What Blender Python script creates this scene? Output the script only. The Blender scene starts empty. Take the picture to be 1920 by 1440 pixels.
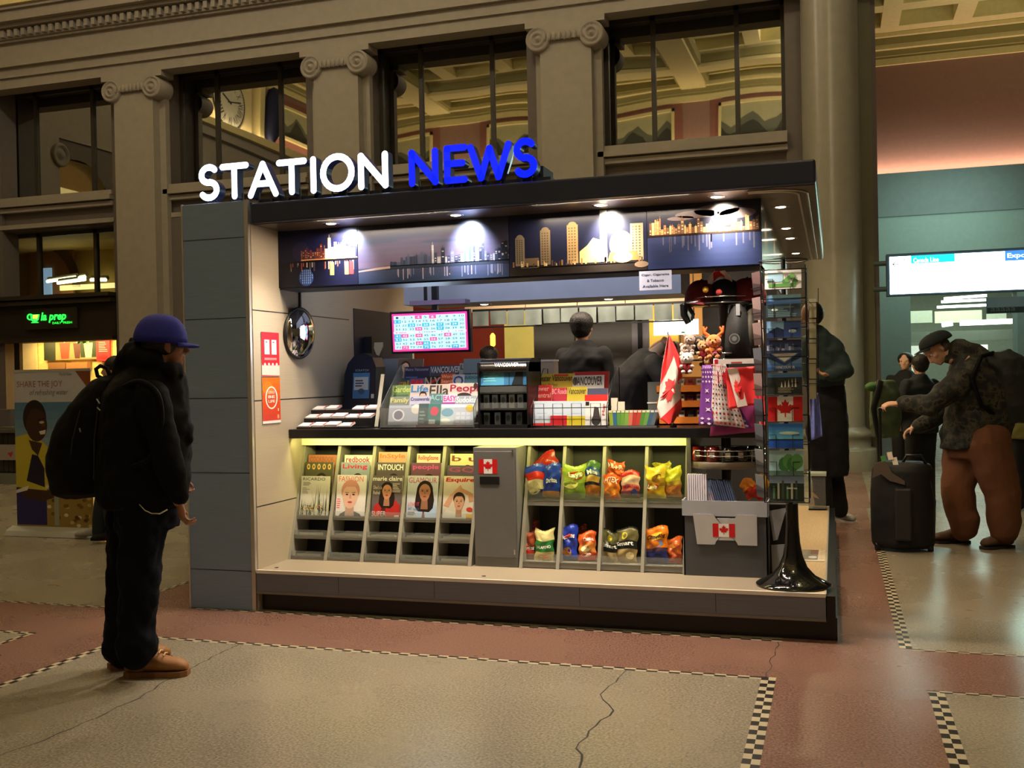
import bpy, math, random
from mathutils import Vector, Matrix
random.seed(11)
SC = bpy.context.scene
COL = SC.collection
PI = math.pi
def V(*a): return Vector(a)
def R(d): return math.radians(d)

# ---------------------------------------------------------------- camera
FPX, CAMH = 1930.0, 1.40
def _cam_rows(a, b, c):
    yaw = Matrix(((math.cos(a), -math.sin(a), 0), (math.sin(a), math.cos(a), 0), (0, 0, 1)))
    base = Matrix(((1, 0, 0), (0, 0, -1), (0, 1, 0)))
    pit = Matrix(((1, 0, 0), (0, math.cos(b), -math.sin(b)), (0, math.sin(b), math.cos(b))))
    rol = Matrix(((math.cos(c), -math.sin(c), 0), (math.sin(c), math.cos(c), 0), (0, 0, 1)))
    return rol @ pit @ base @ yaw
CM = _cam_rows(R(-17.377), R(.419), R(-1.146))
def at(x, y, ax, v):
    """world point seen at photo position (x, y) lying on the plane ax = v"""
    d = CM.transposed() @ Vector(((x - 960) / FPX, (y - 720) / FPX, 1))
    i = 'xyz'.index(ax)
    o = Vector((0, 0, CAMH))
    return o + d * ((v - o[i]) / d[i])
cam_data = bpy.data.cameras.new('camera')
cam = bpy.data.objects.new('camera', cam_data)
COL.objects.link(cam)
r0, r1, r2 = CM[0], CM[1], CM[2]
cam.matrix_world = Matrix(((r0[0], -r1[0], -r2[0], 0), (r0[1], -r1[1], -r2[1], 0), (r0[2], -r1[2], -r2[2], CAMH), (0, 0, 0, 1)))
cam_data.sensor_width = 36
cam_data.lens = 36 * FPX / 1920
cam_data.clip_end = 200
SC.camera = cam
SC.view_settings.view_transform = 'Standard'
SC.view_settings.look = 'None'
SC.view_settings.gamma = 1
SC.view_settings.exposure = .1

# ---------------------------------------------------------------- materials
def lin(c):
    out = []
    for v in c:
        v = v / 255.0
        out.append(v / 12.92 if v <= .04045 else ((v + .055) / 1.055) ** 2.4)
    return tuple(out)
_mats = {}
def mat(name, rgb, rough=.6, metal=0, emit=0, ecol=None, vary=.12, nscale=8.0, bump=0, bscale=60.0, coat=0,
        trans=0, alpha=1, spec=.5, sheen=0, stretch=None, ior=1.45):
    if name in _mats: return _mats[name]
    m = bpy.data.materials.new(name); m.use_nodes = True
    nt = m.node_tree; N = nt.nodes; L = nt.links
    b = N['Principled BSDF']
    c = lin(rgb)
    tc = N.new('ShaderNodeTexCoord'); mp = N.new('ShaderNodeMapping')
    L.new(tc.outputs['Object'], mp.inputs['Vector'])
    if stretch: mp.inputs['Scale'].default_value = stretch
    if vary:
        no = N.new('ShaderNodeTexNoise'); no.inputs['Scale'].default_value = nscale; no.inputs['Detail'].default_value = 3
        L.new(mp.outputs['Vector'], no.inputs['Vector'])
        mx = N.new('ShaderNodeMix'); mx.data_type = 'RGBA'
        mx.inputs['A'].default_value = tuple(x * (1 - vary) for x in c) + (1,)
        mx.inputs['B'].default_value = tuple(min(1, x * (1 + vary)) for x in c) + (1,)
        L.new(no.outputs['Fac'], mx.inputs['Factor'])
        L.new(mx.outputs['Result'], b.inputs['Base Color'])
        if emit and ecol is None: L.new(mx.outputs['Result'], b.inputs['Emission Color'])
    else:
        b.inputs['Base Color'].default_value = c + (1,)
        if emit and ecol is None: b.inputs['Emission Color'].default_value = c + (1,)
    if ecol is not None: b.inputs['Emission Color'].default_value = lin(ecol) + (1,)
    b.inputs['Emission Strength'].default_value = emit
    b.inputs['Roughness'].default_value = rough
    b.inputs['Metallic'].default_value = metal
    b.inputs['Coat Weight'].default_value = coat
    b.inputs['Specular IOR Level'].default_value = spec
    b.inputs['Sheen Weight'].default_value = sheen
    b.inputs['Transmission Weight'].default_value = trans
    b.inputs['IOR'].default_value = ior
    b.inputs['Alpha'].default_value = alpha
    if bump:
        n2 = N.new('ShaderNodeTexNoise'); n2.inputs['Scale'].default_value = bscale; n2.inputs['Detail'].default_value = 2
        L.new(mp.outputs['Vector'], n2.inputs['Vector'])
        bp = N.new('ShaderNodeBump'); bp.inputs['Strength'].default_value = bump; bp.inputs['Distance'].default_value = .01
        L.new(n2.outputs['Fac'], bp.inputs['Height']); L.new(bp.outputs['Normal'], b.inputs['Normal'])
    _mats[name] = m
    return m
BR = 1
def ink(rgb, rough=.45):
    """printed colour (posters, covers, packs)"""
    if BR != 1: rgb = tuple(min(255, int(q * BR)) for q in rgb)
    return mat('print_%d_%d_%d' % tuple(rgb), rgb, rough, vary=.08, nscale=30)

# ---------------------------------------------------------------- mesh builder
class Frame:
    """2-D drawing plane: origin o, unit axes u (right), v (up), n (towards the viewer)"""
    def __init__(s, o, u, v):
        s.o = Vector(o); s.u = Vector(u).normalized(); s.v = Vector(v); s.v = (s.v - s.u * s.v.dot(s.u)).normalized()
        s.n = s.u.cross(s.v)
    def p(s, a, b, c=0): return s.o + s.u * a + s.v * b + s.n * c
    def sub(s, a, b, c=0, ang=0):
        ca, sa = math.cos(ang), math.sin(ang)
        return Frame(s.p(a, b, c), s.u * ca + s.v * sa, s.v * ca - s.u * sa)
_glyph = {}
def glyphs(text, bold=0):
    k = (text, bold)
    if k in _glyph: return _glyph[k]
    cu = bpy.data.curves.new('t', 'FONT'); cu.body = text; cu.size = 1; cu.offset = bold; cu.resolution_u = 2
    ob = bpy.data.objects.new('t', cu)
    me = ob.to_mesh()
    vs = [tuple(v.co) for v in me.vertices]; fs = [tuple(p.vertices) for p in me.polygons]
    ob.to_mesh_clear(); bpy.data.objects.remove(ob); bpy.data.curves.remove(cu)
    if not vs: vs = [(0, 0, 0)]
    x0 = min(v[0] for v in vs); x1 = max(v[0] for v in vs); y0 = min(v[1] for v in vs); y1 = max(v[1] for v in vs)
    _glyph[k] = (vs, fs, x0, x1, y0, y1)
    return _glyph[k]
class MB:
    def __init__(s): s.v = []; s.f = []; s.m = []; s.sm = []; s.slots = []
    def _s(s, m):
        if m not in s.slots: s.slots.append(m)
        return s.slots.index(m)
    def add(s, vs, fs, m, smooth=False):
        k = len(s.v); s.v += [tuple(x) for x in vs]; i = s._s(m)
        for f in fs:
            s.f.append(tuple(k + j for j in f)); s.m.append(i); s.sm.append(smooth)
        return s
    def box(s, a, b, m, rot=0, piv=None):
        x0, y0, z0 = a; x1, y1, z1 = b
        vs = [V(x, y, z) for z in (z0, z1) for y in (y0, y1) for x in (x0, x1)]
        if rot:
            p = Vector(piv) if piv else (Vector(a) + Vector(b)) / 2
            q = Matrix.Rotation(rot, 3, 'Z'); vs = [q @ (w - p) + p for w in vs]
        return s.add(vs, [(0, 2, 3, 1), (4, 5, 7, 6), (0, 1, 5, 4), (2, 6, 7, 3), (0, 4, 6, 2), (1, 3, 7, 5)], m)
    def fbox(s, fr, a0, b0, c0, a1, b1, c1, m):
        vs = [fr.p(x, y, z) for z in (c0, c1) for y in (b0, b1) for x in (a0, a1)]
        return s.add(vs, [(0, 2, 3, 1), (4, 5, 7, 6), (0, 1, 5, 4), (2, 6, 7, 3), (0, 4, 6, 2), (1, 3, 7, 5)], m)
    def poly(s, pts, m): return s.add(pts, [tuple(range(len(pts)))], m)
    def fpoly(s, fr, pts, m, d=.0006): return s.add([fr.p(a, b, d) for a, b in pts], [tuple(range(len(pts)))], m)
    def frect(s, fr, a0, b0, a1, b1, m, d=.0006): return s.fpoly(fr, [(a0, b0), (a1, b0), (a1, b1), (a0, b1)], m, d)
    def fell(s, fr, a, b, ra, rb, m, d=.0006, n=18, a0=0, a1=2 * PI):
        pts = [(a + ra * math.cos(a0 + (a1 - a0) * i / n), b + rb * math.sin(a0 + (a1 - a0) * i / n)) for i in range(n + (0 if a1 - a0 > 6.28 else 1))]
        return s.fpoly(fr, pts, m, d)
    def ftext(s, fr, text, a0, b0, a1, b1, m, d=.0012, bold=0, shear=0, fit=True, thick=0):
        """text stretched into the rectangle"""
        vs, fs, x0, x1, y0, y1 = glyphs(text, bold)
        sx = (a1 - a0) / max(1e-6, x1 - x0); sy = (b1 - b0) / max(1e-6, y1 - y0)
        if not fit: sx = sy = min(sx, sy)
        P = [(a0 + (v[0] - x0) * sx + shear * (v[1] - y0) * sy, b0 + (v[1] - y0) * sy) for v in vs]
        s.add([fr.p(a, b, d) for a, b in P], fs, m)
        return s
    def prism(s, pts, ext, m, smooth=False):
        """closed polygon of 3-D points swept by the vector ext"""
        n = len(pts); e = Vector(ext)
        vs = [Vector(p) for p in pts] + [Vector(p) + e for p in pts]
        fs = [tuple(range(n))[::-1], tuple(range(n, 2 * n))]
        s.add(vs, fs, m)
        s.add(vs, [(i, (i + 1) % n, n + (i + 1) % n, n + i) for i in range(n)], m, smooth)
        return s
    def tube(s, path, r, m, n=8, closed=False, cap=True, smooth=True):
        P = [Vector(p) for p in path]; K = len(P)
        rr = r if isinstance(r, (list, tuple)) else [r] * K
        vs = []; up = None
        for i, p in enumerate(P):
            if closed: t = (P[(i + 1) % K] - P[i - 1])
            else: t = P[min(i + 1, K - 1)] - P[max(i - 1, 0)]
            if t.length < 1e-9: t = V(0, 0, 1)
            t.normalize()
            if up is None: up = V(0, 0, 1) if abs(t.z) < .9 else V(1, 0, 0)
            a = t.cross(up)
            if a.length < 1e-4: a = t.cross(V(0, 1, 0))
            a.normalize(); b = a.cross(t).normalized(); up = b
            for k in range(n):
                w = 2 * PI * k / n; vs.append(p + (a * math.cos(w) + b * math.sin(w)) * rr[i])
        fs = []
        for i in range(K if closed else K - 1):
            j = (i + 1) % K
            for k in range(n): fs.append((i * n + k, i * n + (k + 1) % n, j * n + (k + 1) % n, j * n + k))
        s.add(vs, fs, m, smooth)
        if cap and not closed:
            s.add(vs[:n], [tuple(range(n))], m); s.add(vs[-n:], [tuple(range(n))[::-1]], m)
        return s
    def lathe(s, prof, c, m, n=24, axis='z', a0=0, a1=2 * PI, smooth=True):
        c = Vector(c); K = len(prof); full = a1 - a0 > 6.28; nn = n if full else n + 1; vs = []
        for r, z in prof:
            for k in range(nn):
                w = a0 + (a1 - a0) * k / n; x, y = r * math.cos(w), r * math.sin(w)
                vs.append(c + (V(x, y, z) if axis == 'z' else V(x, z, y) if axis == 'y' else V(z, x, y)))
        fs = []
        for i in range(K - 1):
            for k in range(n): fs.append((i * nn + k, i * nn + (k + 1) % nn, (i + 1) * nn + (k + 1) % nn, (i + 1) * nn + k))
        return s.add(vs, fs, m, smooth)
    def ell(s, c, r, m, n=14, rot=None, k=8):
        c = Vector(c); rx, ry, rz = r if isinstance(r, (list, tuple)) else (r, r, r); vs = []; fs = []
        for i in range(k + 1):
            t = PI * i / k
            for j in range(n):
                w = 2 * PI * j / n
                p = V(rx * math.sin(t) * math.cos(w), ry * math.sin(t) * math.sin(w), rz * math.cos(t))
                if rot: p = rot @ p
                vs.append(c + p)
        for i in range(k):
            for j in range(n): fs.append((i * n + j, (i + 1) * n + j, (i + 1) * n + (j + 1) % n, i * n + (j + 1) % n))
        return s.add(vs, fs, m, True)
    def grid(s, fn, nu, nv, m, smooth=True):
        vs = [fn(i / nu, j / nv) for j in range(nv + 1) for i in range(nu + 1)]; w = nu + 1
        return s.add(vs, [(j * w + i, j * w + i + 1, (j + 1) * w + i + 1, (j + 1) * w + i) for j in range(nv) for i in range(nu)], m, smooth)
    def build(s, name, parent=None, bevel=0, origin=None, solid=0, weld=False):
        me = bpy.data.meshes.new(name)
        vs = s.v
        o = bpy.data.objects.new(name, me); COL.objects.link(o)
        base = Vector((0, 0, 0))
        if origin is None and parent is None and vs:
            xs = [v[0] for v in vs]; ys = [v[1] for v in vs]; zs = [v[2] for v in vs]
            base = V((min(xs) + max(xs)) / 2, (min(ys) + max(ys)) / 2, min(zs))
        elif origin is not None: base = Vector(origin)
        if parent is not None:
            o.parent = parent; base = WLOC[parent.name]
        WLOC[o.name] = Vector(base)
        if parent is None: o.location = base
        me.from_pydata([(v[0] - base[0], v[1] - base[1], v[2] - base[2]) for v in vs], [], s.f)
        for m in s.slots: me.materials.append(m)
        me.polygons.foreach_set('material_index', s.m); me.polygons.foreach_set('use_smooth', s.sm)
        me.update()
        if bevel:
            bv = o.modifiers.new('b', 'BEVEL'); bv.width = bevel; bv.segments = 2; bv.limit_method = 'ANGLE'
        if solid:
            sd = o.modifiers.new('s', 'SOLIDIFY'); sd.thickness = solid
        return o
WLOC = {}
def tag(o, label=None, cat=None, group=None, kind=None):
    if label: o['label'] = label
    if cat: o['category'] = cat
    if group: o['group'] = group
    if kind: o['kind'] = kind
    return o
def thing(name, loc, label, cat, group=None):
    o = bpy.data.objects.new(name, None); COL.objects.link(o); o.location = loc; o.empty_display_size = .05
    WLOC[o.name] = Vector(loc)
    return tag(o, label, cat, group)
def children(o): return [c for c in bpy.data.objects if c.parent == o]
def copy_tree(o, delta, label=None, parent=None):
    c = o.copy(); COL.objects.link(c)
    if parent is not None: c.parent = parent
    else:
        c.location = Vector(o.location) + Vector(delta)
        if label: c['label'] = label
    WLOC[c.name] = WLOC.get(o.name, V(0, 0, 0)) + Vector(delta)
    for ch in children(o): copy_tree(ch, delta, None, c)
    return c
def lamp(kind, loc, power, col, size=.05, target=None, spot=70, blend=.6, sizey=None, name='light'):
    d = bpy.data.lights.new(name, kind); d.energy = power; d.color = lin(col) if max(col) > 1 else col
    if kind == 'AREA':
        d.size = size
        if sizey: d.shape = 'RECTANGLE'; d.size_y = sizey
    else: d.shadow_soft_size = size
    if kind == 'SPOT': d.spot_size = R(spot); d.spot_blend = blend
    o = bpy.data.objects.new(name, d); COL.objects.link(o); o.location = loc
    if target is not None: o.rotation_euler = (Vector(target) - Vector(loc)).to_track_quat('-Z', 'Y').to_euler()
    return o
# Canadian flag / maple leaf outline (x right, y up, within about +-1)
LEAF = [(0, 1), (.17, .66), (.36, .76), (.28, .3), (.5, .5), (.57, .38), (.86, .43), (.76, .2), (.88, .12), (.45, -.24), (.5, -.42), (.06, -.36), (.06, -.8), (-.06, -.8), (-.06, -.36), (-.5, -.42), (-.45, -.24), (-.88, .12), (-.76, .2), (-.86, .43), (-.57, .38), (-.5, .5), (-.28, .3), (-.36, .76), (-.17, .66)]
LEAF_TRI = None
def leaf(mb, fr, a, b, s, m, d=.0012):
    # fan from the centre keeps the concave outline clean
    pts = [fr.p(a, b, d)] + [fr.p(a + x * s, b + y * s, d) for x, y in LEAF]
    n = len(LEAF)
    mb.add(pts, [(0, 1 + i, 1 + (i + 1) % n) for i in range(n)], m)
RED, WHITE, BLACK = ink((205, 25, 30)), ink((235, 235, 232)), ink((16, 16, 18))
def flag_print(mb, fr, w, h, d=.0006, leaf_m=None):
    mb.frect(fr, 0, 0, w * .27, h, RED, d); mb.frect(fr, w * .27, 0, w * .73, h, WHITE, d); mb.frect(fr, w * .73, 0, w, h, RED, d)
    leaf(mb, fr, w / 2, h / 2, h * .4, leaf_m or RED, d + .0005)
# ================================================================= MATERIALS
def terrazzo(name, base, dark, light, rough=.3):
    m = bpy.data.materials.new(name); m.use_nodes = True; nt = m.node_tree; N = nt.nodes; L = nt.links; b = N['Principled BSDF']
    tc = N.new('ShaderNodeTexCoord')
    n1 = N.new('ShaderNodeTexNoise'); n1.inputs['Scale'].default_value = 90; n1.inputs['Detail'].default_value = 3
    n2 = N.new('ShaderNodeTexNoise'); n2.inputs['Scale'].default_value = 1.3; n2.inputs['Detail'].default_value = 4
    vo = N.new('ShaderNodeTexVoronoi'); vo.inputs['Scale'].default_value = 70
    for n in (n1, n2, vo): L.new(tc.outputs['Object'], n.inputs['Vector'])
    r = N.new('ShaderNodeValToRGB'); r.color_ramp.elements[0].position = .3; r.color_ramp.elements[1].position = .7
    r.color_ramp.elements[0].color = lin(dark) + (1,); r.color_ramp.elements[1].color = lin(light) + (1,)
    e = r.color_ramp.elements.new(.5); e.color = lin(base) + (1,)
    L.new(n1.outputs['Fac'], r.inputs['Fac'])
    sp = N.new('ShaderNodeValToRGB'); sp.color_ramp.elements[0].position = .0; sp.color_ramp.elements[0].color = (1.5, 1.5, 1.4, 1)
    sp.color_ramp.elements[1].position = .2; sp.color_ramp.elements[1].color = (1, 1, 1, 1)
    L.new(vo.outputs['Distance'], sp.inputs['Fac'])
    st = N.new('ShaderNodeValToRGB'); st.color_ramp.elements[0].position = .2; st.color_ramp.elements[0].color = (.80, .80, .81, 1)
    st.color_ramp.elements[1].position = .8; st.color_ramp.elements[1].color = (1.06, 1.05, 1.03, 1)
    L.new(n2.outputs['Fac'], st.inputs['Fac'])
    a = N.new('ShaderNodeMix'); a.data_type = 'RGBA'; a.blend_type = 'MULTIPLY'; a.inputs['Factor'].default_value = 1
    L.new(r.outputs['Color'], a.inputs['A']); L.new(sp.outputs['Color'], a.inputs['B'])
    c = N.new('ShaderNodeMix'); c.data_type = 'RGBA'; c.blend_type = 'MULTIPLY'; c.inputs['Factor'].default_value = 1
    L.new(a.outputs['Result'], c.inputs['A']); L.new(st.outputs['Color'], c.inputs['B'])
    L.new(c.outputs['Result'], b.inputs['Base Color'])
    mr = N.new('ShaderNodeMapRange'); mr.inputs['To Min'].default_value = rough - .06; mr.inputs['To Max'].default_value = rough + .12
    L.new(n2.outputs['Fac'], mr.inputs['Value']); L.new(mr.outputs['Result'], b.inputs['Roughness'])
    return m
T_CREAM = terrazzo('cream_terrazzo', (150, 141, 122), (120, 113, 98), (172, 163, 143), .24)
T_PINK = terrazzo('red_terrazzo', (134, 100, 86), (104, 76, 68), (154, 118, 102), .24)
TILE_D = mat('dark_mosaic', (34, 28, 26), .35); TILE_L = mat('light_mosaic', (190, 178, 148), .35)
CRACK = mat('floor_crack', (52, 48, 42), .9)
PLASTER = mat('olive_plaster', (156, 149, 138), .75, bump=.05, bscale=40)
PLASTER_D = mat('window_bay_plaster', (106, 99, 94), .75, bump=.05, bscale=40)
CREAM = mat('cream_moulding', (224, 210, 152), .7)
OLIVE = mat('olive_moulding', (150, 142, 92), .7)
PINK = mat('pink_wall', (150, 118, 106), .8, bump=.03)
TEAL = mat('pale_teal_wall', (146, 172, 160), .7)
FRAME_D = mat('bronze_window_frame', (58, 54, 44), .5)

# ================================================================= FLOOR
fl = MB()
def fr_rect(x0, y0, x1, y1, z, m): fl.add([(x0, y0, z), (x1, y0, z), (x1, y1, z), (x0, y1, z)], [(0, 1, 2, 3)], m)
fr_rect(-30, -3.6, 16, 34, 0, T_PINK)
def strip(x0, y0, x1, y1, rows=2, z=.0010):
    """mosaic border of rows x n small tiles"""
    hor = abs(x1 - x0) > abs(y1 - y0); t = .052
    Ln = (x1 - x0) if hor else (y1 - y0); Wd = (y1 - y0) if hor else (x1 - x0)
    n = max(1, int(Ln / t)); tw = Wd / rows
    for i in range(n):
        for r in range(rows):
            a0, a1 = i * Ln / n, (i + 1) * Ln / n; b0, b1 = r * tw, (r + 1) * tw
            m = TILE_D if (i + r) % 2 else TILE_L
            if hor: fr_rect(x0 + a0, y0 + b0, x0 + a1, y0 + b1, z, m)
            else: fr_rect(x0 + b0, y0 + a0, x0 + b1, y0 + a1, z, m)
Z1 = .0005
fr_rect(-3.74, -3.6, -.34, 4.80, Z1, T_CREAM)          # panel in front of the kiosk
fr_rect(-3.80, 5.52, -.28, 15, Z1, T_CREAM)            # panel under the kiosk
fr_rect(-12, 5.42, -4.38, 15, Z1, T_CREAM)
fr_rect(-12, -3.6, -4.38, 4.72, Z1, T_CREAM)
fr_rect(.34, 5.48, 12, 15, Z1, T_CREAM)
fr_rect(.39, -3.6, 12, 4.76, Z1, T_CREAM)
strip(-3.77, 4.79, -.34, 4.83); strip(-.34, 1.5, -.275, 4.83)
strip(-3.77, 1.5, -3.72, 4.79)
strip(-3.80, 5.48, -.28, 5.52)
strip(-9, 5.38, -4.34, 5.42); strip(-4.38, 5.42, -4.34, 11)
strip(-9, 4.71, -4.34, 4.75); strip(-4.38, 2.2, -4.34, 4.71)
strip(.29, 5.48, .35, 11); strip(.35, 5.45, 5, 5.48)
strip(.365, 1.5, .43, 4.76); strip(.36, 4.76, 5, 4.79)
def crack(pts, w=.006):
    P = [Vector((p[0], p[1], 0)) for p in pts]; Q = [P[0]]
    for a, b in zip(P, P[1:]):
        n = max(2, int((b - a).length / .06)); d = (b - a).normalized(); s = V(-d.y, d.x, 0)
        for i in range(1, n + 1):
            Q.append(a.lerp(b, i / n) + s * random.uniform(-.012, .012) * (i < n))
    for a, b in zip(Q, Q[1:]):
        d = (b - a).normalized(); s = V(-d.y, d.x, 0) * w * random.uniform(.35, .8); z = V(0, 0, .0008)
        fl.add([a - s + z, b - s + z, b + s + z, a + s + z], [(0, 1, 2, 3)], CRACK)
crack([(-.96, 4.79), (-1.0, 4.4), (-.9, 4.2), (-.95, 3.8), (-.88, 3.5)])
crack([(-3.05, 4.78), (-3.04, 4.3), (-2.98, 3.8), (-2.99, 3.45), (-3.05, 3.05), (-3.1, 2.8)])
crack([(-.30, 5.47), (-.32, 4.83)], .003)
tag(fl.build('floor', origin=(0, 0, 0)), kind='structure')

# ================================================================= FACADE WITH PILASTERS
YW = 15.5
def fx(px, py, y=YW): return at(px, py, 'y', y)
PIL = [(-11.80 - .47, 0), (-7.84, 0), (-3.92, 0), (.08, 0)]
# pilaster centres on the wall from the photograph (left, second, third; the fourth is the great round-edged pier)
pcx = [at(252, 300, 'y', YW - .3).x, at(630, 200, 'y', YW - .3).x, at(1062, 200, 'y', YW - .3).x]
pier0, pier1 = at(1503, 200, 'y', YW - .3).x, at(1612, 200, 'y', YW - .3).x
PW = .40
ZT = at(640, 100, 'y', YW - .3).z + .09           # underside of the entablature
wf = MB()
ZSILL = 4.88; ZHEAD = 6.93
edges = [-30] + [c for c in pcx] + [(pier0 + pier1) / 2]
# upright wall strips beside each pilaster, spandrel and head bands between them
for i, c in enumerate(pcx + [(pier0 + pier1) / 2]):
    hw = .70 if i < 3 else .62
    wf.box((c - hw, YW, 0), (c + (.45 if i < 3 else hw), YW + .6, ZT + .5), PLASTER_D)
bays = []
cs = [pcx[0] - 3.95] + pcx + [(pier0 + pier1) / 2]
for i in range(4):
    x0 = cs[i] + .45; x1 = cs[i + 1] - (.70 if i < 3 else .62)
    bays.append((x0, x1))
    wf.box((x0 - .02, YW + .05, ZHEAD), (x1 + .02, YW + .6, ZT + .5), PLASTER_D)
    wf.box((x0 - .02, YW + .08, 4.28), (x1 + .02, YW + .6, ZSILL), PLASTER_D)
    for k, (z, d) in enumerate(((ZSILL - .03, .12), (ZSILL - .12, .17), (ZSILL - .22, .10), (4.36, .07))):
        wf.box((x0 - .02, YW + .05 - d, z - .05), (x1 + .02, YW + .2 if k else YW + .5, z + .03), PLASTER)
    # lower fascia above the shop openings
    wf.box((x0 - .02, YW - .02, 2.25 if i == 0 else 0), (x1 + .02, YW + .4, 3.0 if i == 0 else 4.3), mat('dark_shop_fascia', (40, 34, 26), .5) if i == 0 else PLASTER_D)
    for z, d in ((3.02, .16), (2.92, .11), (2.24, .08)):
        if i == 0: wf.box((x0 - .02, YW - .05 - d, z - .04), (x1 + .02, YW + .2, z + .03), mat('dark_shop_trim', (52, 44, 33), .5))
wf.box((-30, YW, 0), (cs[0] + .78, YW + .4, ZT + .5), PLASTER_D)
# window-bay side pieces
wall = wf.build('wall_facade', origin=(0, 0, 0)); tag(wall, kind='structure')
# entablature
en = MB()
def band(z0, z1, d, m=PLASTER, x0=-30, x1=pier1 + .28): en.box((x0, YW - .3 - d, z0), (x1, YW - .02, z1), m)
for z0_, z1_, d_ in ((0, .18, .05), (.18, .35, .10), (.35, .42, .18), (.42, .80, .06), (.80, .84, .14), (.84, 1.0, .18), (1.0, 1.06, .32), (1.06, 1.24, .44), (1.24, 1.30, .50)): band(ZT + z0_, ZT + z1_, d_)
band(ZT + 1.30, ZT + 1.42, .56, CREAM)
x = -20
while x < pier1 + .2:
    en.box((x, YW - .3 - .26, ZT + .86), (x + .075, YW - .3, ZT + .98), PLASTER); x += .15
tag(en.build('trim_1', origin=(0, 0, 0)), kind='structure')
wu = MB(); wu.box((-30, YW - .02, ZT + .5), (pier1 + .1, YW + .4, 12.2), PINK)
tag(wu.build('wall_upper', origin=(0, 0, 0)), kind='structure')
# pilasters with ionic capitals
def volute(mb, cx, y, z, r, s):
    mb.lathe([(r, -.02), (r, .16), (r * .86, .18), (r * .8, .15), (r * .62, .15), (r * .58, .18), (r * .42, .18), (r * .38, .15), (r * .2, .15), (r * .17, .20), (0, .21)], (cx, y, z), PLASTER, n=28, axis='y')
def pilaster(cx, name='pilaster'):
    b = MB(); y0 = YW - .3
    b.box((cx - PW, y0, 0), (cx + PW, YW, ZT), PLASTER)
    b.box((cx - PW - .12, YW - .12, 0), (cx + PW + .12, YW, ZT), PLASTER)
    b.box((cx - PW - .10, y0 - .10, 0), (cx + PW + .10, YW, .25), PLASTER)
    b.box((cx - PW - .06, y0 - .06, .25), (cx + PW + .06, YW, .42), PLASTER)
    c = MB()
    for s in (-1, 1):
        # roll of the volute with carved rings facing the hall
        cc = (cx + s * (PW + .02), y0 + .0, ZT - .27)
        c.lathe([(.19, .30), (.19, -.05), (.165, -.09), (.15, -.055), (.118, -.055), (.105, -.09), (.08, -.09), (.07, -.055), (.042, -.055), (.03, -.10), (0, -.11)], cc, PLASTER, n=30, axis='y')
    c.box((cx - PW - .02, y0 - .06, ZT - .30), (cx + PW + .02, YW, ZT - .09), PLASTER)
    c.box((cx - PW - .22, y0 - .05, ZT - .09), (cx + PW + .22, YW, ZT), PLASTER)
    for k in range(9):
        c.ell((cx - PW * .78 + k * PW * .195, y0 - .06, ZT - .25), (.036, .035, .07), PLASTER, n=8, k=6)
    return b, c
for i, c in enumerate(pcx):
    b, cp = pilaster(c)
    o = b.build('pilaster', origin=(c, YW, 0)); cp.build('capital', o)
    tag(o, ['plaster pilaster with scroll capital left of the kiosk, beside the green lit shop sign', 'plaster pilaster with scroll capital rising behind the white sign letters',
            'plaster pilaster with scroll capital rising behind the kiosk roof, right of the blue letters'][i], 'pilaster', 'ionic pilasters between the upper windows')
# great pier at the end of the facade
pb = MB(); pc = (pier0 + pier1) / 2; pr = (pier1 - pier0) / 2
rc = pr
prof = [(rc, .62), (rc, ZT - .5)]
pb.lathe([(rc + .17, .0), (rc + .17, .28), (rc + .15, .30), (rc + .08, .32), (rc + .08, .45), (rc + .11, .47), (rc + .11, .53), (rc + .02, .58), (rc, .62), (rc, ZT)], (pc, YW - .25, 0), mat('satin_column_paint', (150, 146, 132), .28), n=56)
o = pb.build('round_column', origin=(pc, YW - .25, 0)); tag(o, 'great round plaster column right of the kiosk roof, catching a pale green glint', 'column')
q = MB(); XW_ = at(1636, 300, 'y', YW - .05).x
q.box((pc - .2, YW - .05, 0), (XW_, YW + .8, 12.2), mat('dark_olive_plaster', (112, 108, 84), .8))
tag(q.build('wall_end', origin=(0, 0, 0)), kind='structure')

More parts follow.
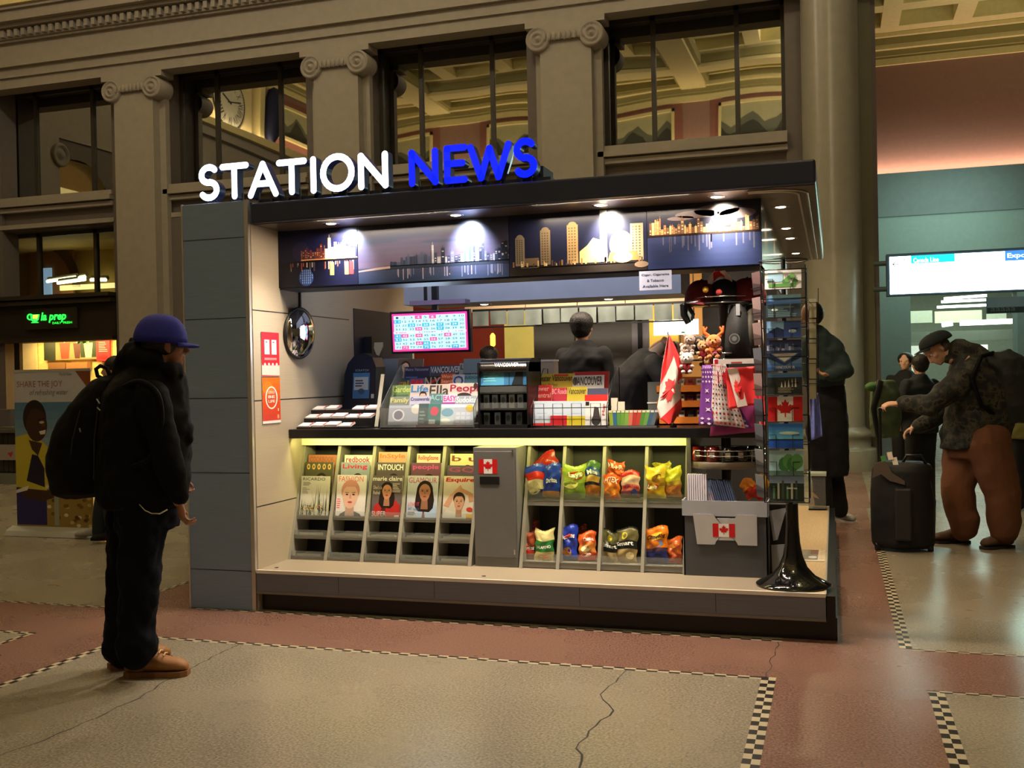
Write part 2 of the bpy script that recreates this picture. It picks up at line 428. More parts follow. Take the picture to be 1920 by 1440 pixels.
# reflective upper windows
GL = bpy.data.materials.new('window_glass'); GL.use_nodes = True
nt = GL.node_tree; b = nt.nodes['Principled BSDF']; b.inputs['Base Color'].default_value = (.42, .42, .40, 1); b.inputs['Metallic'].default_value = 1; b.inputs['Roughness'].default_value = .015
tc = nt.nodes.new('ShaderNodeTexCoord'); n2 = nt.nodes.new('ShaderNodeTexNoise'); n2.inputs['Scale'].default_value = .55; n2.inputs['Detail'].default_value = 0
bp = nt.nodes.new('ShaderNodeBump'); bp.inputs['Strength'].default_value = 1; bp.inputs['Distance'].default_value = .012
nt.links.new(tc.outputs['Object'], n2.inputs['Vector']); nt.links.new(n2.outputs['Fac'], bp.inputs['Height']); nt.links.new(bp.outputs['Normal'], b.inputs['Normal'])
def window(n, x0, x1, z0, z1, glass=GL, mull=(.28, .74), ym=YW + .44):
    g = MB(); fw = .07
    for a, c_, d, e in ((x0, x0 + fw, z0, z1), (x1 - fw, x1, z0, z1), (x0, x1, z0, z0 + fw), (x0, x1, z1 - fw, z1)):
        g.box((a, ym - .05, d), (c_, ym + .03, e), FRAME_D)
    for t in mull:
        xm = x0 + (x1 - x0) * t; g.box((xm - .035, ym - .05, z0), (xm + .035, ym + .03, z1), FRAME_D)
    o = g.build('window_%d' % n, origin=((x0 + x1) / 2, ym, z0)); tag(o, kind='structure')
    p = MB(); ts = [0] + list(mull) + [1]
    for k in range(len(ts) - 1):
        a = x0 + (x1 - x0) * ts[k]; c_ = x0 + (x1 - x0) * ts[k + 1]
        p.box((a + .03, ym - .012, z0 + .04), (c_ - .03, ym, z1 - .04), glass)
    p.build('glass', o)
for i, (x0, x1) in enumerate(bays):
    window(i + 1, x0, x1, ZSILL, ZHEAD)
CLEAR = mat('clear_glass', (235, 240, 235), .03, trans=1, vary=0, ior=1.02)
window(5, bays[0][0], bays[0][1], 3.0, 4.28, CLEAR)
# ================================================================= CEILING, FAR WALLS
YM = YW + .428
def mir(px, py, X): p = at(px, py, 'x', X); return V(X, 2 * YM - p.y, p.z)
def mirY(px, py, Y): p = at(px, py, 'y', 2 * YM - Y); return V(p.x, Y, p.z)
ZC = 11.3
COFFER = mat('coffer_panel', (190, 196, 172), .7)
cl = MB()
def coffers(x0, x1, y0, y1, px, py, w, d, ox, oy, depth=.45):
    """slab with sunken square coffers: ribs at ZC, panels above"""
    cl.add([(x0, y0, ZC + depth), (x1, y0, ZC + depth), (x1, y1, ZC + depth), (x0, y1, ZC + depth)], [(0, 3, 2, 1)], COFFER)
    k0 = math.floor((x0 - ox) / px)
    x = ox + k0 * px
    while x < x1:
        a, b = max(x0, x + w), min(x1, x + px)
        if b > a: cl.box((a, y0, ZC), (b, y1, ZC + depth + .1), CREAM)
        x += px
    y = oy + math.floor((y0 - oy) / py) * py
    while y < y1:
        a, b = max(y0, y + d), min(y1, y + py)
        if b > a: cl.box((x0, a, ZC + .006), (x1, b, ZC + depth + .09), CREAM)
        y += py
coffers(-16.6, 7, -3.4, YW + .1, 1.95, 1.9, 1.45, 1.3, 1.957, -2.0)
coffers(.4, 16, YW + .1, 33, 1.95, 1.9, 1.45, 1.35, 1.957, 30.5)
for xb in (-13.5, -4.35):
    cl.box((xb - .55, -3.4, ZC - .32), (xb + .55, YW, ZC + .01), OLIVE)
    cl.box((xb - .42, -3.4, ZC - .45), (xb + .42, YW, ZC - .32), CREAM)
for yb in (-1.1, 5.4):
    cl.box((-16.6, yb - .5, ZC - .28), (7, yb + .5, ZC + .01), OLIVE)
    cl.box((-16.6, yb - .38, ZC - .40), (7, yb + .38, ZC - .28), CREAM)
tag(cl.build('ceiling', origin=(0, 0, 0)), kind='structure')
def crown(mb, a, b, n, z0=10.5):
    """stepped cornice from a to b (2-D), n = inward normal"""
    a = V(a[0], a[1], 0); b = V(b[0], b[1], 0); n = V(n[0], n[1], 0)
    for z, h, d, m in ((0, .17, .10, CREAM), (.17, .06, .16, OLIVE), (.23, .16, .26, OLIVE), (.39, .10, .42, CREAM), (.49, .20, .50, OLIVE), (.69, .11, .66, CREAM)):
        mb.prism([a + V(0, 0, z0 + z), a + n * d + V(0, 0, z0 + z), a + n * d + V(0, 0, z0 + z + h), a + V(0, 0, z0 + z + h)], b - a, m)
# ---- far wall on the right (behind the travellers), with the bright cove ledge and the doorway
fw = MB(); YF = 33
dx0, dx1 = at(1706, 640, 'y', YF).x, at(1903, 640, 'y', YF).x; dz = at(1800, 548, 'y', YF).z
zl = 7.16
fw.box((.4, YF, zl), (16, YF + .4, ZC + .6), PINK)
fw.box((.4, YF - .5, 0), (dx0, YF + .4, zl), TEAL); fw.box((dx1, YF - .5, 0), (16, YF + .4, zl), TEAL)
fw.box((dx0, YF - .5, dz), (dx1, YF + .4, zl), TEAL)
fw.box((.4, YF - .56, 5.9), (16, YF - .5, zl + .02), mat('teal_band', (122, 140, 136), .7))
tag(fw.build('wall_far', origin=(0, 0, 0)), kind='structure')
cr = MB(); crown(cr, (.4, YF), (16, YF), (0, -1)); tag(cr.build('trim_2', origin=(0, 0, 0)), kind='structure')
# passage side wall beyond the facade end
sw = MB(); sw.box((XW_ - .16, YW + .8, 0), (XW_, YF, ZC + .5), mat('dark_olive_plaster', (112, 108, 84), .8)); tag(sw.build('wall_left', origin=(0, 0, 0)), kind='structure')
sw = MB(); sw.box((16, -3.6, 0), (16.2, YF + .4, ZC + .5), PLASTER); tag(sw.build('wall_right', origin=(0, 0, 0)), kind='structure')
# ---- wall behind the camera (seen mirrored in the windows)
YO = -3.4
ow = MB(); ow.box((-17, YO - .3, 0), (16, YO, 12), PINK)
ow.box((-17, YO, 0), (16, YO + .35, 8.3), PLASTER); ow.box((-17, YO, 8.3), (16, YO + .5, 8.75), CREAM)
tag(ow.build('wall_behind', origin=(0, 0, 0)), kind='structure')
cr = MB(); crown(cr, (-17, YO), (16, YO), (0, 1)); tag(cr.build('trim_3', origin=(0, 0, 0)), kind='structure')
SKYP = mat('mural_sky', (170, 168, 130), .6); HILL = mat('mural_hills', (52, 54, 44), .6); HILL2 = mat('mural_far_hills', (96, 100, 84), .6)
def mural(fr, w, h, seed, name, label, group):
    rr = random.Random(seed); g = MB()
    g.fbox(fr, -w / 2 - .28, -h / 2 - .25, 0, w / 2 + .28, h / 2 + .25, .03, mat('panel_margin', (140, 92, 80), .8))
    for a0, b0, a1, b1 in ((-w / 2, h / 2 - .09, w / 2, h / 2), (-w / 2, -h / 2, w / 2, -h / 2 + .09), (-w / 2, -h / 2, -w / 2 + .09, h / 2), (w / 2 - .09, -h / 2, w / 2, h / 2)):
        g.fbox(fr, a0, b0, .03, a1, b1, .12, CREAM)
    o = g.build(name); c = MB(); w2, h2 = w / 2 - .09, h / 2 - .09
    c.frect(fr, -w2, -h2, w2, h2, SKYP, .04)
    for m, b, a, d in ((HILL2, .05, .22, .042), (HILL, -.12, .3, .045)):
        pts = [(-w2, -h2)] + [(w2, -h2)]; top = []
        for i in range(13):
            x = -w2 + 2 * w2 * i / 12; top.append((x, max(-h2 + .02, min(h2 - .02, (b + a * math.sin(i * .9 + seed) * rr.uniform(.3, 1)) * h))))
        for i in range(12):
            c.fpoly(fr, [(top[i][0], -h2), (top[i + 1][0], -h2), top[i + 1], top[i]], m, d)
    c.build('canvas', o)
    return tag(o, label, 'painting', group)
n_m = 0
for (pxa, pya, pxb, pyb) in ((1147, 204, 1262, 256), (1352, 186, 1475, 234), (640, 262, 812, 322), (890, 236, 912, 300), (935, 240, 1010, 292)):
    a = mirY(pxa, pya, YO); b = mirY(pxb, pyb, YO); cx, cz = (a.x + b.x) / 2, 9.78
    if pxa == 890: continue
    w = abs(b.x - a.x); w = 2.1 if w < 1.5 else w
    n_m += 1
    mural(Frame((cx, YO, cz), (-1, 0, 0), (0, 0, 1)), max(w, 2.2), 1.15, n_m, 'wall_painting', ['cream framed hill landscape mirrored at the left of the window over the cigar sign', 'cream framed hill landscape mirrored at the right of the window over the kiosk roof', 'cream framed dark hill landscape mirrored left of the blue letter N', 'cream framed dark landscape mirrored above the blue letters W and S'][n_m - 1], 'landscape paintings on the opposite wall')
# ---- end wall of the hall with the great clock (mirrored in the left windows)
XE = -16.6
ew = MB(); ew.box((XE - .3, -3.6, 0), (XE, YW + .2, 12), PINK)
zE = mir(348, 217, XE).z
zg = mir(430, 262, XE).z
ew.box((XE, -3.6, 6.9), (XE + .25, YW, zE - .5), PLASTER)
ew.box((XE, -3.6, zE - .5), (XE + .4, YW, zE - .25), PLASTER); ew.box((XE, -3.6, zE - .25), (XE + .55, YW, zE - .05), CREAM)
acl, acr = mir(72, 370, XE).y, mir(195, 370, XE).y     # arch opening (mirrored order)
ya, yb = min(acl, acr), max(acl, acr); zt = mir(115, 298, XE).z; zs = zt - (yb - ya) / 2
ew.box((XE, -3.6, 0), (XE + .2, ya, 6.9), PLASTER_D); ew.box((XE, yb, 0), (XE + .2, YW, 6.9), PLASTER_D)
N_ = 16; yc = (ya + yb) / 2; rr_ = (yb - ya) / 2
for i in range(N_):
    a0, a1 = PI * i / N_, PI * (i + 1) / N_
    p = [(XE + .2, yc + rr_ * math.cos(a0), zs + rr_ * math.sin(a0)), (XE + .2, yc + rr_ * math.cos(a1), zs + rr_ * math.sin(a1)), (XE + .2, yc + rr_ * math.cos(a1), 6.9), (XE + .2, yc + rr_ * math.cos(a0), 6.9)]
    ew.add(p, [(0, 1, 2, 3)], PLASTER_D)
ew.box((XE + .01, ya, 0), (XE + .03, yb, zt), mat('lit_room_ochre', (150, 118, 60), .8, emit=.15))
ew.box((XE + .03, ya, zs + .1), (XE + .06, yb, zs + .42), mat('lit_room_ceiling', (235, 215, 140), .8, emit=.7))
tag(ew.build('wall_end_left', origin=(0, 0, 0)), kind='structure')
cr = MB(); crown(cr, (XE, YW), (XE, YO), (1, 0)); tag(cr.build('trim_4', origin=(0, 0, 0)), kind='structure')
# end-wall pilaster
g = MB(); py_ = mir(52, 300, XE).y; g.box((XE, py_ - .45, 0), (XE + .45, py_ + .45, 6.9), PLASTER)
for s in (-1, 1):
    g.lathe([(.26, 0), (.26, .5), (.2, .54), (.18, .48), (.1, .48), (.08, .54), (0, .54)], (XE, py_ + s * .45, 6.45), PLASTER, axis='x', n=20)
tag(g.build('pilaster', origin=(XE, py_, 0)), 'dim scroll-topped pilaster mirrored in the far left upper window', 'pilaster')
# clock
cc = mir(416, 192, XE); fr = Frame((XE + .12, cc.y, cc.z), (0, 1, 0), (0, 0, 1)); fr = Frame(fr.o, (0, 1, 0), (0, 0, 1))
ck = MB(); GILT = mat('pale_gilt', (214, 200, 150), .5); DARKP = mat('clock_dark', (50, 46, 44), .5)
ck.lathe([(0, 0), (.95, 0), (.98, .08), (.90, .14), (.86, .10), (0, .10)], (XE + .1, cc.y, cc.z), GILT, axis='x', n=40)
ck.fbox(fr, -1.35, -.75, -.05, 1.35, .8, .02, GILT)
o = ck.build('wall_clock'); tag(o, 'great round wall clock with dark numerals mirrored in the window above the white letters', 'clock')
d = MB(); fr2 = fr.sub(0, 0, .10)
d.fell(fr2, 0, 0, .86, .86, DARKP, .004, 40); d.fell(fr2, 0, 0, .80, .80, mat('clock_face', (205, 202, 180), .5), .008, 40)
for i in range(60): 
    a = 2 * PI * i / 60; q = fr2.sub(0, 0, 0, a); d.frect(q, -.006, .74, .006, .79, DARKP, .012)
for i, t in enumerate(('XII', 'I', 'II', 'III', 'IIII', 'V', 'VI', 'VII', 'VIII', 'IX', 'X', 'XI')):
    q = fr2.sub(0, 0, 0, -2 * PI * i / 12); w = .035 * len(t) + .02
    d.ftext(q, t, -w, .46, w, .72, DARKP, .012)
d.build('dial', o)
h = MB(); q = fr2.sub(0, 0, 0, R(-62)); h.fbox(q, -.03, -.1, .014, .03, .4, .02, DARKP); q = fr2.sub(0, 0, 0, R(-280)); h.fbox(q, -.02, -.1, .02, .02, .62, .026, DARKP)
h.build('clock_hands', o)
c2 = mir(545, 242, XE); mural(Frame((XE + .02, c2.y - .3, c2.z), (0, 1, 0), (0, 0, 1)), 2.6, 1.1, 9, 'wall_painting', 'cream framed landscape mirrored in the window above the first letters T and A', None)
g = MB(); a = mir(475, 200, XE).y; g.box((XE, a - .12, zE - .1), (XE + .3, a + .12, 10.5), CREAM); tag(g.build('trim_5', origin=(0, 0, 0)), kind='structure')
g = MB(); a = mir(493, 220, XE)
pts = []
for k in range(13):
    t = k / 12; wv = .16 + .12 * math.sin(PI * t); pts.append((a.y - wv, a.z + .95 - 1.9 * t))
prof = [(.05, -.95), (.22, -.7), (.30, -.1), (.26, .5), (.16, .85), (.0, .95)]
g.lathe(prof, (XE + .32, a.y, a.z), mat('navy_drape', (26, 30, 60), .8), n=16)
tag(g.build('wall_banner'), 'dark navy furled banner mirrored in the window above the white letters', 'banner')
# hall lighting: cove lamps on the ledges, hidden behind their mouldings, save one added uplight
WARM = (255, 226, 180); YEL = (246, 238, 196)
def cove(loc, tgt, sx, sy, pw, col=WARM):
    o = lamp('AREA', loc, pw, col, sx, tgt, sizey=sy, name='cove_light'); return o
# ================================================================= SHOP (left bay) AND ROOMS BEHIND THE FACADE
x0, x1 = bays[0]
BLK = mat('black_frame', (20, 18, 16), .4)
shop = MB()
YEL_W = mat('warm_shop_wall', (205, 178, 110), .7, vary=.2, nscale=5); BRICK = mat('pale_stone_tiles', (232, 206, 140), .7, vary=.35, nscale=9, stretch=(1, 1, 3))
shop.box((-18, YW + 3.0, 0), (x1 + .8, YW + 3.2, 4.4), YEL_W)
shop.box((x1 + .78, YW + .4, 0), (x1 + .88, YW + 3.2, 4.4), YEL_W)
shop.box((-18, YW + .4, 2.35), (x1 + .8, YW + 3.2, 2.45), YEL_W)
shop.box((-18, YW + .4, 4.3), (x1 + .8, YW + 3.2, 4.4), YEL_W)
tag(shop.build('wall_shop', origin=(0, 0, 0)), kind='structure')
def P(px, py, y): return at(px, py, 'y', y)
# shop front frame and posts
sf = MB()
a = P(26, 640, YW); b = P(36, 640, YW)
sf.box((a.x, YW, 0), (b.x, YW + .08, 2.3), BLK)
sf.box((-18, YW, 2.2), (x1, YW + .08, 2.3), BLK)
tag(sf.build('door_1', origin=(0, 0, 0)), kind='structure')
# illuminated sign
GREEN = mat('green_neon', (40, 255, 70), .4, emit=2.2, vary=0); YN = mat('yellow_neon', (230, 250, 60), .4, emit=1.6, vary=0)
c0 = P(55, 606, YW - .1); c1 = P(135, 586, YW - .1)
fr = Frame((c0.x, YW - .10, c0.z), (1, 0, 0), (0, 0, 1)); W = c1.x - c0.x; Hh = (c1.z - c0.z)
s = MB(); s.fbox(fr, -.1, -.12, -.03, W + .1, Hh + .1, -.005, mat('dark_shop_fascia', (40, 34, 26), .5))
o = s.build('shop_sign'); tag(o, 'green lit script shop sign with a cup on the dark fascia at the left', 'sign')
s = MB()
s.fpoly(fr, [(.03, Hh * .95), (W * .25, Hh * .95), (W * .22, Hh * .35), (W * .17, Hh * .12), (W * .09, Hh * .12), (W * .04, Hh * .4)], GREEN, .004)
s.fpoly(fr, [(.09, Hh * .92), (W * .22, Hh * .92), (W * .19, Hh * .45), (W * .09, Hh * .5)], YN, .008)
s.frect(fr, W * .05, 0, W * .22, Hh * .09, GREEN, .004)
s.tube([fr.p(.05 + .06 * math.cos(t) - .02, Hh * .7 + .05 * math.sin(t), .01) for t in [i * .5 for i in range(13)]], .012, GREEN, n=6)
s.build('cup_emblem', o)
s = MB(); s.ftext(fr, 'la prep', W * .27, Hh * -.05, W * .85, Hh * 1.15, GREEN, .008, bold=.03, shear=.2); s.build('lettering', o)
s = MB(); s.ftext(fr, 'DAILY  FRESH', W * .55, Hh * -.22, W * 1.0, Hh * .02, GREEN, .008); s.build('tagline', o)
# wall of menus inside
yb_ = YW + 1.6
def bpan(px0, py0, px1, py1, y, m, name, label, cat, th=.04):
    a = P(px0, py1, y); c = P(px1, py0, y); g = MB(); g.box((a.x, y, a.z), (c.x, y + th, c.z), m); return g, a, c
g = MB(); a = P(37, 700, yb_); c = P(215, 626, yb_)
g.box((a.x - .1, yb_ + .05, 0), (c.x + .6, yb_ + .15, c.z + .6), BRICK); tag(g.build('wall_tiled', origin=(0, 0, 0)), kind='structure')
g, a, c = bpan(37, 630, 67, 700, yb_ - .03, mat('beige_screen', (190, 172, 120), .6, emit=.25), '', '', ''); tag(g.build('wall_panel'), 'beige lit panel behind the shop window at the far left', 'panel')
# smoothie poster
g, a, c = bpan(83, 630, 181, 676, yb_ - .03, mat('poster_ground', (128, 112, 72), .6, emit=.22), '', '', '')
o = g.build('menu_poster'); tag(o, 'backlit poster of three smoothie glasses over the shop counter', 'poster')
fr = Frame((a.x, yb_ - .032, a.z), (1, 0, 0), (0, 0, 1)); w, h = c.x - a.x, c.z - a.z
d = MB()
def em(rgb, e=.35): return mat('lit_%d_%d_%d' % rgb, rgb, .5, emit=e, vary=.08)
d.frect(fr, 0, 0, w * .22, h, em((34, 40, 26)), .002); d.frect(fr, w * .7, h * .1, w, h, em((24, 44, 20)), .002)
for q, (x_, wd, hh, col) in enumerate(((.30, .2, .75, (140, 50, 30)), (.56, .15, .72, (70, 34, 30)), (.76, .17, .72, (196, 190, 130)))):
    d.fpoly(fr, [(w * (x_ + .03), h * .06), (w * (x_ + wd - .03), h * .06), (w * (x_ + wd), h * hh), (w * x_, h * hh)], em(col), .004)
    d.tube([fr.p(w * (x_ + wd * .5), h * hh, .006), fr.p(w * (x_ + wd * .62), h * (hh + .2), .006)], .012, em((200, 200, 170)), n=5)
for k in range(9): d.fell(fr, w * random.uniform(.66, .84), h * random.uniform(.7, .97), .05, .04, em((60, 120, 40)), .005, 8)
d.ftext(fr, 'SMOOTHIES', w * .12, h * .88, w * .68, h * 1.0, em((110, 40, 30)), .006)
d.build('print', o)
g, a, c = bpan(181, 628, 205, 677, yb_ - .06, em((205, 24, 30), .5), '', '', ''); o = g.build('menu_poster'); tag(o, 'narrow red poster with white small print at the right of the shop window', 'poster')
fr = Frame((a.x, yb_ - .062, a.z), (1, 0, 0), (0, 0, 1)); w, h = c.x - a.x, c.z - a.z; d = MB()
for k in range(9): d.frect(fr, w * .2, h * (.92 - k * .07), w * random.uniform(.6, .85), h * (.94 - k * .07), em((240, 150, 140)), .003)
d.fell(fr, w * .5, h * .16, w * .28, h * .07, em((150, 10, 20)), .003); d.build('print', o)
g, a, c = bpan(90, 679, 122, 694, yb_ - .1, mat('tan_box', (120, 84, 50), .7), '', '', '', .2); tag(g.build('storage_box'), 'brown box on the shop shelf under the smoothie poster, left one', 'box')
g, a, c = bpan(124, 679, 163, 694, yb_ - .1, mat('brown_box', (142, 100, 62), .7), '', '', '', .2); tag(g.build('storage_box'), 'lighter brown box on the shop shelf under the smoothie poster, right one', 'box')
# upper-left: arch painting and fluorescent lamps seen over the fascia
g = MB(); y = YW + 2.4
TUBE = mat('fluorescent_tube', (255, 250, 200), .4, emit=5, vary=0)
for k, (p0, p1) in enumerate((((88, 528), (142, 520)), ((108, 531), (160, 524)), ((148, 521), (160, 519)), ((170, 525), (199, 525)))):
    a, b = P(p0[0], p0[1], y - k * .16), P(p1[0], p1[1], y - k * .16); g = MB(); g.tube([a, b], .03, TUBE, n=8)
    g.tube([a + V(0, .05, .05), b + V(0, .05, .05)], .05, mat('lamp_white', (220, 220, 200), .4), n=6)
    tag(g.build('fluorescent_lamp'), ['long white tube light over the shop fascia, leftmost', 'second white tube light over the shop fascia, lower one', 'short stub of tube light beside the window bar over the shop', 'white tube light right of the window bar over the shop'][k], 'lamp', 'tube lights above the shop')
g, a, c = bpan(112, 530, 214, 545, YW + 2.7, mat('lit_bulkhead', (240, 228, 150), .5, emit=1.1), '', '', ''); tag(g.build('light_box'), 'long pale yellow light box over the shop, behind the upper window', 'light')
ar = MB(); a = P(72, 460, y + .3)
for i in range(14):
    t0, t1 = PI / 2 * i / 14, PI / 2 * (i + 1) / 14
    c0 = P(74, 560, y + .3); R0, R1 = 1.08, .86
    ar.add([(c0.x + R0 * math.cos(t0), y + .3, c0.z + .2 + R0 * 1.05 * math.sin(t0)), (c0.x + R0 * math.cos(t1), y + .3, c0.z + .2 + R0 * 1.05 * math.sin(t1)), (c0.x + R1 * math.cos(t1), y + .3, c0.z + .2 + R1 * 1.05 * math.sin(t1)), (c0.x + R1 * math.cos(t0), y + .3, c0.z + .2 + R1 * 1.05 * math.sin(t0))], [(0, 1, 2, 3)], mat('arch_brown', (96, 74, 48), .8))
ar.box((c0.x - .3, y + .35, 2.4), (c0.x + .85, y + .4, c0.z + 1.1), mat('rosy_wall', (168, 118, 78), .8))
tag(ar.build('trim_6', origin=(0, 0, 0)), kind='structure')
g, a, c = bpan(80, 502, 95, 556, y + .3, em((150, 185, 215), .5), '', '', ''); tag(g.build('shop_window_pane'), 'narrow pale blue lit pane seen under the arch above the shop', 'window')
# counter of the shop
ct = MB(); y = 11.9
SL = mat('dark_slats', (46, 42, 36), .6)
a = P(-40, 905, 11.9); c = P(33, 806, 11.9)
for k in range(40):
    ct.box((c.x - .09 * k - .075, y, .18), (c.x - .09 * k, y + .06, c.z - .02), SL)
ct.box((c.x - 4, y + .03, .0), (c.x, y + .8, c.z - .02), mat('counter_dark', (40, 36, 30), .6))
ct.box((c.x - 4, y - .02, .0), (c.x, y + .04, .16), mat('grey_kick', (110, 112, 100), .5))
ct.box((c.x - 4, y - .06, c.z - .04), (c.x + .03, y + .8, c.z + .01), mat('grey_stone_top', (92, 90, 80), .35))
o = ct.build('shop_counter'); tag(o, 'dark slatted shop counter at the left edge behind the banner stand', 'counter')
g = MB(); a = P(0, 863, y - .07); c2 = P(30, 834, y - .07); g.box((a.x - .3, y - .03, a.z), (c2.x, y - .02, c2.z), mat('grey_card', (150, 140, 130), .6))
fr = Frame((a.x, y - .031, a.z), (1, 0, 0), (0, 0, 1)); g.fpoly(fr, [(.1, .1), (.2, .12), (.16, .04)], ink((170, 50, 30)), .002); g.build('notice', o)
g = MB(); a = P(-20, 800, y + .2); c3 = P(19, 768, y + .2); g.box((a.x, y + .2, a.z), (c3.x, y + .5, c3.z), mat('display_tub', (96, 92, 92), .5)); tag(g.build('countertop_bin'), 'grey bin standing on the slatted shop counter at the left edge', 'bin')
# ---------------- warm room behind the kiosk (bays 2 to 4)
rm = MB()
OCH = mat('ochre_wall', (214, 172, 72), .7); DRED = mat('dark_red_wall', (110, 28, 22), .7); GRY = mat('grey_partition', (92, 94, 88), .6)
0 and rm.box((bays[1][0] - 1, YW + 2.6, 0), (.4, YW + 2.8, 4.2), OCH)
0 and rm.box((bays[1][0] - 1, YW + .4, 2.95), (.4, YW + 2.8, 3.05), mat('cream_soffit', (220, 196, 150), .8))

# ================================================================= KIOSK SHELL
LAMF = mat('blue_grey_laminate', (126, 148, 180), .5, vary=.22, nscale=5, stretch=(1.2, 1.2, 70), bump=.08, bscale=12)  # pier front: blue glow of the sign put into the laminate colour
LAMS = mat('warm_grey_laminate', (176, 164, 142), .4, vary=.10, nscale=5, stretch=(1, 1, 60))  # same laminate inside, beige of the warm lamplight put into its colour
GREY = mat('grey_metal_panel', (108, 108, 106), .5, vary=.1, stretch=(40, 40, 2))
GREYF = mat('step_riser', (108, 114, 130), .5, vary=.18, nscale=5, stretch=(1, 1, 60))
EDGE = mat('aluminium_edge', (205, 200, 190), .3, metal=.6)
BLACKM = mat('black_laminate', (22, 22, 24), .3); CHAR = mat('charcoal_header', (44, 52, 76), .45)
STEP = mat('beige_platform_top', (160, 147, 128), .35, vary=.12, stretch=(40, 2, 1))
OAK = mat('pale_oak_laminate', (196, 170, 128), .4, vary=.3, nscale=7, stretch=(40, 1.5, 1))
SOFF = mat('bronze_soffit', (92, 82, 70), .28, metal=.4)
NAVY = mat('navy_panel', (26, 30, 52), .5)
CHROME = mat('chrome', (220, 220, 222), .12, metal=1, vary=0)
KX0, KX1, KY0, KY1, KZ = -3.38, -.06, 5.51, 9.1, .25
HZ0, HZ1 = 2.36, 2.485
k = thing('news_kiosk', (-1.9, 7, 0), 'grey laminate newsstand kiosk with charcoal roof band and raised step in the station hall', 'kiosk')
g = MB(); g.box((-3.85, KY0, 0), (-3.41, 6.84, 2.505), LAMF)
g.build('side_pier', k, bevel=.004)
g = MB()
for z in (.24, .84, 1.30, 1.79, 2.28): g.box((-3.852, KY0 - .001, z), (-3.41, KY0 + .01, z + .004), BLACK)
g.build('panel_joint', k)
g = MB(); g.box((-3.856, KY0 - .006, 0), (-3.846, KY0 + .02, 2.508), EDGE); g.box((-3.41, KY0 - .006, 0), (-3.385, KY0 + .02, 2.508), EDGE); g.build('edge_trim', k)
g = MB(); g.box((-3.41, KY0 + .02, 0), (KX0, 6.84, 2.36), LAMS); g.box((-3.41, 6.84, 0), (KX0 - .02, 8.1, 2.36), LAMS)
for z in (.63, 1.28, 1.835): g.box((-3.4, KY0 + .02, z), (KX0 + .001, 6.84, z + .006), BLACK)
g.build('side_wall', k)
g = MB(); g.box((KX0 - .02, 6.95, 1.18), (KX0 - .015, 8.05, 1.93), NAVY); g.build('dark_panel', k)
g = MB(); g.box((KX0, KY0, .118), (KX1, KY1, KZ - .012), GREYF)
for x in (-2.83, -2.22, -1.36, -.62): g.box((x, KY0 - .001, .13), (x + .003, KY0 + .01, KZ - .02), BLACK)
g.build('platform', k, bevel=.002)
g = MB(); g.box((KX0, KY0 + .01, KZ - .012), (-.36, KY1, KZ), STEP); g.box((-.36, KY0 + .01, KZ - .012), (KX1 - .004, KY1, KZ), OAK)
for x in (-3.30, -1.95): g.lathe([(.013, .001), (.013, .002), (0, .002)], (x, KY0 + .10, KZ), BLACK, n=12)
g.build('platform_top', k)
g = MB(); g.box((KX0, KY0 - .004, KZ - .018), (KX1, KY0 + .012, KZ + .002), mat('white_nosing', (236, 232, 224), .35)); g.box((KX0, KY0 - .004, .108), (KX1, KY0 + .006, .122), mat('grey_edge', (120, 116, 112), .4)); g.box((KX1 - .006, KY0, KZ - .012), (KX1 + .004, KY1, KZ + .002), EDGE); g.build('nosing', k)
g = MB(); g.box((KX0 + .01, KY0 + .05, 0), (-.005, KY1, .118), BLACKM); g.box((KX1 + .004, KY0 + .02, .1), (-.012, KY1, .236), BLACKM); g.build('plinth', k)
g = MB(); g.box((-3.37, KY0, HZ0), (-.072, KY1 + .2, HZ1), CHAR); g.build('roof_band', k, bevel=.012)
g = MB(); g.box((-3.36, KY0 + .03, HZ0 - .004), (-.08, KY1 + .19, HZ0 + .001), SOFF)
pts = []
for (cx, cy, a0) in ((-.26, 9.1, 0), ): pass
def rail(off):
    x1, y0, y1, x0, r = -.165 + off, KY0 + .12 - off, KY1 + .05, -.42, .14 + off
    p = [(x0, y0)] + [(x1 - r + r * math.sin(t), y0 + r - r * math.cos(t)) for t in [PI / 2 * i / 8 for i in range(9)]] + [(x1, y1)]
    return [V(a, b, HZ0 - .008) for a, b in p]
g.tube(rail(0), .007, EDGE, n=6); g.tube(rail(.045), .006, EDGE, n=6)
g.build('soffit', k)
g = MB(); g.box((KX0, 5.865, 1.985), (-.37, 6.12, HZ0), CHAR); g.box((-.38, 5.85, 1.985), (-.368, KY1, HZ0), mat('glossy_bronze', (120, 100, 76), .15, metal=.8)); g.build('mural_beam', k)
# long grey box over the sales opening
zb = at(900, 566, 'y', 6.9).z; xa = at(757, 560, 'y', 6.9).x; xb = at(1277, 550, 'y', 6.9).x
g = MB(); g.box((xa, 6.9, zb), (xb, 7.35, HZ0), mat('grey_bulkhead', (156, 162, 176), .5)); g.build('bulkhead', k)
# countertop and valance
CY = 5.93; CT = 1.085
g = MB(); g.box((KX0, CY, CT - .058), (-.42, 6.75, CT), BLACKM); g.build('countertop', k, bevel=.004)
LEDV = mat('lit_valance', (238, 236, 196), .5)
g = MB(); g.box((KX0, 6.10, .972), (-.825, 6.30, CT - .058), LEDV); g.build('valance', k)
g = MB(); g.box((KX0, 6.32, KZ), (-.825, 6.72, CT - .06), GREY); g.box((-.825, 6.0, KZ), (-.8, 6.72, CT - .06), GREY); g.build('counter_body', k)
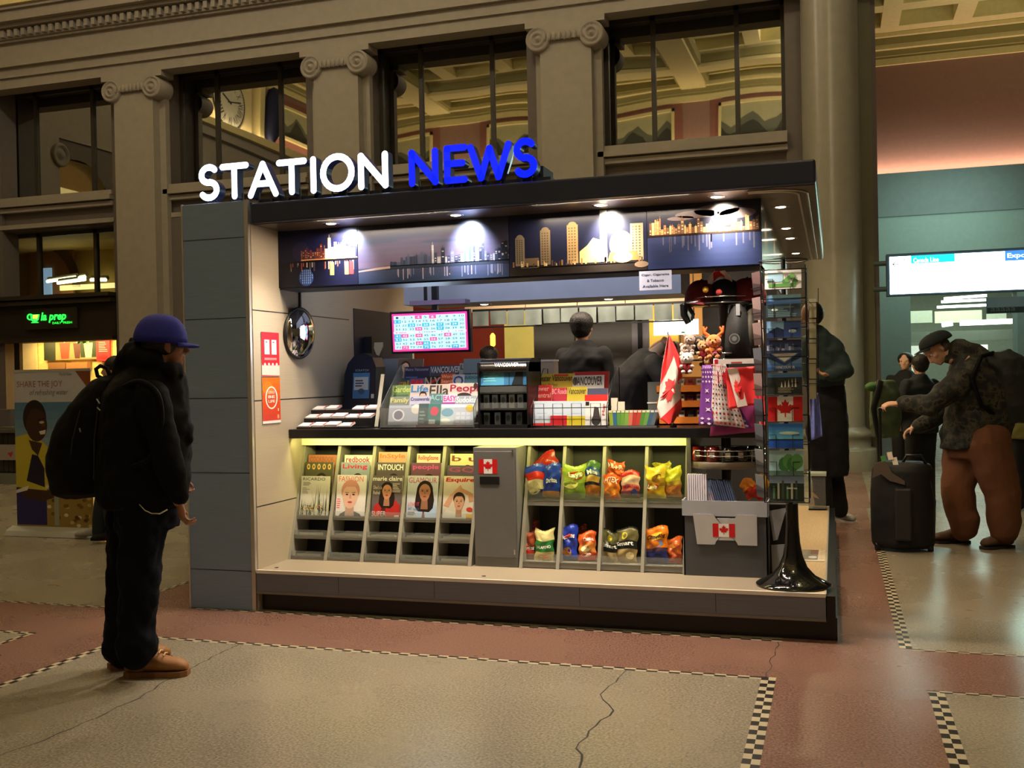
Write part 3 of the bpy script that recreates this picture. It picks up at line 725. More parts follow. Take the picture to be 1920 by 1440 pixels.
# LED strip tucked under the counter edge: lights the valance and the shelves
led = lamp('AREA', (-2.1, CY + .035, CT - .065), 7.5, (255, 246, 150), 2.5, (-2.1, 6.16, .80), sizey=.03, name='led_light')
lamp('AREA', (-1.95, 6.2, 2.33), 10, (225, 232, 255), 2.4, (-1.95, 6.9, 1.75), sizey=.08, name='inner_strip_light')  # unseen fill added to brighten the bulkhead and counter goods
# rear of the kiosk: partition, door posts, valance boards
g = MB(); y = 9.0
a, b = at(1001, 640, 'y', y).x, at(1185, 640, 'y', y).x
g.box((a, y, KZ), (b, y + .06, HZ0), GREY); g.box((at(1077, 640, 'y', y).x, y - .004, KZ), (at(1079, 640, 'y', y).x, y, HZ0), BLACK)
a2, b2 = at(1185, 640, 'y', y).x, at(1216, 640, 'y', y).x
g.box((a2, y, KZ), (b2, y + .05, HZ0), mat('pale_post', (150, 150, 160), .4)); g.box(((a2 + b2) / 2 - .02, y - .01, KZ), ((a2 + b2) / 2 + .02, y, HZ0), BLACK)
g.box((-.45, y, KZ), (-.40, y + .05, HZ0), GREY)
a3, b3 = at(1318, 640, 'y', y).x, -.45
g.box((a3, y, KZ), (b3, y + .05, HZ0), mat('grey_dark_partition', (60, 58, 54), .6))
g.build('rear_partition', k)
g = MB(); z0, z1 = at(1100, 577, 'y', 8.6).z, HZ0
xs = [at(q, 560, 'y', 8.6).x for q in (870, 985, 1082, 1172, 1290)]
BEI = mat('beige_board', (206, 176, 140), .5)
for i in range(4): g.box((xs[i] + .004, 8.6, z0), (xs[i + 1] - .004, 8.64, z1), BEI)
g.build('rear_valance', k)
g = MB(); SIL = mat('silver_sleeve', (112, 122, 118), .3, vary=.45, nscale=6, bump=.3, bscale=9)
za, zc_ = at(1100, 604, 'y', 8.45).z, at(1100, 576, 'y', 8.45).z
x = at(885, 590, 'y', 8.45).x; xe = at(1298, 590, 'y', 8.45).x
n = 12; w = (xe - x) / n
for i in range(n):
    X = x + i * w
    g.grid(lambda u, v, X=X, i=i: V(X + .006 + u * (w - .012), 8.45 + .012 * math.sin(u * 6 + i * 2) * (1 - v) + .004 * i % .01, za + (zc_ - za) * v + .008 * math.sin(i * 1.7) * (1 - v)), 6, 3, SIL)
g.box((x, 8.46, zc_ - .005), (xe, 8.48, zc_ + .02), BLACK); g.box((x, 8.46, za - .02), (xe, 8.48, za - .008), BLACK)
g.build('sleeve_strip', k)
# ---- room seen through the rear openings
def pl_box(x0p, x1p, y0p, y1p, y, m, name, label, cat, th=.03, parent=None):
    a = at(x0p, y1p, 'y', y); b = at(x1p, y0p, 'y', y); q = MB(); q.box((a.x, y, a.z), (b.x, y + th, b.z), m); o = q.build(name, parent)
    if label: tag(o, label, cat)
    return o, Frame((a.x, y - .001, a.z), (1, 0, 0), (0, 0, 1)), b.x - a.x, b.z - a.z
g = MB(); a, b = at(868, 640, 'y', 13).x, at(946, 640, 'y', 13).x; g.box((a - 1.2, 13, 0), (b, 13.1, 3), mat('dark_red_wall', (78, 30, 26), .7)); tag(g.build('wall_red', origin=(0, 0, 0)), kind='structure')
g = MB(); a, b = at(946, 640, 'y', 12.8).x, at(1002, 640, 'y', 12.8).x; g.box((a, 12.8, 0), (b + .5, 12.9, 3), mat('straw_wall', (196, 192, 120), .7)); tag(g.build('wall_straw', origin=(0, 0, 0)), kind='structure')
g = MB(); a, b = at(1205, 640, 'y', 12.6).x, at(1272, 640, 'y', 12.6).x; g.box((a, 12.6, 0), (b, 12.7, 3), mat('gold_wall', (226, 190, 84), .7)); g.box((b, 12.8, 0), (at(1330, 640, 'y', 12.8).x, 12.9, 3), mat('orange_wall', (186, 136, 84), .7)); tag(g.build('wall_gold', origin=(0, 0, 0)), kind='structure')
g = MB(); p = at(924, 637, 'y', 12.0); g.lathe([(.02, -.08), (.032, -.06), (.032, .05), (.012, .08)], p, mat('amber_glass', (255, 170, 50), .4, emit=4, vary=0), n=14); o = g.build('pendant_lamp'); tag(o, 'small amber pendant lamp glowing before the dark red wall, right of the lottery screen', 'lamp')
g = MB(); g.tube([p + V(0, 0, .08), V(p.x, p.y, 3.0)], .006, BLACK, n=5); g.build('cord', o)
lamp('POINT', p + V(0, -.2, 0), 6, (255, 180, 90), .05)
o, fr, w, h = pl_box(1226, 1309, 598, 629, 12.3, mat('menu_screen', (250, 255, 250), .4, emit=2.2, vary=0), 'menu_screen', 'bright white lit screen seen through the kiosk behind the hand flag', 'screen')
g = MB(); g.fpoly(fr, [(w * .35, h * .1), (w * .42, h * .1), (w * .40, h * .16)], ink((60, 120, 110)), .002); g.fpoly(fr, [(w * .60, h * .1), (w * .72, h * .08), (w * .69, h * .2), (w * .64, h * .22)], ink((60, 130, 90)), .002); g.build('graphic', o)
for q_ in (.1, .9): g = MB(); g.tube([fr.p(w * q_, h, -.02), V(fr.p(w * q_, 0).x, 12.32, 2.95)], .008, BLACK, n=5); g.build('hanger', o)
g = MB(); g.box((-5.6, 9.6, 2.95), (-.3, 13.2, 3.05), mat('cream_soffit', (220, 200, 164), .8)); tag(g.build('ceiling_soffit', origin=(0, 0, 0)), kind='structure')
for (x_, y_, pw) in ((-2.3, 11.2, 45), (-.7, 11.3, 60), (-4.3, 11.5, 30)):
    lamp('AREA', (x_, y_, 2.9), pw, (255, 232, 180), .8, (x_, y_ + .6, 0))
# ================================================================= MURAL PRINTS ON THE BEAM
def mural_frame(px0, px1):
    x0 = at(px0, 460, 'y', 5.85).x; x1 = at(px1, 460, 'y', 5.85).x
    return Frame((x0, 5.85, 1.995), (1, 0, 0), (0, 0, 1)), x1 - x0, HZ0 - 1.997
def grad(mb, fr, a0, b0, a1, b1, c0, c1, n=7, d=.0006):
    for i in range(n):
        t = (i + .5) / n; c = tuple(int(c0[j] + (c1[j] - c0[j]) * t) for j in range(3))
        mb.frect(fr, a0, b0 + (b1 - b0) * i / n, a1, b0 + (b1 - b0) * (i + 1) / n, ink(c, .3), d)
def skyline(mb, fr, a0, a1, base, hmin, hmax, cols, n, d=.0012, seed=1, lit=None):
    rr = random.Random(seed); x = a0
    while x < a1:
        w = (a1 - a0) / n * rr.uniform(.6, 1.5); h = rr.uniform(hmin, hmax); c = ink(rr.choice(cols), .3)
        w = min(w, a1 - x)
        mb.frect(fr, x, base, x + w * .9, base + h, c, d)
        if rr.random() < .3: mb.frect(fr, x + w * .35, base + h, x + w * .5, base + h * 1.15, c, d)
        if lit:
            for q in range(3):
                zz = base + h * rr.uniform(.1, .9); mb.frect(fr, x + w * .2, zz, x + w * .7, zz + h * .05, ink(lit, .3), d + .0005)
        x += w
def clouds(mb, fr, lst, col, d=.001):
    for a, b, ra, rb in lst: mb.fell(fr, a, b, ra, rb, ink(col, .3), d, 14)
def mpanel(px0, px1, name='mural_panel'):
    fr, w, h = mural_frame(px0, px1); g = MB(); g.fbox(fr, 0, 0, -.014, w, h, 0, ink((26, 30, 50), .3)); return g, fr, w, h
BR = .78
# 1 night lights with globe mirrored in water
g, fr, w, h = mpanel(520, 670)
grad(g, fr, 0, h * .44, w, h, (30, 30, 62), (22, 24, 70), 4); g.frect(fr, 0, 0, w, h * .42, ink((16, 18, 44), .3))
g.fell(fr, w * .30, h * .62, h * .17, h * .17, ink((44, 40, 80), .3), .001, 24)
skyline(g, fr, w * .30, w * .60, h * .47, h * .04, h * .26, [(120, 50, 46), (150, 90, 60), (70, 50, 70)], 14, seed=3, lit=(255, 190, 110))
skyline(g, fr, w * .60, w * .98, h * .47, h * .15, h * .36, [(230, 220, 190), (250, 235, 200), (170, 140, 100)], 8, seed=4, lit=(255, 250, 220))
g.frect(fr, w * .30, h * .445, w, h * .475, ink((240, 170, 110), .3), .0016); g.fpoly(fr, [(w * .1, h * .42), (w, h * .435), (w, h * .46), (w * .4, h * .455), (w * .1, h * .44)], ink((10, 8, 16), .3), .002)
rr = random.Random(5)
for i in range(26):
    x = w * rr.uniform(.15, .97); hh = h * rr.uniform(.04, .17); g.frect(fr, x, h * .42 - hh, x + w * .012, h * .42, ink(rr.choice([(240, 200, 150), (200, 90, 60), (200, 190, 170), (120, 110, 120)]), .3), .001)
for x, c in ((.66, (210, 200, 90)), (.84, (240, 180, 90)), (.90, (200, 60, 60))): g.frect(fr, w * x, h * .18, w * (x + .05), h * .40, ink(c, .3), .0018)
g.fell(fr, w * .36, h * .16, h * .145, h * .145, ink((48, 78, 150), .3), .002, 26)
for i in range(7):
    for j in range(6):
        a, b = (i - 3) * h * .038, (j - 2.5) * h * .042
        if a * a + b * b < (h * .13) ** 2: g.frect(fr, w * .36 + a, h * .16 + b, w * .36 + a + h * .012, h * .16 + b + h * .03, ink((170, 200, 240), .3), .0026)
g.build('mural_panel', k)
# 2 grey dusk skyline over water
g, fr, w, h = mpanel(671, 954)
grad(g, fr, 0, h * .26, w, h, (92, 78, 96), (48, 56, 78), 8); grad(g, fr, 0, 0, w, h * .26, (30, 44, 68), (54, 58, 80), 4)
clouds(g, fr, [(w * .12, h * .72, w * .16, h * .05), (w * .34, h * .80, w * .2, h * .05), (w * .8, h * .84, w * .18, h * .07), (w * .55, h * .66, w * .12, h * .03)], (54, 62, 84))
g.fpoly(fr, [(0, h * .22), (w * .12, h * .26), (w * .22, h * .28), (w * .22, h * .24), (0, h * .2)], ink((150, 130, 120), .3), .0014)
g.frect(fr, w * .18, h * .22, w, h * .285, ink((32, 40, 54), .3), .0012)
skyline(g, fr, w * .22, w * .5, h * .27, h * .06, h * .22, [(44, 54, 74), (58, 66, 88), (34, 42, 60)], 13, seed=7)
skyline(g, fr, w * .5, w, h * .27, h * .10, h * .33, [(44, 54, 74), (150, 150, 160), (30, 38, 54), (90, 90, 104)], 26, seed=8, lit=(200, 190, 180))
g.frect(fr, w * .715, h * .30, w * .725, h * .62, ink((70, 120, 170), .3), .002); g.frect(fr, w * .745, h * .30, w * .758, h * .64, ink((60, 90, 120), .3), .002)
for i in range(30):
    x = w * random.uniform(.25, .98); g.frect(fr, x, h * random.uniform(.03, .12), x + w * .006, h * .22, ink(random.choice([(110, 110, 130), (140, 130, 140), (84, 92, 116)]), .3), .001)
g.build('mural_panel', k)
# 3 towers, fuel-lit building and dome
g, fr, w, h = mpanel(955, 1213)
grad(g, fr, 0, h * .16, w, h, (28, 32, 56), (26, 32, 60), 3); g.frect(fr, 0, 0, w, h * .14, ink((34, 28, 24), .3))
def tower(cx, wd, ht, c, top=True):
    g.frect(fr, w * (cx - wd / 2), h * .16, w * (cx + wd / 2), h * ht, ink(c, .3), .0012)
    if top: g.fell(fr, w * cx, h * ht, w * wd * .38, h * .05, ink(c, .3), .0012, 12, 0, PI)
    for i in range(12):
        zz = h * (.2 + (ht - .22) * i / 12)
        for j in range(3): g.frect(fr, w * (cx - wd * .36 + j * wd * .26), zz, w * (cx - wd * .36 + j * wd * .26 + wd * .13), zz + h * .022, ink(tuple(int(x * .6) for x in c), .3), .0018)
tower(.08, .07, .62, (146, 132, 108)); tower(.27, .075, .72, (130, 112, 84)); tower(.47, .08, .78, (176, 144, 96)); tower(.93, .09, .74, (170, 150, 120), False)
g.frect(fr, w * .1, h * .16, w * .22, h * .28, ink((120, 100, 76), .3), .001)
g.frect(fr, w * .67, h * .16, w * .72, h * .98, ink((240, 236, 225), .3), .0016)
g.fpoly(fr, [(w * .52, h * .16), (w * .68, h * .16), (w * .68, h * .5), (w * .62, h * .55), (w * .58, h * .44), (w * .52, h * .34)], ink((240, 200, 120), .3), .0014)
g.fell(fr, w * .82, h * .42, w * .085, h * .22, ink((206, 150, 116), .3), .0018, 24); g.fpoly(fr, [(w * .72, h * .16), (w * .95, h * .16), (w * .93, h * .3), (w * .74, h * .3)], ink((196, 120, 70), .3), .0022); g.fell(fr, w * .83, h * .22, w * .07, h * .09, ink((250, 214, 140), .3), .0026, 16)
for i in range(6): g.frect(fr, w * (.75 + i * .026), h * .3, w * (.752 + i * .026), h * .56, ink((160, 110, 84), .3), .0022)
for i in range(30):
    x = w * random.uniform(.0, .98); g.frect(fr, x, h * .14, x + w * .012, h * random.uniform(.17, .24), ink(random.choice([(220, 180, 110), (150, 110, 70), (90, 70, 50), (240, 220, 170)]), .3), .0016)
for i in range(10): g.frect(fr, w * random.uniform(0, .5), h * .12, w * random.uniform(.5, .98), h * .128, ink((120, 110, 100), .3), .0018)
g.fell(fr, w * .96, h * .09, w * .05, h * .05, ink((130, 110, 90), .3), .002, 12)
g.build('mural_panel', k)
# 4 golden city over blue bay
g, fr, w, h = mpanel(1214, 1428)
grad(g, fr, 0, h * .52, w, h, (40, 40, 62), (22, 24, 44), 4); grad(g, fr, 0, 0, w, h * .5, (34, 44, 84), (52, 62, 100), 5)
clouds(g, fr, [(w * .45, h * .82, w * .2, h * .06), (w * .62, h * .86, w * .2, h * .09), (w * .8, h * .80, w * .16, h * .08), (w * .3, h * .77, w * .12, h * .035)], (120, 104, 104))
g.fpoly(fr, [(0, h * .6), (w * .3, h * .72), (w * .6, h * .66), (w, h * .7), (w, h * .5), (0, h * .5)], ink((30, 34, 44), .3), .0009)
skyline(g, fr, w * .02, w * .98, h * .52, h * .06, h * .27, [(210, 150, 90), (230, 190, 130), (120, 84, 60), (170, 110, 70)], 46, seed=12, lit=(255, 225, 170))
g.frect(fr, w * .60, h * .55, w * .625, h * .98, ink((90, 100, 120), .3), .002); g.frect(fr, 0, h * .5, w, h * .53, ink((44, 30, 24), .3), .0022)
for i in range(20):
    x = w * random.uniform(.1, .95); g.frect(fr, x, h * random.uniform(.25, .38), x + w * .012, h * .5, ink((92, 92, 116), .3), .001)
g.build('mural_panel', k)

BR = 1
# ================================================================= DOWNLIGHTS
LAMPM = mat('lamp_glow', (255, 236, 205), .4, emit=14, vary=0)
lt = None
names = {0: 'first recessed spot from the left under the roof band', 1: 'second recessed spot under the roof band, over the grey skyline print', 2: 'third recessed spot under the roof band, over the dome print', 3: 'fourth recessed spot under the roof band, over the golden city print',
         4: 'nearest spot in the soffit row over the postcard rack', 5: 'second spot from the front in the right-hand soffit row', 6: 'third spot from the front in the right-hand soffit row', 7: 'farthest spot in the right-hand soffit row',
         8: 'left spot under the grey box above the counter', 9: 'right spot under the grey box above the counter'}
spots = [(-2.92, 5.69, HZ0), (-2.11, 5.70, HZ0), (-1.245, 5.70, HZ0), (-.595, 5.70, HZ0), (-.28, 6.21, HZ0), (-.29, 7.15, HZ0), (-.285, 7.7, HZ0), (-.28, 8.7, HZ0), (-2.42, 7.1, zb), (-1.5, 7.1, zb)]
for i, (x, y, z) in enumerate(spots):
    if i == 0:
        o = thing('downlight', (x, y, z), names[i], 'ceiling light', 'recessed kiosk spotlights')
        g = MB(); g.lathe([(.030, -.001), (.046, -.006), (.052, -.004), (.052, 0)], (x, y, z - .001), CHROME, n=20); g.build('trim_ring', o)
        g = MB(); g.lathe([(.030, -.004), (.02, -.007), (0, -.008)], (x, y, z - .001), LAMPM, n=16); g.build('bulb', o)
        lt = o
    else: copy_tree(lt, V(x, y, z) - V(*spots[0]), names[i])
for i in range(4):
    x, y, z = spots[i]
    lamp('SPOT', (x, y - .01, z - .02), (62, 90, 90, 80)[i], (225, 232, 255) if i < 2 else (255, 240, 215), .02, (x + .03, 5.86, z - .16), 80, .9)
    lamp('SPOT', (x, y - .09, z - .02), 72, (255, 236, 214), .03, (x, y - .35, 0), 125, .8)
for i in range(4, 8):
    x, y, z = spots[i]; lamp('SPOT', (x, y, z - .02), 36, (255, 220, 170), .03, (x, y, 0), 120, .8)
for i in (8, 9):
    x, y, z = spots[i]; lamp('SPOT', (x, y, z - .02), 22, (255, 226, 180), .03, (x, y - .1, 0), 130, .9)

# ================================================================= ILLUMINATED LETTERS
WL = mat('white_lit_letter', (235, 242, 255), .4, emit=4.5, ecol=(215, 228, 255), vary=0)
BL = mat('blue_lit_letter', (16, 30, 255), .4, emit=1.5, ecol=(14, 30, 255), vary=0)
LS = mat('letter_return', (60, 70, 150), .4)
sg = thing('illuminated_sign', (-2.7, 5.56, 2.5), 'row of lit letters reading STATION in white and NEWS in blue on the kiosk roof', 'sign')
def arc(cx, cy, rx, ry, a0, a1, n=12): return [(cx + rx * math.cos(R(a0 + (a1 - a0) * i / n)), cy + ry * math.sin(R(a0 + (a1 - a0) * i / n))) for i in range(n + 1)]
GLY = {'S': [arc(.5, .74, .42, .26, 40, 180) + arc(.5, .74, .42, .24, 180, 262, 6)[1:] + arc(.48, .26, .44, .25, 82, 0, 6) + arc(.48, .26, .44, .26, 0, -145)],
       'T': [[(0, 1), (1, 1)], [(.5, 1), (.5, 0)]], 'A': [[(0, 0), (.5, 1), (1, 0)], [(.19, .36), (.81, .36)]], 'I': [[(.5, 1), (.5, 0)]],
       'O': [arc(.5, .5, .5, .52, 90, 450, 28)], 'N': [[(0, 0), (0, 1), (1, 0), (1, 1)]], 'E': [[(1, 1), (0, 1), (0, 0), (1, 0)], [(0, .52), (.88, .52)]],
       'W': [[(0, 1), (.27, 0), (.5, .92), (.73, 0), (1, 1)]]}
def letter(ch, px0, px1, ytop, ybot, m, y=5.56):
    """rounded channel letter, stroke centre-lines inset by half the stroke"""
    a = at(px0, ybot, 'y', y); b = at(px1, ytop, 'y', y); st = .0195
    x0, x1, z0, z1 = a.x + st, b.x - st, a.z + st, b.z - st
    g = MB(); fr = Frame((x0, y, z0), (1, 0, 0), (0, 0, 1)); w, h = x1 - x0, z1 - z0
    def capsule(p, q):
        d = V(q[0] - p[0], q[1] - p[1], 0); L = d.length or 1e-6; ang = math.atan2(d.y, d.x); pts = []
        for i in range(9): t = ang + PI / 2 + PI * i / 8; pts.append((p[0] + st * math.cos(t), p[1] + st * math.sin(t)))
        for i in range(9): t = ang - PI / 2 + PI * i / 8; pts.append((q[0] + st * math.cos(t), q[1] + st * math.sin(t)))
        n = len(pts)
        g.add([fr.p(u, v, 0) for u, v in pts], [tuple(range(n))], m)
        vs = [fr.p(u, v, 0) for u, v in pts] + [fr.p(u, v, -.07) for u, v in pts]
        g.add(vs, [(i, n + i, n + (i + 1) % n, (i + 1) % n) for i in range(n)], LS); g.add(vs[n:], [tuple(range(n))[::-1]], LS)
    for path in GLY[ch]:
        P_ = [(u * w, v * h) for u, v in path]
        for p, q in zip(P_, P_[1:]): capsule(p, q)
    # stand-off legs down to the roof
    zr = 2.505 if x1 < -3.4 else HZ1
    for xx in (x0 + w * .25, x0 + w * .75):
        if ch == 'I': xx = x0 + w / 2
        g.box((xx - .005, y + .02, zr - .004), (xx + .005, y + .03, z0 + .02), mat('steel_leg', (90, 90, 96), .4, metal=.7))
    return g.build('letter', sg)
for ch, a, b, t, bt in (('S', 371, 413, 306, 378.5), ('T', 413, 466, 303, 376), ('A', 465, 521, 299, 373), ('T', 519, 575, 295, 368), ('I', 580, 597, 292, 364), ('O', 601, 664, 285.5, 361), ('N', 672, 727, 282, 357)):
    if ch == 'I': a, b = 578, 597
    letter(ch, a, b, t, bt, WL)
for ch, a, b, t, bt in (('N', 767, 821, 276, 351), ('E', 833, 876, 269, 345.5), ('W', 877, 959, 263, 342), ('S', 961, 1009, 256, 335)):
    letter(ch, a, b, t, bt, BL)
g = MB(); g.box((-3.36, 5.6, HZ1), (-1.5, 5.75, HZ1 + .035), CHAR); g.build('letter_rail', sg)
for x in (-1.86, -1.62):
    g = MB(); g.tube([(x, 5.74, 2.6), (x + .05, 5.9, HZ1)], .006, CHROME, n=6); g.build('brace', sg)
# roof box at the end of the sign and bright film beside the last letters
g = MB(); a = at(980, 322, 'y', 5.9); b = at(1029, 335, 'y', 5.9); g.box((a.x, 5.78, HZ1), (b.x, 6.0, a.z), CHAR); tag(g.build('power_box'), 'small dark box on the kiosk roof behind the last blue letter', 'box')
FILM = mat('pale_film', (190, 230, 250), .3, emit=.7, vary=.2)
g = MB(); q = [at(x, y, 'y', 5.72) for x, y in ((942, 322), (950, 296), (964, 278), (961, 300), (953, 326))]
g.prism(q, (0, .004, 0), FILM); tag(g.build('loose_film'), 'pale blue translucent strip propped between the letters W and S', 'plastic film')
# ================================================================= PRINT HELPERS
SKIN = [(226, 178, 150), (196, 140, 110), (150, 100, 76), (240, 200, 176)]
def face(g, fr, cx, cy, s, skin, hair, long=False, d=.001, lips=(170, 60, 60)):
    sk, hr = ink(skin), ink(hair); dk = tuple(int(c * .55) for c in skin); md = tuple(int(c * .85) for c in skin)
    if long: g.fpoly(fr, [(cx - s * .5, cy - s * 1.45), (cx - s * .78, cy - s * 1.1), (cx - s * .74, cy - s * .5)] + [(cx - s * .66 * math.cos(t), cy + s * (.1 + .78 * math.sin(t))) for t in [PI * i / 14 for i in range(15)]] + [(cx + s * .78, cy - s * .6), (cx + s * .7, cy - s * 1.2), (cx + s * .4, cy - s * 1.5)], hr, d)
    else: g.fell(fr, cx, cy + s * .3, s * .56, s * .6, hr, d, 18)
    g.fpoly(fr, [(cx - s * .24, cy - s * .5), (cx + s * .24, cy - s * .5), (cx + s * .3, cy - s * 1.3), (cx - s * .3, cy - s * 1.3)], ink(md), d + .0003)
    g.fpoly(fr, [(cx + s * .48 * math.cos(t) * (1 if math.sin(t) > -.2 else .9), cy + s * (.62 if math.sin(t) > 0 else .70) * math.sin(t)) for t in [2 * PI * i / 20 for i in range(20)]], sk, d + .0006)
    for sx in (-1, 1):
        g.fell(fr, cx + sx * s * .20, cy + s * .08, s * .085, s * .04, BLACK, d + .001, 8)
        g.fpoly(fr, [(cx + sx * s * .08, cy + s * .19), (cx + sx * s * .32, cy + s * .22), (cx + sx * s * .31, cy + s * .18), (cx + sx * s * .08, cy + s * .16)], ink(dk), d + .001)
    g.fpoly(fr, [(cx - s * .03, cy + .1 * s), (cx + s * .03, cy + .1 * s), (cx + s * .08, cy - s * .14), (cx - s * .06, cy - s * .15)], ink(md), d + .001)
    g.fell(fr, cx, cy - s * .34, s * .14, s * .055, ink(lips), d + .001, 10)
    if not long: g.fell(fr, cx, cy + s * .52, s * .46, s * .30, hr, d + .0009, 16, 0, PI)
def lines(g, fr, a0, b0, a1, b1, n, col, d=.001, seed=0):
    rr = random.Random(seed + n); m = ink(col); hh = (b1 - b0) / n
    for i in range(n): g.frect(fr, a0, b0 + i * hh + hh * .2, a0 + (a1 - a0) * rr.uniform(.5, 1), b0 + i * hh + hh * .7, m, d)
def book(fr, w, h, name='magazine', th=.006, bg=(230, 230, 228)):
    g = MB(); g.fbox(fr, 0, 0, -th, w, h, 0, ink(bg)); g.fbox(fr, .002, .001, -th * .8, w + .0008, h - .001, -th * .2, mat('paper_edge', (225, 220, 208), .8))
    return g
mag_n = 0
def place(px0, px1, ytop, ybot, y, lean=.10):
    """upright leaning frame: bottom-left corner at the photo position, top leaning back"""
    a = at(px0, ybot, 'y', y); b = at(px1, ybot, 'y', y); c = at(px0, ytop, 'y', y + lean)
    w = b.x - a.x; fr = Frame(a, (1, 0, 0), c - a); return fr, w, (c - a).length
# ================================================================= MAGAZINE RACK
XD = [-3.385, -3.124, -2.871, -2.628, -2.383, -2.128]
RK = mat('rack_grey_panel', (150, 146, 134), .45); RKD = mat('rack_dark_back', (34, 34, 36), .6); ACR = mat('clear_acrylic', (225, 228, 225), .08, trans=.92, vary=0, ior=1.1)
LIPG = mat('shelf_lip_grey', (128, 126, 120), .45)
def rack_div(x, th=.022, z1=.972, y0=5.885, y1=6.13):
    g = MB(); g.prism([(x, y0, KZ), (x, 6.30, KZ), (x, 6.30, z1), (x, y1, z1)], (th, 0, 0), RK); return g
mr = thing('magazine_rack', (-2.75, 6.1, KZ), 'grey magazine rack with slanted dividers under the left half of the counter', 'rack')
for x in XD[:-1] + [XD[-1] - .02]: rack_div(x).build('divider', mr)
g = MB(); g.prism([(XD[0], 6.10, KZ), (XD[0], 6.31, KZ), (XD[0], 6.31, .972), (XD[0], 6.27, .972)], (XD[-1] - XD[0], 0, 0), RKD); g.build('back_panel', mr)
def rack_front_y(z): return 5.885 + (z - KZ) / (.972 - KZ) * .245
for c in range(5):
    xa, xb = XD[c] + .022, XD[c + 1]
    for zi, z in enumerate((.262, .392, .512)):
        yf = rack_front_y(z) + .012; g = MB()
        g.box((xa, yf, z - .012), (xb, 6.26, z), RK); g.box((xa, yf - .004, z - .014), (xb, yf + .004, z + .012), LIPG)
        sf_ = g.build('shelf', mr)
        g = MB(); g.prism([(xa, yf - .006, z), (xa, yf - .003, z), (xa, yf + .009, z + .042), (xa, yf + .006, z + .042)], (xb - xa, 0, 0), ACR)
        g.build('clear_lip', sf_)
    for z in (.262, .392):     # label strips behind the clear lips
        yf = rack_front_y(z) + .016; g = MB(); fr = Frame((xa + .01, yf, z + .004), (1, 0, 0), (0, .18, 1)); w = xb - xa - .02
        if z < .3 and c in (2, 3, 1): g.fbox(fr, 0, 0, -.001, w, .034, 0, mat('grey_label', (150, 152, 150), .5)); g.ftext(fr, 'Station News', w * .12, .012, w * .72, .027, ink((70, 80, 84)), .001)
        else: g.fbox(fr, w * .1, 0, -.006, w * .9, .022, 0, ink((206, 206, 196)));
        g.build('label_strip', mr)
titles = {}
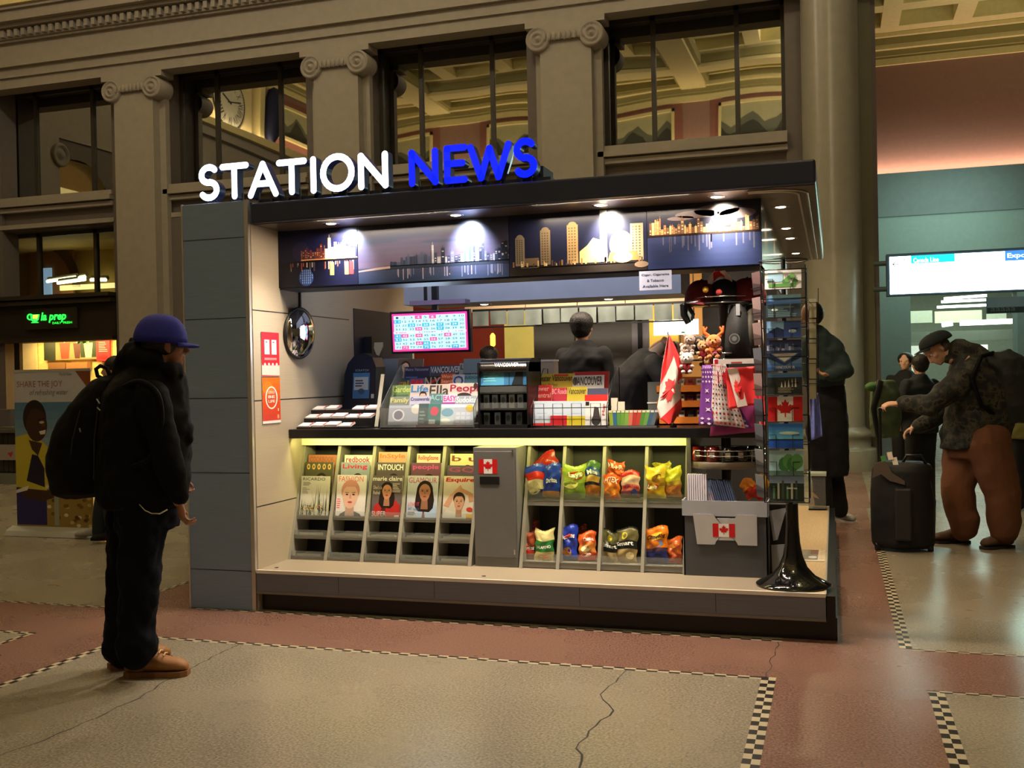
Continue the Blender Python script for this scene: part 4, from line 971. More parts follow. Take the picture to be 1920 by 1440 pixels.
def mag(fr, w, h, kind, label, n=1, group='magazines in the grey floor rack'):
    bgs = {'ricardo': (226, 222, 210), 'fashion': (232, 224, 226), 'marie': (150, 130, 130), 'glamour': (190, 196, 206), 'esquire': (222, 208, 190)}
    g = book(fr, w, h, bg=bgs.get(kind, (220, 215, 210)), th=.008)
    if kind == 'ricardo':
        g.frect(fr, 0, 0, w, h, ink((214, 212, 204))); g.ftext(fr, 'RICARDO', w * .06, h * .89, w * .84, h * .965, ink((50, 60, 60)))
        rr = random.Random(2)
        for i in range(46):
            x = w * rr.uniform(.02, .97); b = h * rr.uniform(0, .2); t = h * rr.uniform(.25, .5) + (h * .34 if x > w * .45 and rr.random() < .6 else 0); s = w * .028
            g.fpoly(fr, [(x, b), (x + s, b), (x + s * rr.uniform(-3, 3), min(t, h * .84))], ink(rr.choice([(60, 84, 40), (96, 116, 60), (200, 200, 150), (44, 60, 34)])), .0009 + i * .00003)
        for i in range(40): g.fell(fr, w * rr.uniform(.04, .96), h * rr.uniform(.02, .28), w * .03, h * .014, ink(rr.choice([(214, 160, 110), (230, 210, 170), (150, 70, 50), (190, 180, 110), (90, 60, 40)])), .0024 + i * .00002, 6)
        lines(g, fr, w * .08, h * .76, w * .42, h * .86, 3, (120, 120, 120)); lines(g, fr, w * .06, h * .56, w * .34, h * .72, 5, (150, 150, 146), seed=4)
    elif kind == 'fashion':
        g.frect(fr, 0, 0, w, h, ink((234, 228, 230))); g.ftext(fr, 'FASHION', w * .06, h * .84, w * .9, h * .97, ink((240, 110, 130)))
        g.fpoly(fr, [(w * .1, 0), (w * .9, 0), (w * .84, h * .08), (w * .66, h * .14), (w * .32, h * .14), (w * .16, h * .08)], ink((70, 74, 70)), .0012)
        face(g, fr, w * .48, h * .50, w * .56, (232, 186, 170), (214, 150, 140), False, .0016, (190, 70, 80)); lines(g, fr, w * .03, h * .2, w * .16, h * .45, 5, (240, 110, 130))
    elif kind == 'marie':
        g.frect(fr, 0, 0, w, h, ink((104, 92, 96))); g.ftext(fr, 'marie claire', w * .01, h * .87, w * .99, h * .975, WHITE, .0012, bold=.02)
        g.fpoly(fr, [(w * .02, 0), (w * .98, 0), (w * .95, h * .3), (w * .7, h * .48), (w * .42, h * .46), (w * .1, h * .3)], ink((186, 44, 44)), .0012)
        g.fpoly(fr, [(w * .3, 0), (w * .5, 0), (w * .46, h * .3), (w * .36, h * .4)], ink((90, 30, 34)), .0015)
        face(g, fr, w * .50, h * .62, w * .34, (200, 142, 112), (34, 24, 22), True, .0018, (170, 40, 44))
        g.ftext(fr, 'She\'s a\nRebel', w * .04, h * .55, w * .32, h * .76, ink((225, 220, 214)), .003); lines(g, fr, w * .68, h * .6, w * .97, h * .82, 6, (214, 206, 200), .003); g.ftext(fr, 'SUPER', w * .03, h * .04, w * .5, h * .16, ink((240, 200, 200)), .003)
        g.frect(fr, w * .78, h * .02, w * .94, h * .07, WHITE, .003)
    elif kind == 'glamour':
        g.frect(fr, 0, 0, w, h, ink((196, 202, 214))); g.ftext(fr, 'GLAMOUR', w * .04, h * .83, w * .96, h * .96, ink((196, 90, 120)))
        g.fpoly(fr, [(w * .3, 0), (w * .98, 0), (w * .94, h * .34), (w * .62, h * .42), (w * .4, h * .3)], ink((176, 200, 236)), .0013)
        g.fpoly(fr, [(w * .5, h * .0), (w * .62, h * .0), (w * .56, h * .3)], ink((120, 60, 70)), .0016)
        face(g, fr, w * .58, h * .62, w * .40, (176, 124, 98), (36, 24, 22), True, .0018, (150, 60, 60))
        g.ftext(fr, 'LOVE IT', w * .05, h * .3, w * .42, h * .38, ink((220, 70, 110)), .003); g.ftext(fr, '547 looks', w * .05, h * .2, w * .42, h * .27, ink((40, 90, 170)), .003); lines(g, fr, w * .05, h * .08, w * .38, h * .17, 3, (110, 120, 140), .003)
    elif kind == 'esquire':
        g.frect(fr, 0, 0, w, h, ink((214, 202, 188))); g.ftext(fr, 'Esquire', w * .06, h * .84, w * .97, h * .965, ink((196, 34, 40)), .0012, bold=.03, shear=.2)
        g.fpoly(fr, [(w * .02, h * .32), (w * .18, h * .52), (w * .55, h * .8), (w * .6, h * .72), (w * .3, h * .46), (w * .2, h * .28)], ink((206, 158, 128)), .0013)
        g.fpoly(fr, [(w * .55, h * .74), (w * .95, h * .6), (w * .98, h * .44), (w * .84, h * .4), (w * .8, h * .56), (w * .5, h * .66)], ink((200, 150, 120)), .0014)
        g.fpoly(fr, [(0, 0), (w * .98, 0), (w * .9, h * .22), (w * .5, h * .16), (w * .1, h * .24)], ink((216, 214, 206)), .0014)
        face(g, fr, w * .52, h * .40, w * .34, (206, 156, 126), (48, 34, 28), False, .0018, (160, 80, 70)); g.frect(fr, w * .76, h * .02, w * .97, h * .14, ink((230, 180, 50)), .003); g.fell(fr, w * .86, h * .24, w * .1, h * .05, ink((200, 60, 40)), .003)
    else:
        bg, txt, tc = n; g.frect(fr, 0, 0, w, h, ink(bg)); g.ftext(fr, txt, w * .06, h * .82, w * .92, h * .96, ink(tc), .0012, bold=.02)
        face(g, fr, w * .6, h * .52, w * .34, SKIN[1], (40, 28, 24), True, .0016)
    return tag(g.build('magazine'), label, 'magazine', group)
# back rows first (their tops show over the front row)
def rowfr(c, z0, h, y, dx=0, w=.215, lean=.22):
    return Frame((XD[c] + .030 + dx, y, z0), (1, 0, 0), (0, lean, 1))
front = ['ricardo', 'fashion', 'marie', 'glamour', 'esquire']
flab = ['food magazine with green asparagus cover, front of the leftmost rack slot', 'magazine with a large pale face and pink title, front of the second rack slot', 'magazine of a woman in a red dress, front of the middle rack slot',
        'magazine of a long-haired woman in a light blue shirt, front of the fourth rack slot', 'magazine of a man with one arm over his head, front slot beside the grey cabinet']
mid = [((86, 84, 60), 'o o o o o', (222, 180, 110)), ((150, 160, 180), 'Living', (205, 50, 80)), ((96, 84, 88), 'INTOUCH', (240, 240, 236)), ((110, 70, 90), 'people', (200, 80, 150)), ((90, 80, 96), 'GQ', (160, 70, 120))]
mlab = ['olive magazine with a row of coloured dots, second row of the leftmost slot', 'blue-grey magazine titled Living with a red title, second row', 'dark magazine with a white title INTOUCH, second row of the middle slot', 'dark magazine with two small faces on top, second row of the fourth slot', 'purple-grey magazine tilted behind the one with the man, second row']
bak = [((176, 110, 74), 'COOKBOOK', (150, 84, 60)), ((226, 214, 206), 'redbook', (160, 50, 110)), ((190, 150, 124), 'InStyle', (222, 104, 50)), ((214, 190, 170), 'RollingStone', (170, 50, 50)), ((222, 200, 150), 'b u', (120, 60, 50))]
blab = ['tan magazine, rearmost of the leftmost slot', 'pale magazine titled redbook in purple, rearmost of the second slot', 'magazine with a dark-haired woman and orange title, rearmost of the middle slot', 'pale magazine with a curly dark red title, rearmost of the fourth slot', 'cream magazine with a long-haired woman, rearmost beside the grey cabinet']
for c in range(5):
    y0 = rack_front_y(.512) + .026
    mag(rowfr(c, .515, .27, y0, 0, lean=.18), .208, .272 if c else .262, front[c], flab[c])
    z1 = .515 + (.075 if c != 4 else .06)
    mag(rowfr(c, z1, .27, y0 + .045, .006, lean=.18), .205, .275, 'x', mlab[c], mid[c])
    mag(rowfr(c, z1 + (.05, .05, .07, .06, .075)[c], .27, y0 + .085, (.008, .012, .004, .03, .014)[c], lean=.18), (.205, .2, .205, .16, .2)[c], .27, 'x', blab[c], bak[c])
# flat leftovers on the low shelves
FLAT = mat('folded_paper', (214, 214, 206), .6, vary=.2, nscale=20)
for c in range(1, 5):
    g = MB(); z = .3925; y0 = rack_front_y(.392) + .03
    for i in range(3): g.box((XD[c] + .035 + .006 * i, y0, z + i * .005), (XD[c] + .225 - .004 * i, y0 + .16, z + i * .005 + .004), FLAT, rot=R(random.uniform(-3, 3)))
    tag(g.build('paper_stack'), 'thin stack of papers lying on the middle shelf of the magazine rack, %s slot' % ('', 'second', 'third', 'fourth', 'fifth')[c], 'paper stack')

# ================================================================= GREY CABINET WITH FLAG STICKER
g = MB(); g.prism([(-2.104, 5.905, KZ), (-2.104, 6.31, KZ), (-2.104, 6.31, .972), (-2.104, 5.905, .972)], (.272, 0, 0), mat('cabinet_grey', (112, 112, 110), .45))
cab = g.build('cabinet', bevel=.003); tag(cab, 'narrow grey cabinet with a flag sticker between the magazines and the chip bags', 'cabinet')
g = MB(); g.box((-2.098, 5.897, KZ + .06), (-1.842, 5.906, .95), mat('cabinet_door_grey', (104, 104, 103), .45)); g.build('door', cab, bevel=.002)
g = MB(); a = at(898, 888, 'y', 5.896); b = at(932, 861, 'y', 5.896); flag_print(g, Frame((a.x, 5.8965, a.z), (1, 0, 0), (0, 0, 1)), b.x - a.x, b.z - a.z); g.build('flag_sticker', cab)
g = MB(); a = at(900, 908, 'y', 5.896); b = at(936, 894, 'y', 5.896); g.box((a.x, 5.893, a.z), (b.x, 5.898, b.z), BLACK); g.build('coin_slot', cab)
g = MB(); g.tube([(-1.85, 5.895, .93), (-1.85, 5.895, .96)], .005, CHROME); g.tube([(-1.85, 5.895, .33), (-1.85, 5.895, .36)], .005, CHROME); g.build('hinge', cab)

# ================================================================= CHIP RACK
XC = [-1.822, -1.594, -1.345, -1.087, -.845]
cr_ = thing('snack_rack', (-1.33, 6.1, KZ), 'grey eight-compartment snack rack under the right half of the counter', 'rack')
for x in XC: rack_div(x, .02).build('divider', cr_)
g = MB(); g.box((XC[0], 6.29, KZ), (XC[-1], 6.31, .972), mat('rack_grey_back', (74, 76, 74), .6)); g.build('back_panel', cr_)
for c in range(4):
    xa, xb = XC[c] + .02, XC[c + 1]
    for z in (.285, .64):
        yf = rack_front_y(z) + .012; g = MB(); g.box((xa, yf, z - .02), (xb, 6.28, z), RK); g.box((xa, yf - .004, z - .03), (xb, yf + .004, z + .004), LIPG); sf_ = g.build('shelf', cr_)
        g = MB(); g.prism([(xa, yf - .006, z), (xa, yf - .003, z), (xa, yf + .009, z + .05), (xa, yf + .006, z + .05)], (xb - xa, 0, 0), ACR); g.build('clear_lip', sf_)
        g = MB(); fr = Frame((xa + .12, yf - .008, z + .01), (1, 0, 0), (0, .2, 1)); g.ftext(fr, 'Station', 0, 0, .05, .012, ink((90, 90, 84)), .001); g.build('lip_label', sf_)
def foil(rgb): return mat('foil_%d_%d_%d' % rgb, rgb, .28, vary=.14, nscale=14, bump=.5, bscale=22, coat=.3)
def bag(px0, px1, ytop, ybot, y, cols, text, label, tcol=(245, 245, 240), extra=None, yaw=0, roll=0, group='chip bags in the snack rack', seed=0):
    """pillow-shaped crimped foil bag: colour bands bottom to top given as (height fraction, colour)"""
    a = at(px0, ybot, 'y', y); b = at(px1, ybot, 'y', y); c = at(px0, ytop, 'y', y)
    w = b.x - a.x; h = c.z - a.z; cx = (a.x + b.x) / 2
    u = V(math.cos(yaw), math.sin(yaw), 0); up = (V(0, .14, 1)); fr = Frame(V(cx, y, a.z), u, up).sub(0, h / 2, 0, roll).sub(0, -h / 2)
    rr = random.Random(seed + int(px0)); ph = [rr.uniform(0, 6) for _ in range(6)]
    th = w * .22
    def sh(s_, t, side):
        e = (1 - abs(2 * s_ - 1) ** 2.6) * (math.sin(PI * min(1, max(0, (t - .04) / .92))) ** .45 if .04 < t < .96 else 0)
        x = (s_ - .5) * w * (1 - .07 * math.sin(PI * t)) + .004 * math.sin(t * 17 + ph[0])
        zz = t * h + .012 * math.sin(s_ * 5 + ph[1]) * t
        dp = th * e * .5 + .005 * e * math.sin(s_ * 11 + t * 9 + ph[2]) + .004 * e * math.sin(t * 15 - s_ * 7 + ph[3])
        dp += .010 * e * abs(math.sin((s_ + t) * 5 + ph[4])) * .6
        if t > .93 or t < .07: dp += .0025 * math.sin(s_ * 60)
        return fr.p(x, zz, dp * side)
    g = MB(); nu, nv = 16, 22
    bands = sorted(cols)
    def bc(t):
        for hf, col in bands:
            if t <= hf: return foil(col)
        return foil(bands[-1][1])
    for side in (1, -1):
        vs = [sh(i / nu, j / nv, side) for j in range(nv + 1) for i in range(nu + 1)]
        for j in range(nv):
            m = bc((j + .5) / nv)
            fs = [(j * (nu + 1) + i, j * (nu + 1) + i + 1, (j + 1) * (nu + 1) + i + 1, (j + 1) * (nu + 1) + i) for i in range(nu)]
            if side < 0: fs = [f[::-1] for f in fs]
            used = sorted({q for f in fs for q in f}); mp_ = {q: n for n, q in enumerate(used)}
            g.add([vs[q] for q in used], [tuple(mp_[q] for q in f) for f in fs], m, True)
    def decal(pts, m, d=.0016):
        P_ = [sh(u_, v_, 1) + fr.n * d for u_, v_ in pts]; n = len(P_); cen = sum(P_, V(0, 0, 0)) / n + fr.n * .001
        g.add([cen] + P_, [(0, 1 + i, 1 + (i + 1) % n) for i in range(n)], m)
    if extra:
        for kind_, cx_, cy_, rx, ry, col in extra:
            decal([(cx_ + rx * math.cos(t), cy_ + ry * math.sin(t)) for t in [2 * PI * i / 14 for i in range(14)]], foil(col))
    if text:
        t_, u0, v0, u1, v1 = text; vs, fs, x0, x1, y0, y1 = glyphs(t_, .03)
        g.add([sh(u0 + (u1 - u0) * (q[0] - x0) / (x1 - x0), v0 + (v1 - v0) * (q[1] - y0) / (y1 - y0), 1) + fr.n * .004 for q in vs], fs, ink(tcol, .3))
    return tag(g.build('chip_bag'), label, 'chip bag', group)
yt, yl = 6.05, 5.99
# upper shelf
bag(1000, 1052, 853, 905, 6.16, [(1, (170, 40, 30))], None, 'dark red chip bag lying behind the blue bags, upper left compartment', roll=.5)
bag(983, 1021, 872, 934, yt, [(.25, (40, 50, 110)), (.55, (214, 206, 180)), (.75, (205, 50, 40)), (1, (40, 70, 190))], None, 'blue, red and white chip bag, leftmost on the upper snack shelf', extra=[('e', .5, .3, .32, .2, (200, 190, 150))])
bag(1018, 1051, 870, 932, yt - .01, [(.2, (180, 120, 60)), (1, (32, 62, 170))], ('Doritos', .2, .42, .85, .56), 'plain blue chip bag beside the blue red and white one on the upper shelf', roll=-.04)
bag(1053, 1098, 871, 934, yt, [(.45, (120, 150, 60)), (1, (158, 184, 70))], ('Lays', .3, .6, .9, .8), 'lime green chip bag in the second compartment of the upper shelf', (250, 250, 240), [('e', .62, .7, .36, .13, (170, 40, 40)), ('e', .4, .42, .34, .13, (222, 222, 140))])
bag(1096, 1125, 866, 930, yt + .01, [(.3, (170, 104, 40)), (.42, (24, 30, 50)), (.6, (200, 160, 80)), (.8, (36, 80, 150)), (1, (70, 110, 60))], ('Miss', .15, .62, .85, .75), 'blue and brown chip bag beside the lime green bag', extra=[('e', .5, .2, .3, .12, (190, 120, 50))])
bag(1137, 1172, 864, 900, 6.15, [(1, (224, 96, 40))], ('HE-HR', .1, .6, .9, .85), 'orange chip bag standing at the back of the third upper compartment')
bag(1131, 1163, 890, 937, yt - .01, [(.3, (232, 120, 30)), (.7, (240, 130, 40)), (1, (226, 90, 30))], ('HTEX', .1, .66, .9, .86), 'bright orange chip bag, front left of the third upper compartment', extra=[('e', .5, .3, .3, .14, (255, 170, 60))])
bag(1164, 1200, 884, 934, yt, [(.25, (120, 60, 90)), (.5, (220, 120, 120)), (.8, (236, 200, 190)), (1, (206, 50, 50))], ('Munchies', .1, .36, .95, .48), 'pink and white chip bag beside the bright orange one', (170, 30, 50), [('e', .75, .2, .16, .13, (50, 70, 160))])
bag(1210, 1248, 873, 934, yt, [(.35, (222, 184, 30)), (.6, (180, 140, 40)), (1, (236, 206, 60))], ('Lays', .1, .26, .6, .42), 'yellow chip bag, left one in the rightmost upper compartment', (250, 245, 235), [('e', .36, .34, .32, .13, (190, 40, 30)), ('e', .6, .62, .25, .13, (150, 110, 40))])
bag(1246, 1278, 876, 932, yt + .02, [(.4, (190, 120, 60)), (.55, (200, 170, 60)), (1, (226, 224, 60))], None, 'yellow-green chip bag with an orange base, rightmost upper compartment', extra=[('e', .5, .25, .36, .14, (204, 130, 70))])
bag(1228, 1262, 866, 900, 6.17, [(1, (200, 190, 50))], None, 'crumpled yellow chip bag behind the two yellow ones', roll=.3)
# lower shelf
bag(975, 1010, 978, 1010, 6.12, [(1, (150, 30, 26))], None, 'dark red chip bag behind the brown one, lower left compartment')
bag(968, 1004, 994, 1048, yl, [(.2, (110, 50, 26)), (1, (150, 66, 34))], ('Doritos', .35, .34, 1.0, .5), 'brown chip bag in the lower left compartment', roll=-.06, extra=[('e', .7, .3, .2, .1, (180, 50, 40))])
bag(1002, 1039, 992, 1050, yl - .01, [(.25, (214, 196, 120)), (.62, (50, 130, 60)), (1, (226, 216, 150))], ('JALAPENO', .1, .36, .9, .48), 'cream and green chip bag in the lower left compartment', extra=[('e', .5, .12, .3, .07, (226, 140, 60))])
bag(1049, 1083, 986, 1050, yl, [(.1, (30, 40, 110)), (1, (36, 60, 176))], ('Doritos', .1, .62, .9, .76), 'royal blue chip bag in the second lower compartment', extra=[('e', .45, .25, .26, .13, (196, 130, 60)), ('e', .5, .69, .3, .05, (190, 50, 60))])
bag(1084, 1100, 985, 1000, 6.14, [(1, (150, 70, 40))], None, 'small brown bag standing behind the blue and orange bags')
bag(1084, 1118, 998, 1050, yl, [(.28, (206, 70, 40)), (.6, (222, 140, 60)), (1, (224, 96, 36))], ('Cheetos', .35, .66, .9, .8), 'orange and red chip bag in the second lower compartment', extra=[('e', .45, .42, .28, .12, (250, 230, 170)), ('e', .4, .2, .3, .07, (250, 210, 190))], roll=.05)
bag(1128, 1158, 994, 1054, yl - .01, [(.34, (160, 140, 96)), (.6, (30, 36, 30)), (.95, (96, 96, 60)), (1, (30, 34, 30))], ('Smart', .05, .45, .95, .58), 'black and tan chip bag, left of the pair in the third lower compartment', extra=[('e', .5, .75, .16, .1, (200, 190, 60))])
bag(1155, 1196, 990, 1056, yl, [(.4, (170, 146, 96)), (.62, (26, 32, 28)), (.95, (110, 104, 66)), (1, (30, 34, 30))], ('Smart', .0, .5, .85, .62), 'larger black and tan chip bag, right of the pair in the third lower compartment', extra=[('e', .35, .78, .14, .1, (206, 196, 60)), ('e', .7, .22, .2, .1, (222, 206, 150))], roll=-.05)
bag(1208, 1253, 988, 1054, yl - .01, [(.3, (44, 50, 110)), (.42, (90, 60, 80)), (1, (232, 130, 30))], ('Cheetos', .1, .66, .9, .8), 'large orange chip bag with a navy base in the rightmost lower compartment', (40, 30, 20), [('e', .5, .73, .42, .1, (240, 200, 60)), ('e', .5, .52, .3, .09, (120, 150, 200))])
bag(1249, 1279, 1008, 1056, yl + .01, [(.35, (170, 70, 30)), (1, (214, 104, 44))], None, 'small orange-brown chip bag at the right end of the lower snack shelf', extra=[('e', .5, .7, .3, .1, (226, 150, 60))])

# ================================================================= GREY BIN WITH CALENDARS
bx0, bx1 = at(1283, 1080, 'y', 5.87).x, at(1441, 1080, 'y', 5.87).x; bz = at(1360, 962, 'y', 5.87).z; by0, by1 = 5.87, 6.01
BING = mat('bin_charcoal', (74, 76, 82), .5); BINL = mat('bin_light_band', (172, 178, 190), .45)
bn = thing('merchandise_bin', ((bx0 + bx1) / 2, 6.0, KZ), 'charcoal floor bin with a light grey rim and a flag card, filled with upright calendars', 'bin')
g = MB(); t = .008
g.box((bx0, by0, KZ), (bx1, by0 + t, bz), BING); g.box((bx0, by1 - t, KZ), (bx1, by1, bz), BING); g.box((bx0, by0, KZ), (bx0 + t, by1, bz), BING); g.box((bx1 - t, by0, KZ), (bx1, by1, bz), BING); g.box((bx0 + t, by0 + t, KZ + .02), (bx1 - t, by1 - t, KZ + .3), BING)
g.build('bin_body', bn)
zb0 = at(1360, 968, 'y', by0).z; zb1 = at(1360, 939, 'y', by0).z
g = MB(); g.box((bx0 - .004, by0 - .006, zb0), (bx1 + .004, by0, zb1), BINL); g.box((bx1, by0 - .006, zb0), (bx1 + .006, by1, zb1), BINL); g.box((bx0 - .006, by0, zb0), (bx0, by1, zb1), BINL); g.build('rim_band', bn)
fa = at(1300, 1020, 'y', by0 - .01); fb = at(1419, 966, 'y', by0 - .01); fr = Frame((fa.x, by0 - .010, fa.z), (1, 0, 0), (0, 0, 1)); w, h = fb.x - fa.x, fb.z - fa.z
g = MB(); CARD = mat('pale_card', (188, 188, 192), .5)
out = [(w * .06, 0), (w * .34, 0), (w * .36, h * .10), (w * .40, h * .15), (w * .64, h * .15), (w * .68, h * .10), (w * .70, 0), (w, 0), (w, h), (w * .70, h), (w * .66, h * .88), (w * .36, h * .88), (w * .33, h), (0, h)]
top = [fr.p(a, b, 0) for a, b in out]; cen = fr.p(w * .52, h * .5, 0)
n = len(out); g.add([cen] + top, [(0, 1 + i, 1 + (i + 1) % n) for i in range(n)], CARD); bk = [fr.p(a, b, -.003) for a, b in out]; g.add(top + bk, [(i, n + i, n + (i + 1) % n, (i + 1) % n) for i in range(n)], CARD)
g.build('flag_card', bn)
g = MB(); flag_print(g, fr.sub(w * .31, h * .26), w * .35, h * .44, .001, RED); g.build('flag_print', bn)
xs = bx0 + .02
cols = [(206, 200, 214)] * 9 + [(70, 86, 116)] * 2 + [(150, 144, 120), (150, 130, 130), (160, 150, 170), (120, 110, 130)] + [(66, 78, 110)] * 9
for i, c in enumerate(cols):
    lean = .02 if i < 11 else -.10
    x = bx0 + .022 + i * .0125; hz = at(1330, 888 if i < 9 else 898 + (i % 3), 'y', 6.0).z
    g = MB(); g.prism([(x, 5.90, zb0 - .02), (x + .009, 5.90, zb0 - .02), (x + .009 + lean * .5 - .015, 5.94, hz), (x + lean * .5 - .015, 5.94, hz)], (0, .085, 0), ink(c, .4))
    which = 'whitish calendars at the left of the bin' if i < 9 else 'blue-grey calendars in the middle of the bin' if i < 11 else 'mixed pale calendars leaning in the middle of the bin' if i < 15 else 'dark blue calendars leaning at the right of the bin'
    tag(g.build('calendar'), 'one of the identical upright %s' % which, 'calendar', which)
bag(1392, 1420, 898, 934, 5.96, [(.5, (214, 70, 30)), (1, (240, 150, 50))], None, 'orange snack bag in the clear tray at the right end of the bin', group='snack bags in the bin tray', roll=.5)
bag(1412, 1440, 893, 936, 5.95, [(.5, (206, 40, 30)), (1, (250, 190, 70))], None, 'red and yellow snack bag at the right end of the bin', group='snack bags in the bin tray', roll=-.5)
# ================================================================= THINGS ON THE COUNTER
ZT_ = CT
# ---- lottery slip tray at the left
x0_ = -3.34; tr = thing('slip_tray', (-3.1, 6.1, ZT_), 'black stepped tray of white lottery slips at the left end of the counter', 'tray')
a = at(556, 803, 'y', 5.99); b = at(684, 803, 'y', 5.99)
g = MB()
for i in range(3): g.box((a.x, 5.99 + i * .10, ZT_), (b.x, 5.99 + (i + 1) * .10, ZT_ + .012 + i * .052), BLACKM)
g.build('step_base', tr)
SL_ = mat('slip_paper', (232, 224, 222), .6)
for i in range(3):
    for j in range(5):
        w = (b.x - a.x) / 5; xx = a.x + j * w; z = ZT_ + .012 + i * .052
        if (i, j) in ((0, 4), (2, 2)): continue
        g = MB(); fr = Frame((xx + .006, 5.998 + i * .10, z), (1, 0, 0), (0, 1, .25)); g.fbox(fr, 0, 0, 0, w - .012, .075, .008 + .004 * ((i * 3 + j) % 3), SL_)
        g.frect(fr, w * .82, .002, w * .9, .07, ink((190, 40, 40)), .014)
        tag(g.build('lottery_slips'), 'pad of white lottery slips, %s row of the tray, %s from the left' % (('front', 'middle', 'back')[i], ('first', 'second', 'third', 'fourth', 'fifth')[j]), 'paper slips', 'lottery slips in the tray')
# ---- convex security mirror on two rods
mx, my, mz = at(567, 625, 'y', 6.05)
mo = thing('security_mirror', (mx, my, mz - .15), 'oval-looking round convex mirror hanging on two black rods by the side wall', 'mirror')
nrm = V(.99, -.10, -.05).normalized(); rot = V(0, 0, 1).rotation_difference(nrm).to_matrix()
g = MB(); prof = [(.16 * math.sin(t), .05 * math.cos(t) - .02) for t in [PI / 2 * i / 10 for i in range(10, -1, -1)]]
tmp = MB(); tmp.lathe(prof, (0, 0, 0), CHROME, n=36); g.add([rot @ Vector(v) + V(mx, my, mz) for v in tmp.v], tmp.f, mat('mirror_silver', (225, 225, 220), .03, metal=1, vary=0), True); g.build('mirror_dome', mo)
g = MB(); tmp = MB(); tmp.tube([(.165 * math.cos(t), .165 * math.sin(t), -.022) for t in [2 * PI * i / 30 for i in range(30)]], .008, BLACK, n=6, closed=True); tmp.lathe([(.16, -.022), (0, -.03)], (0, 0, 0), BLACK, n=24); g.add([rot @ Vector(v) + V(mx, my, mz) for v in tmp.v], tmp.f, BLACK, True); g.build('rim', mo)
for px in (540, 555):
    g = MB(); q = at(px, 552, 'y', 6.06); g.box((q.x - .008, 6.10, mz + .0), (q.x + .008, 6.115, 1.985), BLACK); g.build('rod', mo)
# ---- posters on the side wall (facing right)
def side_poster(pts, name, label, draw):
    ps = [at(x, y, 'x', KX0 + .003) for x, y in pts]          # left-top, right-top, right-bottom, left-bottom
    y0, y1 = (ps[0].y + ps[3].y) / 2, (ps[1].y + ps[2].y) / 2; z1, z0 = (ps[0].z + ps[1].z) / 2, (ps[2].z + ps[3].z) / 2
    fr = Frame((KX0 + .004, y0, z0), (0, 1, 0), (0, 0, 1)); w, h = y1 - y0, z1 - z0
    g = MB(); g.fbox(fr, 0, 0, -.001, w, h, .001, ink((226, 214, 206))); draw(g, fr, w, h); return tag(g.build(name), label, 'poster')
def d1(g, fr, w, h):
    g.frect(fr, 0, h * .28, w, h, ink((216, 26, 40)), .0014)
    for a in (.16, .56): g.frect(fr, w * a, h * .50, w * (a + .28), h * .83, WHITE, .002); g.frect(fr, w * (a + .06), h * .76, w * (a + .16), h * .79, ink((120, 100, 100)), .0024)
    lines(g, fr, w * .15, h * .37, w * .85, h * .43, 2, (240, 190, 190), .002)
    for i in range(9): g.fell(fr, w * (.06 + i * .11), h * .28, w * .055, h * .03, WHITE if i % 2 else ink((216, 26, 40)), .002 + i * .0001, 10)
    g.fpoly(fr, [(0, .0), (w, 0), (w, h * .02), (0, h * .04)], ink((190, 90, 90)), .002)
def d2(g, fr, w, h):
    grad(g, fr, 0, h * .06, w, h, (206, 50, 26), (226, 120, 30), 7, .0014); g.fell(fr, w * .3, h * .78, w * .3, h * .14, ink((232, 130, 30)), .0016)
    n = 24
    for i in range(n):
        t0, t1 = 2 * PI * i / n, 2 * PI * (i + 1) / n
        g.fpoly(fr, [(w * (.5 + .34 * math.cos(t0)), h * (.56 + .25 * math.sin(t0))), (w * (.5 + .34 * math.cos(t1)), h * (.56 + .25 * math.sin(t1))), (w * (.5 + .28 * math.cos(t1)), h * (.56 + .22 * math.sin(t1))), (w * (.5 + .28 * math.cos(t0)), h * (.56 + .22 * math.sin(t0)))], WHITE, .002)
    for i, tx in enumerate(('COULD', 'BE', 'LIFE')): g.ftext(fr, tx, w * .32, h * (.65 - i * .1), w * .68, h * (.71 - i * .1), WHITE, .0022, bold=.02)
    g.ftext(fr, '1', w * .84, h * .26, w * .9, h * .32, WHITE, .0022); g.frect(fr, 0, 0, w, h * .05, WHITE, .0022); g.fell(fr, w * .86, h * .14, w * .05, h * .05, ink((240, 160, 120)), .002)
side_poster([(489, 620), (522, 626), (524, 706), (491, 706)], 'wall_poster', 'small red poster with two white tags on the kiosk side wall, upper one', d1)
side_poster([(491, 707), (524, 709), (526, 792), (492, 795)], 'wall_poster', 'orange-red poster with a white ring emblem on the kiosk side wall, lower one', d2)
# ---- lottery screen
y = 6.6; a = at(734, 668, 'y', y); b = at(881, 575, 'y', y); W_, H_ = b.x - a.x, b.z - a.z - .03
fr = Frame((a.x, y, a.z + .015), (1, 0, 0), (0, -.06, 1))
g = MB(); g.fbox(fr, 0, 0, -.05, W_, H_, 0, mat('tv_bezel', (20, 22, 34), .25)); g.fbox(fr, W_ * .3, H_ * .3, -.10, W_ * .7, H_ * .7, -.05, BLACKM)
tv = g.build('lottery_screen', bevel=.004); tag(tv, 'lit flat screen showing a keno grid of numbers 1 to 80 over the newspapers', 'screen')
def lit(rgb, e=1.0): return mat('screen_%d_%d_%d' % rgb, rgb, .3, emit=e, vary=0)
g = MB(); s = .016; sw_, sh_ = W_ - 2 * s, H_ - 2 * s; f2 = fr.sub(s, s, .001)
g.frect(f2, 0, 0, sw_, sh_, lit((226, 60, 150)), 0); g.build('display', tv)
